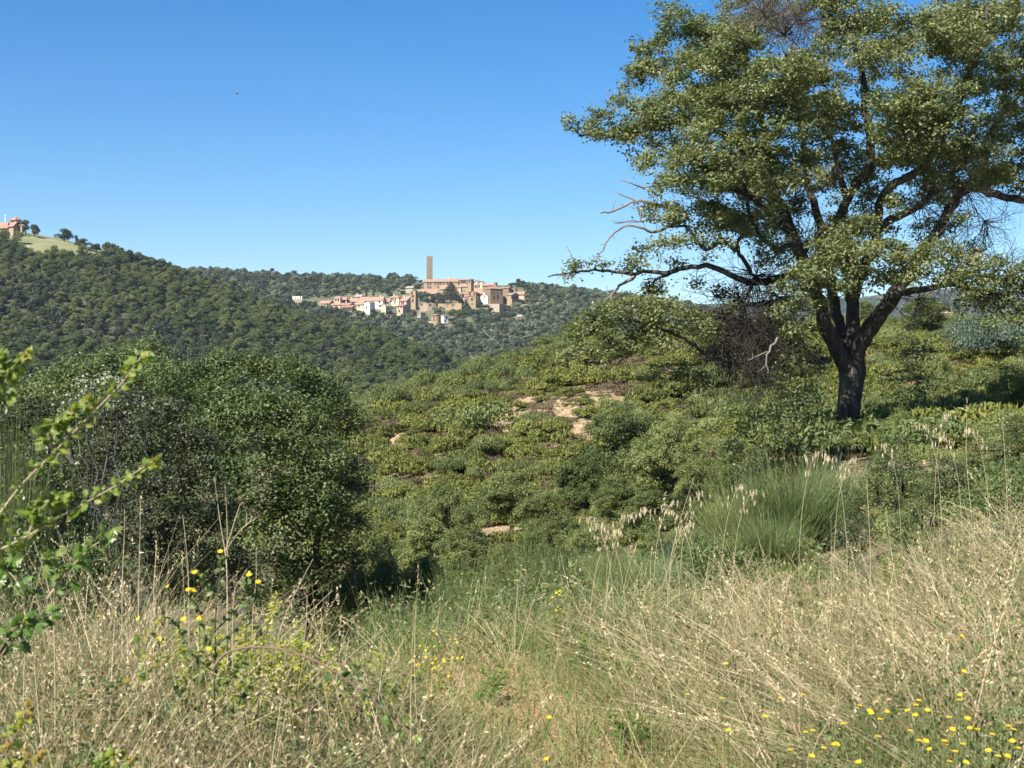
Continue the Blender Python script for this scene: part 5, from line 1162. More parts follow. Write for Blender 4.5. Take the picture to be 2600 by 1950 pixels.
def tower():
    Y = 1075.0; k = Y / FPX
    x0 = (1083.5 - CX) * k; w = 15.2 * k; d = 9 * k
    zt = (CY - 652.5) * k; zb = (CY - 725) * k
    t = thing("tower", (x0, Y, zb), "very tall square stone tower rising above the palace roof", "tower", None, -math.radians(-7))
    H = zt - zb; mb = MB()
    mb.box([w / 2, d / 2, H / 2 - 4], [w, d, H + 8]); mb.build("shaft", M['tower_stone'], t)
    mb = MB()
    for sx in range(4):
        for (yy, dd) in ((.25, .5), (d - .25, .5)):
            mb.box([w * (sx + .5) / 4, yy, H + .35], [w * .16, dd, .7])
    for sy in range(2):
        for xx in (.25, w - .25): mb.box([xx, d * (sy + 1) / 3, H + .35], [.5, d * .2, .7])
    mb.build("parapet", M['tower_stone'], t)
    for (z, u) in ((H * .88, .5), (H * .55, .5), (H * .3, .45)):
        mb = MB(); mb.box([u * w, -.01, z], [.35, .08, 1.1]); mb.build("window", M['dark_pane'], t)
    mb = MB(); mb.tube(np.array([[w * .5, d * .5, H - .2], [w * .5, d * .5, H + 3.6]]), [.09, .05], 6); mb.box([w * .5, d * .5, H + 2.6], [.9, .06, .06]); mb.build("antenna", M['metal'], t)
tower()
def round_tower():
    p = hit(1106, 826, 700); k = p[1] / FPX
    r = 12.0 * k; zb = p[2]; H = (CY - 800) * k - zb
    t = thing("round_tower", (p[0], p[1] + r, zb), "squat round stone tower standing among trees below the village", "tower")
    th = np.arange(28) * 2 * math.pi / 28; mb = MB()
    zs = [-3, 0, H * .4, H * .45, H]; rr = [r * 1.08, r * 1.05, r, r * .99, r * .96]
    V = np.array([[[q_ * math.cos(a), q_ * math.sin(a), z] for a in th] for z, q_ in zip(zs, rr)]).reshape(-1, 3)
    i = np.arange(4)[:, None] * 28; j = np.arange(28)[None, :]; kk = (j + 1) % 28
    mb.add(V, np.stack([i + j, i + kk, i + 28 + kk, i + 28 + j], -1).reshape(-1, 4)); mb.build("wall", M['stone_tan'], t)
    mb = MB(); V = [[(r * 1.06) * math.cos(a), (r * 1.06) * math.sin(a), H + .2 + .5 * math.cos(a)] for a in th] + [[0, 0, H + .9]] + [[(r * 1.06) * math.cos(a), (r * 1.06) * math.sin(a), H - .1 + .5 * math.cos(a)] for a in th]
    mb.add(V, [[29 + j_, 29 + (j_ + 1) % 28, (j_ + 1) % 28, j_] for j_ in range(28)], [[j_, (j_ + 1) % 28, 28] for j_ in range(28)]); mb.build("roof", M['roof_brown'], t)
    for (a, z) in ((-2.0, H * .82), (-2.0, H * .52)):
        mb = MB(); mb.box([r * .98 * math.cos(a), r * .98 * math.sin(a), z], [.8, .5, 1.1], a + math.pi / 2); mb.build("window", M['dark_pane'], t)
round_tower()
def wall_run(name, label, pts, thick, mat, cren=0, arches=()):
    """a free-standing or retaining wall; pts: (px, py_top, py_base), all on the same hillside"""
    q3 = [hit(a, c, 700) for a, b, c in pts]
    t = thing(name, q3[0], label, "wall")
    mb = MB()
    for (a, b) in zip(range(len(pts) - 1), range(1, len(pts))):
        pa, pb = q3[a], q3[b]; ta = (CY - pts[a][1]) / FPX * pa[1]; tb_ = (CY - pts[b][1]) / FPX * pb[1]
        n = max(2, int(abs(pts[b][0] - pts[a][0]) / 3)); u = np.linspace(0, 1, n + 1)
        rag = RNG.random(n + 1) * cren
        for i in range(n):
            A = pa * (1 - u[i]) + pb * u[i] - q3[0]; B = pa * (1 - u[i + 1]) + pb * u[i + 1] - q3[0]
            za = ta * (1 - u[i]) + tb_ * u[i] - q3[0][2] - rag[i]; zc = ta * (1 - u[i + 1]) + tb_ * u[i + 1] - q3[0][2] - rag[i + 1]
            d = np.array([0, thick, 0])
            V = [[A[0], A[1], -6], [B[0], B[1], -6], [B[0], B[1], zc], [A[0], A[1], za], [A[0], A[1] + thick, -6], [B[0], B[1] + thick, -6], [B[0], B[1] + thick, zc], [A[0], A[1] + thick, za]]
            mb.add(V, [[0, 1, 2, 3], [5, 4, 7, 6], [3, 2, 6, 7], [4, 0, 3, 7], [1, 5, 6, 2]])
    mb.build("masonry", M[mat], t)
    for (a, row, ww, hh) in arches:
        i = max(0, min(len(pts) - 2, sum(1 for p_ in pts if p_[0] <= a) - 1)); f = (a - pts[i][0]) / (pts[i + 1][0] - pts[i][0]); A = q3[i] * (1 - f) + q3[i + 1] * f - q3[0]
        z = (CY - row) / FPX * (A[1] + q3[0][1]) - q3[0][2]
        mb = MB(); mb.box([A[0], A[1] - .02, z], [ww, .12, hh]); mb.build("niche", M['dark_pane'], t)
    return t
wall_run("ruined_wall", "pinkish ruined wall with two dark round openings below the garden trees", [(1066, 770, 790), (1085, 768, 790), (1097, 767, 789), (1104, 770, 788)], 1.0, 'plaster_pink', .9, [(1070, 774, 1.1, 1.3), (1090, 773.5, 1.5, 1.6)])
wall_run("bastion_wall", "long tan bastion wall right below the cedar", [(1112, 771, 786), (1140, 770, 788), (1172, 769.5, 793)], 2.0, 'stone_tan', .15, [(1153, 775, 1.0, .8)])
wall_run("bastion_wall", "pale bastion wall overgrown by bushes right of the stone houses", [(1226, 772, 782), (1245, 771, 790), (1247, 771, 798), (1268, 771, 800), (1276, 772, 796), (1289, 774, 790)], 2.0, 'stone_pale', .3)
wall_run("garden_wall", "low pale broken garden wall right of the round tower", [(1141, 822, 828), (1155, 815, 828), (1168, 815, 828), (1186, 823, 829)], .8, 'stone_pale', 1.4)
wall_run("terrace_wall", "thin pale terrace wall left of the round tower", [(1078, 814, 818), (1096, 815, 820)], .8, 'stone_pale', .2)
wall_run("stone_wall", "low pale wall running left from the village's first house", [(776, 767, 772), (806, 766, 772)], .8, 'plaster_pink', .1)
wall_run("stone_wall", "short pale terrace wall among the trees right of the village", [(1322, 772, 777), (1344, 771, 777)], .8, 'stone_pale', .5)
def battlement():
    p = hit(755, 768, 700); k = p[1] / FPX
    t = thing("ruined_gatehouse", (p[0], p[1], p[2]), "white battlemented ruin alone among trees left of the village", "ruin")
    zt = (CY - 759) * k - p[2]
    mb = MB()
    mb.box([-4.6 * k, 1, zt / 2 - 2], [14 * k, 2, zt + 4]); mb.box([7.5 * k, 1, zt / 2 - 2.2], [9 * k, 2, zt + 3.6]); mb.build("wall", M['stone_pale'], t)
    for u in (-11, -7, -3, 1.2, 5, 10.5):
        m2 = MB(); m2.box([u * k, 1, zt + .75], [2.2 * k, 1.9, 2.4]); m2.build("merlon", M['plaster_white'], t)
battlement()

# ------------------------------------------------------------------ village trees
def cypress_mesh(seed):
    global RNG
    keep = RNG; RNG = np.random.default_rng(seed); mb = MB(); n = 700
    z = RNG.random(n) * 8; r = .85 * np.sin(np.clip(z / 8, .03, 1) ** .7 * math.pi) ** .8 * (.6 + .5 * RNG.random(n)); a = RNG.random(n) * 6.283
    v = np.stack([np.cos(a), np.sin(a), 0 * a + .3], 1)
    leaf_quads(mb, np.stack([r * np.cos(a), r * np.sin(a), z + .3], 1), v + RNG.normal(size=(n, 3)) * .4, .55, .3, .4 + .2 * RNG.normal(size=n), along=np.broadcast_to([0, 0, 1.], (n, 3)))
    mb.tube(np.array([[0, 0, -1.], [0, 0, 6.]]), [.15, .05], 5); RNG = keep
    return loose(mb, "cypress", M['dark_leaf'])
def pine_mesh(seed):
    global RNG
    keep = RNG; RNG = np.random.default_rng(seed); mb = MB()
    for k in range(9):
        a = RNG.random() * 6.283; r = 2.6 * math.sqrt(RNG.random()); s = 1.5
        v = unit(RNG.normal(size=(170, 3))); c = np.array([r * math.cos(a), r * math.sin(a), 5.2 - .05 * r * r]) + v * [s, s, .75] * (.8 + .3 * RNG.random((170, 1)))
        leaf_quads(mb, c, v + np.array([0, 0, .4]) + .5 * RNG.normal(size=v.shape), .5, .36, .5 + .2 * RNG.normal(size=170))
    mb.tube(np.array([[0, 0, -1.], [.1, 0, 3.], [0, 0, 5.]]), [.3, .22, .12], 6, 0.)
    RNG = keep; return loose(mb, "umbrella_pine", M['pine_leaf'])
CYP = [cypress_mesh(400), cypress_mesh(401)]; PINE = [pine_mesh(410), pine_mesh(411)]
for (px, b, w, h, lab) in [(807, 703, 5, 13, "leftmost slender cypress standing up from the village hill's skyline"), (852, 707, 6, 19, "slender cypress alone on the skyline, second from the left"), (918, 704, 6, 18, "cypress on the skyline, left of a close pair"), (930, 704, 6, 18, "cypress on the skyline, right of a close pair"), (941, 706, 5, 14, "shortest cypress on the skyline before the tower"),
                           (930, 756, 8, 26, "dark cypress just behind the long red roof's middle"), (948, 754, 8, 24, "dark cypress behind the long red roof's right end"), (775, 752, 6, 24, "cypress on the slope above the white ruin"), (1342, 752, 8, 34, "tall cypress right of the village on the skyline"), (1363, 754, 7, 28, "slimmer cypress right of the tall one past the village"), (1338, 740, 6, 22, "short cypress close to the tall one right of the village")]:
    tree_at(CYP, px, px, b, w, h, 800, lab, "cypress", Y=(1190 if b < 712 else None))
for (px, b, w, h, lab) in [(798, 742, 34, 20, "bright green umbrella pine on the slope above the white ruin"), (1312, 742, 44, 26, "umbrella pine with the widest crown right of the village"), (1290, 738, 30, 17, "darker umbrella pine just behind the village's right roofs"), (1331, 748, 34, 24, "yellow-green umbrella pine before the tall cypress"), (1384, 740, 20, 14, "flat umbrella pine out on the skyline, left of two"), (1397, 740, 18, 14, "flat umbrella pine out on the skyline, right of two")]:
    tree_at(PINE, px, px, b, w, h, 800, lab, "umbrella_pine", Y=1085)
def cedar():
    Y = 1006.0; x = P(1145, 0, Y)[0]; z0 = (CY - 771) / FPX * Y; k = Y / FPX
    t = thing("cedar", (x, Y, z0), "big dark layered cedar in front of the church, the village's largest tree", "tree")
    H = 54 * k; mb = MB(); mb.tube(np.array([[0, 0, -2], [.1, 0, H * .5], [0, 0, H]]), [.55, .35, .08], 8); mb.build("trunk", M['bark'], t)
    mb = MB()
    for q_ in range(11):
        f = q_ / 10; z = H * (.25 + .74 * f); R = (27 * k) * (1 - f) ** .75 + .6
        for s_ in range(7):
            a = s_ * .9 + q_ * 1.3; n = int(16 + 80 * (1 - f)); r = R * (.25 + .8 * RNG.random(n) ** .8); aa = a + .55 * (RNG.random(n) - .5)
            c = np.stack([r * np.cos(aa), r * np.sin(aa), z - .05 * r + .35 * RNG.normal(size=n)], 1)
            leaf_quads(mb, c, np.array([0, 0, 1.]) + .5 * RNG.normal(size=(n, 3)), .7, .45, .35 + .3 * RNG.normal(size=n))
    mb.build("crown", M['dark_leaf'], t)
cedar()
VT = [(1067, 765, 24, 26, 'd', "dark tree left of the ruined garden wall"), (1084, 768, 30, 26, 't', "rounded grey-green tree in the palace garden"), (1098, 770, 26, 22, 'd', "dark tree in the palace garden, right of the grey-green one"), (1078, 762, 26, 24, 't', "tree in the palace garden against the overhanging roof"), (1115, 772, 24, 30, 'd', "dark conifer just left of the cedar"), (1128, 772, 24, 24, 'd', "dark tree in the cedar's shade, left of its trunk"), (1165, 772, 22, 22, 'd', "dark tree in the cedar's shade, right of its trunk"),
      (1174, 780, 12, 36, 'd', "narrow dark tree between the bastion wall and the square stone house"), (1109, 782, 12, 16, 'd', "bush between the ruined wall and the bastion"), (1118, 800, 26, 22, 't', "grey-green tree below the bastion's left end"), (1105, 798, 20, 18, 't', "olive-toned tree above the round tower"), (1150, 802, 34, 18, 'b', "bright green bush below the bastion wall"), (1170, 806, 36, 22, 'b', "brightest green bushes under the square stone house, left half"), (1190, 802, 36, 24, 'b', "bright green bushes under the square stone house, right half"), (1205, 808, 28, 24, 'd', "dark green bush right of the bright ones"), (1160, 814, 60, 8, 'b', "low green hedge above the broken garden wall"),
      (1232, 792, 34, 20, 't', "olive-brown tree before the pale bastion's left part"), (1218, 782, 24, 16, 'd', "dark bush left of the pale bastion"), (1240, 770, 34, 12, 'd', "dark hedge under the white chapel"), (1262, 769, 34, 12, 'd', "dark hedge under the hip-roofed house"), (1280, 768, 18, 16, 'b', "green bush at the hip-roofed house's right corner"), (1262, 757, 8, 12, 'd', "bush against the hip-roofed house's ground floor"), (1300, 772, 30, 12, 't', "grey-green bushes below the house with the dark opening"), (1282, 800, 24, 20, 't', "grey-green tree at the pale bastion's right end"), (1340, 766, 34, 22, 't', "olive-brown tree at the village's right edge"), (1268, 714.5, 14, 14, 'd', "small dark tree on the skyline beside the brick belfry"),
      (1056, 738, 22, 16, 'd', "dark tree left of the palace on the skyline"), (1068, 730, 20, 20, 'd', "dark tree touching the palace's left corner"), (1036, 730, 18, 14, 'd', "round dark tree on the skyline left of the palace"), (1020, 748, 24, 20, 'd', "dark trees behind the cream house"), (985, 752, 34, 26, 't', "grey-green trees behind the lower street's right end"), (948, 794, 14, 14, 'd', "dark bush beside the narrow white house"), (990, 802, 20, 14, 'd', "bush before the yellow house's shaded side"), (1048, 802, 18, 18, 't', "tree at the foot of the tall narrow tan house"), (1050, 770, 8, 14, 'b', "yellow-green climber against the tall tan house")]
PR = {'d': DARKT, 't': HILLT, 'b': [crown_mesh(450, "green_bush", 5, 3.6, 1000, .45, M['pine_leaf'], 9, .02, .7, .8, False)]}
for k, (px, b, w, h, c, lab) in enumerate(VT):
    tree_at(PR[c], k, px, b, w, h, 820, lab, "village_tree" if c != 'b' else "green_bush", "tree" if c != 'b' else "bush")

# ------------------------------------------------------------------ farmhouse on the meadow, house beyond the plateau, bird
house("orange farmhouse block with a hipped roof on the left hilltop", 22, 40, 9, 557, 582, 'hip', 8, 'plaster_orange', 'roof_red', [(.3, 562, 1.0, 1.2), (.7, 562, 1.0, 1.2)], yaw=30, Y=664, name="farmhouse", cat="house", sidewins=[(.5, 571, 1.6, 2.2)])
house("low farm wing with a long tiled roof at the picture's left edge", -16, 20, 1, 569.5, 582, 'gable_x', 5, 'stone_brown', 'roof_red', [(.55, 573, 4.0, 1.2), (.9, 573, 2.0, 1.2)], Y=660, name="farm_wing", depth=7)
house("small annex with a sloping tiled roof in front of the orange farmhouse", 20, 34, 5, 574, 583, 'shed', 8, 'stone_tan', 'roof_red', (), Y=655, name="farm_annex", yaw=35)
house("little pale shed right of the orange farmhouse", 51, 56, 2, 572, 580, 'gable_y', 2, 'stone_tan', 'roof_grey', (), Y=662, name="shed", cat="shed")
mb = MB(); p = P(13.6, 560, 668); zt = (CY - 546) / FPX * 668; mb.tube(np.array([[p[0], 668, gz(p[0], 668)], [p[0], 668, zt]]), [.18, .14], 8); mb.tube(np.array([[p[0], 668, zt - .2], [p[0], 668, zt + .05]]), [.24, .24], 8)
tag(mb.build("chimney_pole", M['white_paint']), "thin white pole standing behind the low farm wing", "pole")
house("small ochre house half hidden by leaves beyond the plateau", 2398, 2408, 2, 799, 806, 'gable_x', 2, 'plaster_yellow', 'roof_red', [(.4, 802, .1, .1)], Y=150, depth=1.2)
def bird():
    Y = 160.0; p = P(602, 238, Y); mb = MB()
    b = np.array([[-.30, 0, 0], [-.2, 0, .01], [0, 0, .02], [.16, 0, .02], [.24, 0, .03], [.31, 0, .02]])
    mb.tube(b, [.012, .045, .07, .05, .04, .008], 8)
    for s_ in (-1, 1):
        mb.add([[-.10, s_ * .05, .03], [.10, s_ * .05, .03], [.08, s_ * .30, .16], [-.06, s_ * .30, .15], [-.08, s_ * .55, .12], [-.02, s_ * .57, .12]], [[0, 1, 2, 3], [3, 2, 5, 4]])
    mb.add([[-.28, -.03, 0], [-.28, .03, 0], [-.44, .07, 0], [-.44, -.07, 0]], [[0, 1, 2, 3]])
    o = mb.build("bird", M['metal']); o.location = p; o.rotation_euler = (.2, 0, .5); o.scale = (.8, .8, .8)
    tag(o, "tiny dark bird gliding alone in the empty sky", "bird")
bird()

# ------------------------------------------------------------------ the near meadow
def above(px, py, h, y0=3.0, y1=40.0):
    """point on the sight line through a photo pixel that is h metres over the ground"""
    Y = np.linspace(y0, y1, 1500); X = (px - CX) / FPX * Y
    d = ground(X, Y) + h - (CY - py) / FPX * Y
    k = np.argmax(d >= 0)
    if d[k] < 0: k = int(np.argmax(d))
    return np.array([X[k], Y[k], (CY - py) / FPX * Y[k]])

def sow(n, y0, y1, x0=-150, x1=2750):
    px = x0 + (x1 - x0) * RNG.random(n); Y = 1 / (1 / y1 + (1 / y0 - 1 / y1) * RNG.random(n))
    X = (px - CX) / FPX * Y
    return px, X, Y, ground(X, Y)
def far_edge(px): return np.interp(px, [-200, 500, 850, 1000, 1300, 1500, 1700, 1900, 2150, 2750], [8.2, 8.6, 8.8, 11.5, 14.0, 16, 20, 24, 30, 30])

def dry_edge(px): return np.interp(px, [-200, 500, 850, 1000, 1300, 1500, 1700, 1900, 2150, 2400, 2750], [8.2, 8.6, 8.8, 9.6, 10.8, 11.6, 12.0, 11.6, 11.0, 11.0, 12.5])
def dry_grass():
    mb = MB()
    px, X, Y, Z = sow(7600, 3.5, 22)
    path = path_mask(X, Y)
    left = px < 880 + 60 * (fbm(X * 2, Y * 2, 81, 2) - .5)
    dens = .30 + 1.0 * fbm(X / .9, Y / .9, 82, 3)
    ctr = (px > 830) & (px < 1500) & (Y > 8.3)
    ed = dry_edge(px) + 3.2 * (fbm(X / 1.2, Y / 1.2, 89, 3) - .5) * (px > 900)
    dens = dens * np.where(ctr, .45, 1) * (1 - np.where(Y < 8, .95, .85) * path) * np.where(Y < ed, 1, np.where((Y < ed + 3) & (px > 1250), .22, 0)) * np.where(left | (Y > 5.2), 1, .15)
    ok = RNG.random(len(px)) < dens
    px, X, Y, Z, path, left, ctr = px[ok], X[ok], Y[ok], Z[ok], path[ok], left[ok], ctr[ok]; m = len(X)
    cnt = (6 + 22 * RNG.random(m) ** 1.5).astype(int)
    ht = np.where(left, .34 + .42 * RNG.random(m), .26 + .34 * RNG.random(m)) * (.7 + .6 * fbm(X / .7, Y / .7, 83, 3)) * (1 - .7 * path)
    ht = ht * np.interp(Y, [5, 9, 12, 16], [1.0, 1.0, .8, .7]) * np.where(left, np.interp(Y, [3.5, 5.2, 6.6], [.72, .85, 1]) * np.interp(px, [430, 560], [1, .72]), 1)
    tl = np.stack([np.where(left, .22, .34) * RNG.normal(size=m) - np.where(left, 0, .22), .3 * RNG.normal(size=m), np.zeros(m)], 1)
    tt = np.where(left, .56, .64) + .24 * RNG.normal(size=m)
    tg = RNG.random(m) < np.where(left, .46, .38) + np.where(ctr, .30, 0) + .6 * np.clip(fbm(X / .8, Y / .8, 87, 2) - .58, 0, 1)
    ix = np.repeat(np.arange(m), cnt); n = len(ix)
    off = RNG.normal(size=(n, 2)) * .055
    bx = X[ix] + off[:, 0]; by = Y[ix] + off[:, 1]
    base = np.stack([bx, by, ground(bx, by) - .02], 1)
    L = ht[ix] * (.55 + .75 * RNG.random(n))
    d = unit(np.array([0, 0, 1.]) + tl[ix] + RNG.normal(size=(n, 3)) * .26 + np.stack([off[:, 0] * 3, off[:, 1] * 3, 0 * bx], 1))
    bend = RNG.normal(size=(n, 3)) * np.array([.30, .30, .06]) + np.array([0, 0, -.16]) + tl[ix] * .5
    gr = tg[ix] | (RNG.random(n) < .05)
    t = np.where(gr, .02 + .24 * RNG.random(n), np.clip(tt[ix] + .16 * RNG.normal(size=n), .30, 1))
    w = (.0030 + .0030 * RNG.random(n)) * np.clip(by / 8, 1, 2.0)
    Y = by
    ribbons(mb, base, d, L, w, bend, t, 4)
    # long single stems crossing each other
    px, X, Y2, Z = sow(9000, 3.6, 20)
    lf = px < 900
    ok = (Y2 < dry_edge(px)) & (RNG.random(len(px)) < .7 * (1 - .9 * path_mask(X, Y2))) & (lf | (Y2 > 5.3)) & ~((px > 850) & (px < 1450) & (RNG.random(len(px)) < .6))
    X, Y2, Z, px, lf = X[ok], Y2[ok], Z[ok], px[ok], lf[ok]; k = len(X)
    b2 = np.stack([X, Y2, Z - .02], 1); L2 = np.where(lf, (.45 + .45 * RNG.random(k)) * np.interp(Y2, [3.5, 5.2, 6.6], [.72, .85, 1]) * np.interp(px, [430, 560], [1, .8]), .40 + .40 * RNG.random(k)) * np.interp(Y2, [5, 9, 12, 16], [1, 1, .85, .75])
    d2 = unit(np.array([0, 0, 1.]) + RNG.normal(size=(k, 3)) * np.where(lf, .25, .42)[:, None] + np.where(lf, 0, -.25)[:, None] * np.array([1., 0, 0])); be2 = RNG.normal(size=(k, 3)) * .22 + np.array([0, 0, -.10])
    t2 = np.clip(.72 + .14 * RNG.normal(size=k), .35, 1)
    ribbons(mb, b2, d2, L2, (.0026 + .0018 * RNG.random(k)) * np.clip(Y2 / 8, 1, 2.0), be2, t2, 5)
    base, d, bend, L, t, Y, gr = np.vstack([base, b2]), np.vstack([d, d2]), np.vstack([bend, be2]), np.concatenate([L, L2]), np.concatenate([t, t2]), np.concatenate([Y, Y2]), np.concatenate([gr, np.zeros(k, bool)])
    # seed heads on the taller stems
    hd = np.where((L > .42) & (RNG.random(len(L)) < .24) & ~gr)[0]
    tip = base[hd] + (d[hd] + bend[hd]) * L[hd][:, None]; ax = unit(d[hd] + 2 * bend[hd])
    for j in range(10):
        c = tip - ax * (.012 * j) + RNG.normal(size=tip.shape) * .004
        leaf_quads(mb, c, RNG.normal(size=c.shape), .020, .007, t[hd] + .12, along=ax * 1.5)
    # broken straw lying about at every angle
    px, X, Y, Z = sow(70000, 3.6, 24)
    ok = (Y < dry_edge(px) + .5) & (RNG.random(len(px)) < (.15 + .8 * fbm(X / .6, Y / .6, 88, 3))); X, Y, Z, px = X[ok], Y[ok], Z[ok], px[ok]; n = len(X)
    hgt = np.where(px < 900, .30, .22) * RNG.random(n) ** 1.6 * (1 - .9 * path_mask(X, Y))
    d = unit(RNG.normal(size=(n, 3)) * np.array([1, 1, .55]) + np.array([-.2, 0, .2]))
    ribbons(mb, np.stack([X, Y, Z + hgt + .005], 1), d, .08 + .22 * RNG.random(n), (.002 + .002 * RNG.random(n)) * np.clip(Y / 8, 1, 2), RNG.normal(size=(n, 3)) * .2, np.clip(.50 + .2 * RNG.normal(size=n), .3, 1), 2)
    print("dry grass verts", mb.n)
    tag(mb.build("dry_grass", M['dry_grass']), kind='stuff')
dry_grass()

def undergrowth():
    mb = MB()
    px, X, Y, Z = sow(170000, 3.6, 27)
    gmask = fbm(X / .9, Y / .9, 91, 4)
    left = px < 900
    dens = np.clip((gmask - np.where(left, .38, .42)) * 4, 0, 1) + .22
    dens = np.maximum(dens, np.where((px > 830) & (px < 1500) & (Y > 8), .8, 0))
    ok = (RNG.random(len(px)) < dens * np.where(left, .6, .75)) & (Y < far_edge(px) + .5) & (RNG.random(len(px)) > .85 * path_mask(X, Y))
    px, X, Y, Z, gmask = px[ok], X[ok], Y[ok], Z[ok], gmask[ok]; n = len(X)
    top = np.where(px < 900, .36, .32) * (.4 + 1.2 * vnoise(X / .25, Y / .25, 92))
    top = top + np.where((px > 830) & (px < 1500) & (Y > 9), .18, 0)
    top = top * (1 - .75 * path_mask(X, Y))
    c = np.stack([X, Y, Z + top * RNG.random(n) ** .8], 1)
    t = .40 + .5 * (fbm(X / .4, Y / .4, 93, 2) - .5) * 2 * .5 + .15 * RNG.normal(size=n)
    t = np.where(RNG.random(n) < .06, 1.0, np.clip(t, 0, .9))
    leaf_quads(mb, c, RNG.normal(size=(n, 3)) + np.array([0, -.2, .7]), (.018 + .026 * RNG.random(n)) * np.clip(Y / 9, 1, 2), .013 * np.clip(Y / 9, 1, 2), t)
    tag(mb.build("undergrowth", M['herb_leaf']), kind='stuff')
    mb = MB()
    px, X, Y, Z = sow(60000, 4, 22)
    gm = fbm(X / .7, Y / .7, 95, 3)
    dens = np.clip((gm - .46) * 5, 0, 1) + np.where((px > 850) & (px < 1950) & (Y < 8.8), .6, 0) + np.where((px > 880) & (px < 1750) & (Y > 8.8) & (Y < 16), .9, 0)
    ok = (RNG.random(len(px)) < dens) & (Y < far_edge(px)) & ((px > 900) | (RNG.random(len(px)) < .9)) & (RNG.random(len(px)) > .6 * path_mask(X, Y))
    X, Y, Z, px = X[ok], Y[ok], Z[ok], px[ok]; n = len(X)
    ribbons(mb, np.stack([X, Y, Z - .01], 1), unit(np.array([0, 0, 1.]) + RNG.normal(size=(n, 3)) * .35), (.10 + .25 * RNG.random(n)) * np.where((px > 880) & (px < 1750) & (Y > 8.8), 1.5, 1), (.003 + .003 * RNG.random(n)) * np.clip(Y / 9, 1, 2), RNG.normal(size=(n, 3)) * .25 + np.array([0, 0, -.15]), .5 + .25 * RNG.normal(size=n), 3)
    tag(mb.build("green_grass", M['green_grass']), kind='stuff')
undergrowth()

# brooms close by
NB = []
for k, mt in enumerate((M['near_broom'], M['broom_stem'], M['blue_broom_stem'])):
    mb, _ = broom_mesh(500 + k, "broom", 1.3, 1.1, 1700, .0085, mt, False, 4)
    m2, _ = broom_mesh(510 + k, "broom", .9, .6, 900, .008, mt, False, 3)
    NB.append((mb, m2, mt))
NBM = []
for mb, m2, mt in NB:
    o = loose(mb, "stems", mt); o2 = loose(m2, "stems", mt); NBM.append((o.data, o2.data))
def near_broom(px, top, wpx, Y, k, label):
    x = P(px, 0, Y)[0]; z = gz(x, Y)
    t = thing("broom_shrub", (x, Y, z - .05), label, "shrub", None, RNG.random() * 6.28)
    for me, nm in zip(NBM[k], ("tall_stems", "basal_stems")):
        o = bpy.data.objects.new("stem_crown" if nm == "tall_stems" else "stem_base", me); C.objects.link(o); o.parent = t
    h = (CY - top) / FPX * Y - z; s = wpx / FPX * Y / 1.3
    t.scale = (s, s, max(.35, h) / 1.05)
for a in [(2010, 1180, 290, 17.0, 0, "tallest dark green broom, right below the big trunk"), (2110, 1165, 230, 19.0, 1, "green broom behind the tallest one, at the trunk's foot"), (1890, 1230, 240, 17.2, 1, "green broom on the left flank of the tallest one"), (1950, 1300, 200, 15.5, 0, "lower broom in front of the tallest one"),
          (1755, 1355, 150, 16.0, 2, "small bluish broom between the oat heads and the tall broom"), (1640, 1410, 210, 14.2, 0, "broom in the middle of the slope, above the dry grass"), (1550, 1400, 170, 15.2, 1, "broom left of the one above the dry grass"), (1330, 1395, 210, 17.5, 1, "broom before the middle scrub oaks"), (1440, 1385, 190, 17.0, 0, "broom behind the yellow-flowered plant"), (1240, 1480, 170, 14.5, 1, "low broom left of the yellow-flowered plant"),
          (1000, 1530, 170, 12.6, 0, "dense green broom at the right of the black shade hole"), (1090, 1545, 130, 12.8, 1, "small broom right of the one by the black shade hole"), (930, 1560, 90, 12.2, 0, "narrow broom at the edge of the black shade hole"), (1170, 1440, 140, 16.5, 0, "broom tufts at the near edge of the gully"),
          (20, 1150, 200, 12.0, 1, "tall reedy broom behind the bramble at the left edge")]:
    near_broom(*a)

# leafy shrubs on the right and small herbs
M['shrub_leaf'] = leaf_mat("shrub_leaf", [(0.0, (0.050, 0.075, 0.024)), (0.5, (0.095, 0.125, 0.045)), (0.88, (0.17, 0.20, 0.075)), (1.0, (0.20, 0.15, 0.06))], 0.32, 0.42, 0.15, 0.45, 0.35)
M['grey_shrub_leaf'] = leaf_mat("grey_shrub_leaf", [(0.0, (0.075, 0.090, 0.050)), (0.6, (0.13, 0.15, 0.085)), (1.0, (0.20, 0.21, 0.12))], 0.25, 0.5, 0.15, 0.4, 0.3)
SHRUB = [small_tree_proto(600 + k, "leafy_shrub", "leafy shrub", "shrub", 1.5, 1.6, .048, 48, 34, .14, M['shrub_leaf'], 4, .02, 12) for k in range(3)]
SHRUB += [small_tree_proto(610, "grey_shrub", "grey shrub", "shrub", .8, .9, .024, 34, 90, .07, M['grey_shrub_leaf'], 5, .02, 11)]
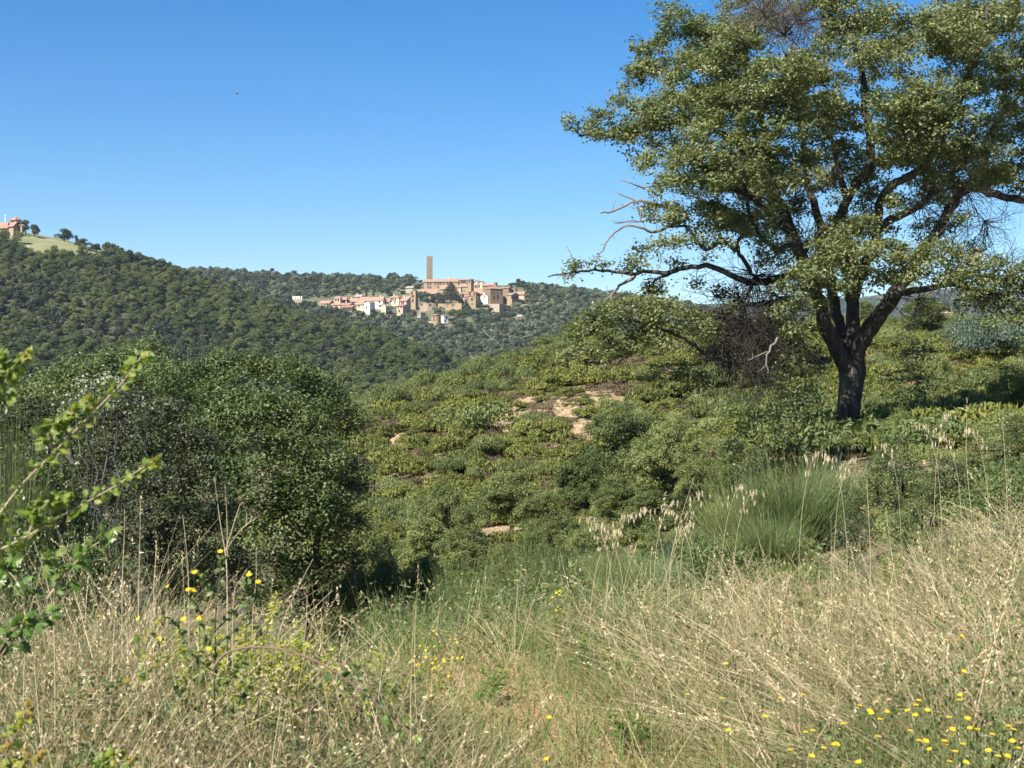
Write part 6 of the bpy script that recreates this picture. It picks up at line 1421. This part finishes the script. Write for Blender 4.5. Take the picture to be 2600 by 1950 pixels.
for (a, b, w, Y, k, lab) in [(2400, 1165, 250, 15.5, 0, "leafy shrub with dark inner stems in the middle of the right slope"), (2270, 1110, 210, 18, 1, "leafy shrub right of the tall broom, under the big trunk"), (2500, 1110, 220, 18.5, 2, "leafy shrub high on the right slope near the edge"), (2160, 1240, 120, 14.5, 1, "single leafy sprig in front of the tall broom's right side"), (2580, 1060, 170, 20, 0, "leafy shrub at the right edge, behind the dry stalks"), (2250, 1150, 150, 22.5, 2, "leafy shrub in front of the big trunk's foot, on its right"),
                             (2330, 1260, 170, 13.5, 2, "lower leafy shrub in front of the one with dark inner stems"), (1330, 1470, 130, 11.4, 3, "small grey-green shrub left of the yellow-flowered plant"), (1480, 1500, 120, 12.0, 3, "grey-green shrub right of the yellow-flowered plant"), (1700, 1440, 120, 13.0, 3, "grey-green shrub under the bluish broom"), (2060, 1160, 110, 21, 1, "pale leafy shrub left of the big trunk's foot"), (1160, 1560, 130, 10.6, 3, "grey-green shrub beside the small broom by the shade"), (2230, 1420, 190, 12, 3, "grey-green shrub low on the right slope"), (2540, 1330, 180, 11, 3, "grey-green shrub near the right edge in the dry grass"), (1930, 1130, 140, 23, 0, "leafy shrub just above the tall broom's left shoulder"), (1560, 1400, 120, 15.9, 2, "leafy shrub under the oat heads"), (1800, 1300, 130, 17.4, 2, "leafy shrub between the bluish and the tall broom"), (2420, 1400, 150, 11.3, 1, "small leafy shrub among the tall dry grass on the right")]:
    place(SHRUB[k], a, b, w, Y, lab, "shrub", hmul=1.0)
for (a, b, w, Y, k, lab) in [(-20, 1080, 260, 13, 0, "leafy bush cut by the left edge, behind the lime bramble"), (130, 1150, 220, 13.5, 1, "leafy bush behind the bramble, left of the dark evergreen"), (220, 1330, 200, 10.5, 2, "low leafy bush at the evergreen bush's left foot"), (60, 1300, 180, 9.5, 0, "low leafy bush under the left bramble shoots")]:
    place(SHRUB[k], a, b, w, Y, lab, "shrub")

# ------------------------------------------------------------------ weeds, oats and flowers, one thing each
def lobed_leaf(mb, c, nrm, along, size, tint, lobes=5):
    n = unit(np.asarray(nrm, float)); a = np.asarray(along, float); a = unit(a - a.dot(n) * n); s = np.cross(n, a)
    prof = [(0, 0), (.10, .16), (.18, .42), (.30, .24), (.42, .50), (.55, .26), (.72, .36), (.82, .16), (1.05, 0)]
    pts = [(u, v) for u, v in prof] + [(u, -v) for u, v in prof[-2:0:-1]]
    V = [c + a * u * size + s * v * size + n * (-.25 * abs(v) * size - .12 * size * u * u) for u, v in pts]
    V.append(c + a * .45 * size + n * .03 * size)
    m = len(pts); mb.add(V, None, [[i, (i + 1) % m, m] for i in range(m)], tint)
def smooth_line(pts, n):
    pts = np.asarray(pts, float); u = np.linspace(0, len(pts) - 1, n * 3)
    c = np.stack([np.interp(u, np.arange(len(pts)), pts[:, k]) for k in range(3)], 1)
    e0, e1 = c[0].copy(), c[-1].copy(); c = gauss1(c, 3, 0); c[0] = e0; c[-1] = e1
    return c[::3]
def bramble(label, lines, Y, leaf, mat, stem, every=3, r=.0035, skip=0.0, tips=True, tri=True, size_tip=1.0, tbase=.5):
    pts0 = np.array([P(a, b, Y + (d[0] if d else 0)) for a, b, *d in lines[0]])
    base = np.array([pts0[0][0], pts0[0][1], gz(pts0[0][0], pts0[0][1])])
    t = thing("bramble", base, label, "bramble")
    lm = MB()
    for ln in lines:
        c = smooth_line([P(a, b, Y + (d[0] if d else 0)) for a, b, *d in ln], 26)
        mb = MB(); mb.tube(c, np.linspace(r, r * .45, len(c)), 6, .5); 
        for k in range(2, len(c) - 1, 1):                            # thorns
            dd = unit(RNG.normal(size=3)); mb.tube(np.array([c[k], c[k] + dd * r * 2.2]), [r * .5, r * .05], 3, .5, cap=False)
        mb.build("cane", M[stem], t, False, base)
        for k in range(int(len(c) * skip), len(c), every):
            tg = unit(c[min(k + 1, len(c) - 1)] - c[max(k - 1, 0)])
            f = k / len(c)
            for q_ in range(4 if tri else 2):
                dd = unit(tg * .6 + RNG.normal(size=3) * .75); sz = leaf * (.6 + .6 * RNG.random()) * (1.0 - .25 * f)
                pet = c[k] + dd * sz * .5
                lobed_leaf(lm, pet, unit(np.array([-.1, -.45, .7]) + RNG.normal(size=3) * .5), dd + np.array([0, 0, -.15]), sz, np.clip(tbase + .35 * f - .15 + .16 * RNG.normal(), 0, .95))
        if tips:
            for q_ in range(4):
                lobed_leaf(lm, c[-1], unit(np.array([0, -.4, .6]) + RNG.normal(size=3) * .5), unit(c[-1] - c[-3]) + RNG.normal(size=3) * .5, leaf * .8, .9 + .1 * (q_ % 2))
    lm.build("foliage", mat, t, False, base)
    return t
bramble("tallest lime green bramble shoot arching up at the left, topped with yellowish leaves", [[(-160, 1480), (-60, 1380), (0, 1303), (48, 1236), (135, 1150), (241, 1043), (309, 975), (340, 930), (366, 898)], [(135, 1150), (120, 1100), (160, 1060), (230, 1015)]], 3.3, .026, M['lime_leaf'], 'pale_stem', 1, .0026, .15)
bramble("lower lime green bramble shoot reaching right over the dark evergreen bush", [[(-160, 1480), (-60, 1430), (0, 1395), (72, 1361), (159, 1308), (231, 1269), (299, 1231), (350, 1195), (400, 1165)], [(72, 1361), (90, 1300), (130, 1270), (170, 1255)]], 3.2, .025, M['lime_leaf'], 'pale_stem', 1, .0024, .15)
bramble("short lime bramble shoot at the very left edge, highest leaves beside the hill", [[(-120, 1200), (-50, 1100), (0, 1019), (14, 961), (40, 920), (72, 893)], [(-50, 1100), (-20, 980), (0, 905)]], 3.1, .026, M['lime_leaf'], 'pale_stem', 1, .0024, .2)
bramble("leafy bramble tuft below the two lime shoots, in front of the evergreen bush", [[(120, 1520), (180, 1440), (230, 1390), (270, 1365)], [(60, 1520), (40, 1470), (10, 1440)], [(120, 1520), (160, 1460), (130, 1420)]], 4.2, .045, M['bright_leaf'], 'pale_stem', 3, .003, .3)
bramble("dark reddish bramble cane bowing over the path with green leaves at its end", [[(540, 1700), (570, 1655), (640, 1640), (740, 1650), (830, 1690), (900, 1740), (960, 1790), (1020, 1840), (1065, 1880)]], 4.4, .036, M['bright_leaf'], 'bramble_stem', 3, .0042, .55, tbase=.15)
bramble("yellowish bramble sprays in the bottom left corner", [[(-40, 2000), (0, 1930), (40, 1870), (70, 1800)], [(-40, 1990), (20, 1950), (90, 1920)]], 3.6, .03, M['lime_leaf'], 'bramble_stem', 3, .0025, .3, tbase=.75)
bramble("small pale green bramble sprig at the bottom edge, left of the tall weed", [[(240, 2000), (280, 1960), (330, 1930)], [(240, 2000), (250, 1950), (285, 1925)]], 3.8, .03, M['lime_leaf'], 'pale_stem', 3, .0022, .3, tbase=.5)
bramble("thin bramble sprig with ochre leaves in the left dry grass", [[(250, 1790), (330, 1730), (390, 1690), (430, 1670)], [(330, 1730), (360, 1640), (410, 1575)]], 4.6, .028, M['lime_leaf'], 'bramble_stem', 4, .0022, .4, tbase=.7)
bramble("bramble sprig with dark leaves low at the left edge", [[(-60, 1760), (0, 1650), (30, 1600), (60, 1580)], [(-40, 1720), (60, 1590), (130, 1560)]], 4.2, .042, M['bright_leaf'], 'bramble_stem', 3, .003, .3, tbase=.05)

def head(mb_pet, mb_core, c, nrm, r, petals=13):
    n = unit(np.asarray(nrm, float)); a = unit(np.cross(n, [.3, .5, .8])); b = np.cross(n, a)
    for k in range(petals):
        th = 2 * math.pi * k / petals + .2 * RNG.random(); d = math.cos(th) * a + math.sin(th) * b; s = np.cross(n, d)
        l = r * (.85 + .3 * RNG.random())
        mb_pet.add([c, c + d * l * .55 + s * l * .28 + n * l * .1, c + d * l + n * l * .16, c + d * l * .55 - s * l * .28 + n * l * .1], [[0, 1, 2, 3]], None, RNG.random())
    th = np.arange(6) * math.pi / 3
    mb_core.add(np.vstack([[c + r * .45 * (math.cos(q_) * a + math.sin(q_) * b) + n * r * .08 for q_ in th], [c + n * r * .16]]), None, [[i, (i + 1) % 6, 6] for i in range(6)], .6)
def flower_proto(seed):
    """an Empty with a thin stem and one yellow head, one metre high before scaling"""
    global RNG
    keep = RNG; RNG = np.random.default_rng(seed)
    t = thing("yellow_flower", (0, 0, 0), "x", "flower")
    mb = MB(); c = smooth_line([[0, 0, -.02], [.03 * RNG.normal(), .02, .2], [.03 * RNG.normal(), 0, .42]], 8); c[-1] = [0, 0, .42]
    mb.tube(c, [.0018] * len(c), 4, .5)
    for k in (2, 4): mb.tube(np.array([c[k], c[k] + [.03 * RNG.normal(), -.02, .05]]), [.0014, .001], 3, .5)
    mb.build("stem", M['green_stem'], t)
    pm, cm = MB(), MB(); head(pm, cm, np.array([0, 0, .42]), [-.15 + .3 * RNG.normal(), -.25 + .2 * RNG.normal(), .9], .0098)
    h = pm.build("flower_head", M['petal'], t); cm.build("disc", M['petal'], h)
    mb = MB(); mb.tube(np.array([[0, 0, .40], [0, 0, .412]]), [.0015, .003], 6, .5); mb.build("calyx", M['green_stem'], h)
    RNG = keep; return t
FP = [flower_proto(700 + k) for k in range(4)]
FL = [(1160, 1060), (1258, 1045), (1093, 1138), (935, 1197), (1432, 1170), (1502, 1092), (1545, 1115), (1553, 1125), (1268, 1207), (1298, 1200), (1405, 1260), (1392, 1258), (1200, 1283), (1345, 1275), (1296, 1310), (1497, 1335), (1590, 1150), (1580, 1225), (1620, 1118), (1708, 1112), (1745, 1090), (1757, 1070), (1795, 1112), (1742, 1132), (1720, 1200), (1758, 1243), (1788, 1246), (1800, 1278), (1868, 1245), (1872, 1258), (1903, 1195), (1903, 1222), (1915, 1290), (1947, 1258), (1968, 1148), (1977, 1188), (2010, 1195), (1890, 1333), (1963, 1338), (2058, 1285), (2075, 1215), (2100, 1310), (2140, 1310), (2160, 1245), (2145, 1180), (2165, 1195), (1953, 945), (1935, 1045), (1932, 1068), (1877, 808), (1945, 792), (925, 910), (757, 1043), (905, 1060), (160, 1143), (148, 1322), (1887, 1142), (2185, 1275)]
FL = [(1300 + a / 1.7015, 1150 + b / 1.7015, "one of the yellow daisy-like flowers on thin stems in the right-hand dry grass", "yellow flowers in the right-hand grass") for a, b in FL]
FL += [(a, b, "one of the yellow flowers scattered through the dry grass on the left", "yellow flowers in the left-hand grass") for a, b in [(632, 1455), (655, 1477), (12, 1450), (130, 1428), (5, 1463), (425, 1490), (395, 1440), (520, 1525), (405, 1625), (350, 1572), (90, 1505), (250, 1565), (60, 1600), (505, 1570)]]
for k, (a, b, lab, grp) in enumerate(FL):
    h = (.40 + .10 * RNG.random()) if a > 900 else (.72 + .1 * RNG.random())
    p = above(a, b, h, 4.2)
    o = FP[k] if k < 4 else copy_tree(FP[k % 4])
    fs = 1.05 if a > 900 else .7; o.location = (p[0], p[1], p[2] - h); o.scale = (fs, fs, h / .42); o.rotation_euler = (0, 0, .7 * (RNG.random() - .5))
    o["label"] = lab; o["group"] = grp; o["category"] = "flower"

def flower_cluster(name, label, spots, Y, r, leafm):
    mx = np.mean([s[0] for s in spots]); x = P(mx, 0, Y)[0]; base = np.array([x, Y, gz(x, Y)])
    t = thing(name, base, label, "flowering plant")
    sm, lm = MB(), MB()
    for (a, b) in spots:
        p = P(a, b, Y + .12 * RNG.normal()); q0 = base + np.array([.5 * (p[0] - x) + .03 * RNG.normal(), .03 * RNG.normal(), 0])
        c = smooth_line([q0, q0 * .5 + p * .5 + np.array([.02 * RNG.normal(), 0, .03]), p], 7); sm.tube(c, np.linspace(.002, .001, len(c)), 4, .5)
        n = 7; u = RNG.random(n); lc = c[(u * (len(c) - 1)).astype(int)]
        leaf_quads(lm, lc + RNG.normal(size=(n, 3)) * .012, RNG.normal(size=(n, 3)) + [0, 0, .6], .028, .010, .5 + .2 * RNG.normal(size=n))
        pm, cm = MB(), MB(); head(pm, cm, p, [-.3, -.5, .7], r, 6)
        f = pm.build("flower_head", M['petal'], t, False, base)
    sm.build("stem", M['green_stem'], t, False, base); lm.build("foliage", leafm, t, False, base)
flower_cluster("yellow_flowering_plant", "upright plant with clustered yellow flowers beside the small grey-green shrub in the middle", [(1420 + 14 * a, 1500 + 9 * b) for a, b in [(0, 0), (.4, .3), (-.5, .6), (-1.2, 1.8), (0, 1.2), (.6, 1.5), (-.2, 4.6), (.2, 5.2), (-.6, 5.6), (.7, 6), (-.3, 7), (.5, 7.4), (0, 8.4), (-.8, 9), (.4, 9.6), (-.2, 10.4), (1, 11), (-.4, 11.6), (2.8, 3.6), (5, 6)]], 10.6, .013, M['bright_leaf'])
flower_cluster("yellow_flowering_plant", "low plant with small ochre yellow flowers above the path's far end", [(1090 + 60 * RNG.normal() * .6, 1695 + 22 * RNG.normal() * .7) for _ in range(26)], 8.2, .011, M['weed_leaf'])
flower_cluster("yellow_flowering_plant", "loose yellow flowered plant between the broom and the middle shrub", [(1130 + 55 * RNG.normal() * .7, 1640 + 25 * RNG.normal() * .7) for _ in range(14)], 9.3, .010, M['weed_leaf'])

def weed(px, py, Y, h, label, n=13, mat='weed_leaf', name="leafy_weed"):
    x = P(px, 0, Y)[0]; base = np.array([x, Y, gz(x, Y)]); h = max(.25, (CY - py) / FPX * Y - base[2])
    t = thing(name, base, label, "weed"); sm, lm = MB(), MB()
    for k in range(n):
        d = unit(np.array([.28 * RNG.normal(), .28 * RNG.normal(), 1.])); l = h * (.65 + .4 * RNG.random())
        r0 = base + np.array([.05 * RNG.normal(), .05 * RNG.normal(), 0]); c = smooth_line([r0, r0 + d * l * .5, r0 + d * l + np.array([.04 * RNG.normal(), 0, 0])], 9)
        sm.tube(c, np.linspace(.003, .0015, len(c)), 4, .5)
        m = int(l * 120); u = .12 + .88 * RNG.random(m); i = (u * (len(c) - 1.01)).astype(int); f = (u * (len(c) - 1.01) - i)[:, None]
        p = c[i] * (1 - f) + c[i + 1] * f; ou = unit(RNG.normal(size=(m, 3)) * [1, 1, .3] + [0, 0, .45]); ll = .062 * (1.25 - .7 * u)
        leaf_quads(lm, p + ou * ll[:, None] * .5, RNG.normal(size=(m, 3)) * .4 + [0, -.3, .8], ll, ll * .27, .35 + .55 * u + .12 * RNG.normal(size=m), along=ou * 3)
    sm.build("stem", M['green_stem'], t, False, base); lm.build("foliage", M[mat], t, False, base)
for k, (a, b, Y, lab) in enumerate([(600, 1470, 6.6, "yellow-green leafy weed just left of the black shade hole, tallest of its patch"), (650, 1560, 6.4, "yellow-green weed in the middle of the left grass"), (710, 1600, 6.5, "yellow-green weed right below the black shade hole"), (760, 1640, 6.3, "yellow-green weed over the arching bramble cane"), (590, 1620, 6.0, "yellow-green weed behind the bramble cane's start"), (680, 1690, 5.8, "yellow-green weed under the bramble cane's middle"),
                                    (830, 1660, 6.6, "light green weed beside the bramble cane's bend"), (940, 1640, 7.6, "light green weed at the far end of the path"), (980, 1700, 7.0, "light green weed at the left edge of the path"), (520, 1560, 6.2, "yellow-green weed right behind the tall dark weed"), (860, 1740, 6.0, "light green weed left of the bramble's leafy tip"), (760, 1560, 7.3, "yellow-green weed at the very rim of the shade hole")]):
    weed(a, b, Y, .6, lab)
for (a, b, Y, lab) in [(1500, 1580, 8.4, "fresh green weed in the dry grass right of the yellow-flowered plant"), (1620, 1640, 8.0, "low fresh green weed in the middle of the dry slope"), (2060, 1470, 9.5, "dark green weed among the dry grass below the tall broom"), (2085, 1640, 7.8, "small bright green weed in the centre of the dry slope"), (2540, 1560, 7.4, "fresh green weed near the right edge"), (2270, 1380, 11.5, "bright green weed under the leafy shrub on the right"), (1250, 1700, 7.6, "green weed in the middle of the path's far end"), (2480, 1480, 9, "green weed in the dry grass below the right shrubs"), (1600, 1880, 6.4, "grass-green weed at the right edge of the path"), (1820, 1790, 6.7, "grey-green weed in front of the dry slope")]:
    weed(a, b, Y, .4, lab, 7, 'bright_leaf', "green_weed")

def tall_weed():
    Y = 5.4; x = P(545, 0, Y)[0]; base = np.array([x, Y, gz(x, Y)])
    t = thing("tall_weed", base, "tall dark-stemmed weed with ragged leaves and yellow flowers in the left grass", "weed"); sm, lm = MB(), MB()
    ln = [[(545, 1960), (542, 1850), (540, 1740), (545, 1640), (550, 1560), (556, 1470), (560, 1400)], [(544, 1680), (510, 1620), (490, 1560), (480, 1505)], [(548, 1600), (590, 1560), (620, 1500), (632, 1462)], [(542, 1720), (480, 1660), (440, 1600), (420, 1560)], [(543, 1760), (610, 1700), (640, 1650)], [(552, 1520), (520, 1480), (495, 1455)], [(545, 1640), (600, 1600), (645, 1520), (655, 1482)], [(541, 1800), (480, 1760), (450, 1700)], [(542, 1830), (600, 1790), (630, 1740)]]
    for k, l in enumerate(ln):
        c = smooth_line([P(a, b, Y) + np.array([0, .05 * RNG.normal(), 0]) for a, b in l], 16); sm.tube(c, np.linspace(.0055 if k == 0 else .003, .0018, len(c)), 6, .5)
        for i in range(2, len(c)):
            for q_ in range(3 if k == 0 else 2):
                dd = unit(RNG.normal(size=3) * [1, 1, .5] + [0, 0, .2])
                lobed_leaf(lm, c[i], unit(RNG.normal(size=3) + [0, -.4, .8]), dd, .015 + .018 * RNG.random(), .40 + .25 * RNG.normal())
    sm.build("stem", M['dark_stem'], t, False, base); lm.build("foliage", M['scrub_leaf'], t, False, base)
    for (a, b) in [(478, 1497), (491, 1499), (494, 1453), (466, 1572), (530, 1648), (505, 1571), (632, 1460), (655, 1478), (560, 1400)]:
        pm, cm = MB(), MB(); head(pm, cm, P(a, b, Y - .02), [.2 * RNG.normal(), -.5, .8], .012); hd = pm.build("flower_head", M['petal'], t, False, base); cm.build("disc", M['petal'], hd, False, None).location = (-base).tolist()
tall_weed()

def stalk(label, lines, Y, r=.0028, mat='stalk', heads=(), name="dry_stalk", seed_r=.006, umbel=False):
    p0 = P(*lines[0][0], Y); base = np.array([p0[0], Y, gz(p0[0], Y)])
    t = thing(name, base, label, "dry stalk"); mb = MB()
    for k, l in enumerate(lines):
        pts = [P(a, b, Y + .02 * RNG.normal()) for a, b in l]
        if k == 0: pts = [base] + pts
        c = smooth_line(pts, 14); mb.tube(c, np.linspace(r if k == 0 else r * .7, r * .4, len(c)), 5, .5)
    mb.build("stem", M[mat], t, False, base)
    hm = None
    for (a, b) in heads:
        hm = MB(); p = P(a, b, Y)
        if umbel:
            for q_ in range(22):
                d = unit(RNG.normal(size=3) + [0, 0, .3]) * .011; leaf_quads(hm, (p + d)[None, :], d[None, :], .009, .006, .4)
        else:
            for q_ in range(16): leaf_quads(hm, (p + np.array([.004 * RNG.normal(), .004 * RNG.normal(), -.006 * q_]))[None, :], RNG.normal(size=(1, 3)), .014, .006, .5)
        hm.build("seed_head", M['oat'] if not umbel else M['heath_brown'], t, False, base)
stalk("forked dry stalk with round seed heads before the dark evergreen bush", [[(578, 1450), (572, 1400), (556, 1310), (541, 1178)], [(577, 1420), (577, 1330), (571, 1215)], [(575, 1395), (610, 1345), (636, 1325), (640, 1305)], [(625, 1335), (627, 1305), (620, 1288)], [(636, 1325), (655, 1312)], [(572, 1400), (600, 1310), (612, 1275)]], 5.6, .003, 'stalk', [(619, 1280), (640, 1298), (655, 1308), (611, 1265), (540, 1262)], umbel=True)
for k, (a0, b0, a1, b1, Y, lab) in enumerate([(352, 1480, 357, 1250, 6.2, "dry grass stalk with a narrow seed spike, left of the forked stalk"), (310, 1470, 316, 1275, 6.3, "thin dry stalk farthest left before the evergreen bush"), (480, 1480, 462, 1290, 6.4, "thin dry stalk between the spike and the forked stalk"), (640, 1560, 650, 1370, 6.4, "dry stalk standing right of the forked one"), (700, 1620, 805, 1400, 6.6, "thin dry stalk leaning right over the black shade hole"), (690, 1640, 860, 1485, 6.4, "dry stalk with a furry seed head leaning far over the shade hole"), (720, 1640, 832, 1530, 6.4, "shorter dry stalk with a drooping head by the shade hole"), (850, 1700, 1000, 1580, 6.6, "long thin stalk leaning right before the dense green broom"),
                                               (140, 1560, 70, 1330, 5.0, "dry stalk leaning left across the lime bramble"), (60, 1620, 120, 1380, 5.0, "dry stalk crossing behind the lime bramble"), (390, 1480, 398, 1362, 6.0, "short dry stalk with a bent tip beside the narrow spike"), (590, 1500, 630, 1440, 6.0, "short dry stalk behind the yellow flowers"), (770, 1640, 780, 1500, 6.8, "upright dry stalk at the rim of the shade hole"),
                                               (1700, 1420, 1770, 1190, 11, "long dry stalk leaning right before the tall broom"), (2420, 1500, 2310, 1250, 9.5, "pale stalk leaning left on the right slope"), (2500, 1420, 2440, 1250, 9.5, "thick pale stalk leaning left below the leafy shrub"), (2210, 1380, 2200, 1200, 10, "upright pale stalk before the tall broom's right side"), (2560, 1330, 2545, 1060, 11, "tall dry stalk near the right edge rising past the shrubs"), (2470, 1330, 2455, 1010, 12, "tall dry stalk rising in front of the dark bush")]):
    stalk(lab, [[(a0, b0), ((a0 + a1) / 2 + 4 * RNG.normal(), (b0 + b1) / 2), (a1, b1)]], Y, .0026, 'stalk', [(a1, b1)] if k in (0, 5, 6, 10, 17, 18) else [])

def oat_proto(seed):
    global RNG
    keep = RNG; RNG = np.random.default_rng(seed)
    t = thing("wild_oat", (0, 0, 0), "x", "grass")
    mb = MB(); b = .16 * (1 if seed % 2 else -1)
    c = smooth_line([[0, 0, 0], [.01, 0, .4], [b * .3, 0, .75], [b, 0, .98], [b * 1.5, 0, 1.0]], 16); mb.tube(c, np.linspace(.003, .001, len(c)), 5, .6)
    om = MB()
    for k in range(15):
        i = int(10 + 6 * k / 15); a = c[min(i, 15)]; d = np.array([.05 * RNG.normal(), .05 * RNG.normal(), .015]); e = a + d; f = e + np.array([.012 * RNG.normal(), .01 * RNG.normal(), -.04])
        mb.tube(np.array([a, a + d * .6 + [0, 0, .012], e]), [.0007] * 3, 3, .6, cap=False)
        for q_ in range(3): leaf_quads(om, ((e + f) / 2 + RNG.normal(size=3) * .004)[None, :], RNG.normal(size=(1, 3)) * [1, 1, .2], .040, .011, .4 + .4 * RNG.random(), along=np.array([[0, 0, -4.]]))
    mb.build("stem", M['stalk'], t); om.build("panicle", M['oat'], t)
    RNG = keep; return t
OP = [oat_proto(800 + k) for k in range(4)]
OATS = [(1540, 1305, 9), (1562, 1318, 8.8), (1588, 1335, 8.8), (1655, 1275, 9.6), (1695, 1290, 9.4), (1722, 1252, 9.8), (1768, 1300, 9.2), (1690, 1330, 9), (1830, 1235, 10.2), (1858, 1248, 10), (2030, 1150, 11.5), (2115, 1165, 11.2), (2150, 1160, 11.4), (2370, 1050, 12.5), (2390, 1080, 12), (2445, 1110, 11), (2512, 1090, 11), (2290, 1130, 12), (1500, 1350, 9)]
for k, (a, b, Y) in enumerate(OATS):
    x = P(a, 0, Y)[0]; z = gz(x, Y); h = max(.5, (CY - b) / FPX * Y - z)
    o = OP[k] if k < 4 else copy_tree(OP[k % 4])
    o.location = (x, Y, z); o.scale = (.68, .68, h); o.rotation_euler = (0, 0, .8 * (RNG.random() - .5) + (3.14 if RNG.random() < .3 else 0))
    o["label"] = "one of the wild oats with pale hanging spikelets rising over the right-hand slope"; o["group"] = "wild oats on the right slope"; o["category"] = "grass"

def dead_weed(label, px, py0, py1, Y, n=9, spread=.16):
    x = P(px, 0, Y)[0]; base = np.array([x, Y, gz(x, Y)]); h = (CY - py0) / FPX * Y - base[2]
    t = thing("dead_weed", base, label, "weed"); mb = MB()
    for k in range(n):
        d = unit(np.array([spread * RNG.normal(), spread * RNG.normal(), 1.])); l = h * (.6 + .45 * RNG.random()); c = smooth_line([base + [.03 * RNG.normal(), .03 * RNG.normal(), 0], base + d * l * .5, base + d * l], 10)
        mb.tube(c, np.linspace(.0035, .0015, len(c)), 5, .5)
        for i in range(4, len(c)):
            dd = unit(RNG.normal(size=3) * .6 + d); mb.tube(np.array([c[i], c[i] + dd * .05, c[i] + dd * .09 + [0, 0, .02]]), [.0015, .0012, .001], 3, .5, cap=False)
    mb.build("stem", M['dead_brown'], t, False, base)
dead_weed("dark brown dead twiggy weed standing in the dry grass on the right", 2180, 1560, 1800, 7.4)
dead_weed("dark dead weed with fine twigs left of the brown twiggy one", 1860, 1690, 1900, 6.9, 8)
dead_weed("dark dead weed beside the middle grey-green shrub", 1470, 1480, 1600, 10.8, 9, .3)
dead_weed("small dead weed in the bottom of the right grass", 1930, 1780, 1950, 6.3, 6)

# ------------------------------------------------------------------ the air: one even volume round camera and land
mb = MB(); mb.box([0, 1840, 90], [7300, 3840, 400])
hz = mb.build("haze", [])
m = bpy.data.materials.new("haze"); m.use_nodes = True; nt = m.node_tree
for nn in list(nt.nodes):
    if nn.type != 'OUTPUT_MATERIAL': nt.nodes.remove(nn)
pv = nt.nodes.new("ShaderNodeVolumePrincipled"); pv.inputs["Color"].default_value = (.72, .84, 1, 1); pv.inputs["Density"].default_value = .00007; pv.inputs["Anisotropy"].default_value = .2
nt.links.new(pv.outputs[0], nt.nodes["Material Output"].inputs["Volume"])
hz.data.materials.append(m); tag(hz, kind='stuff')
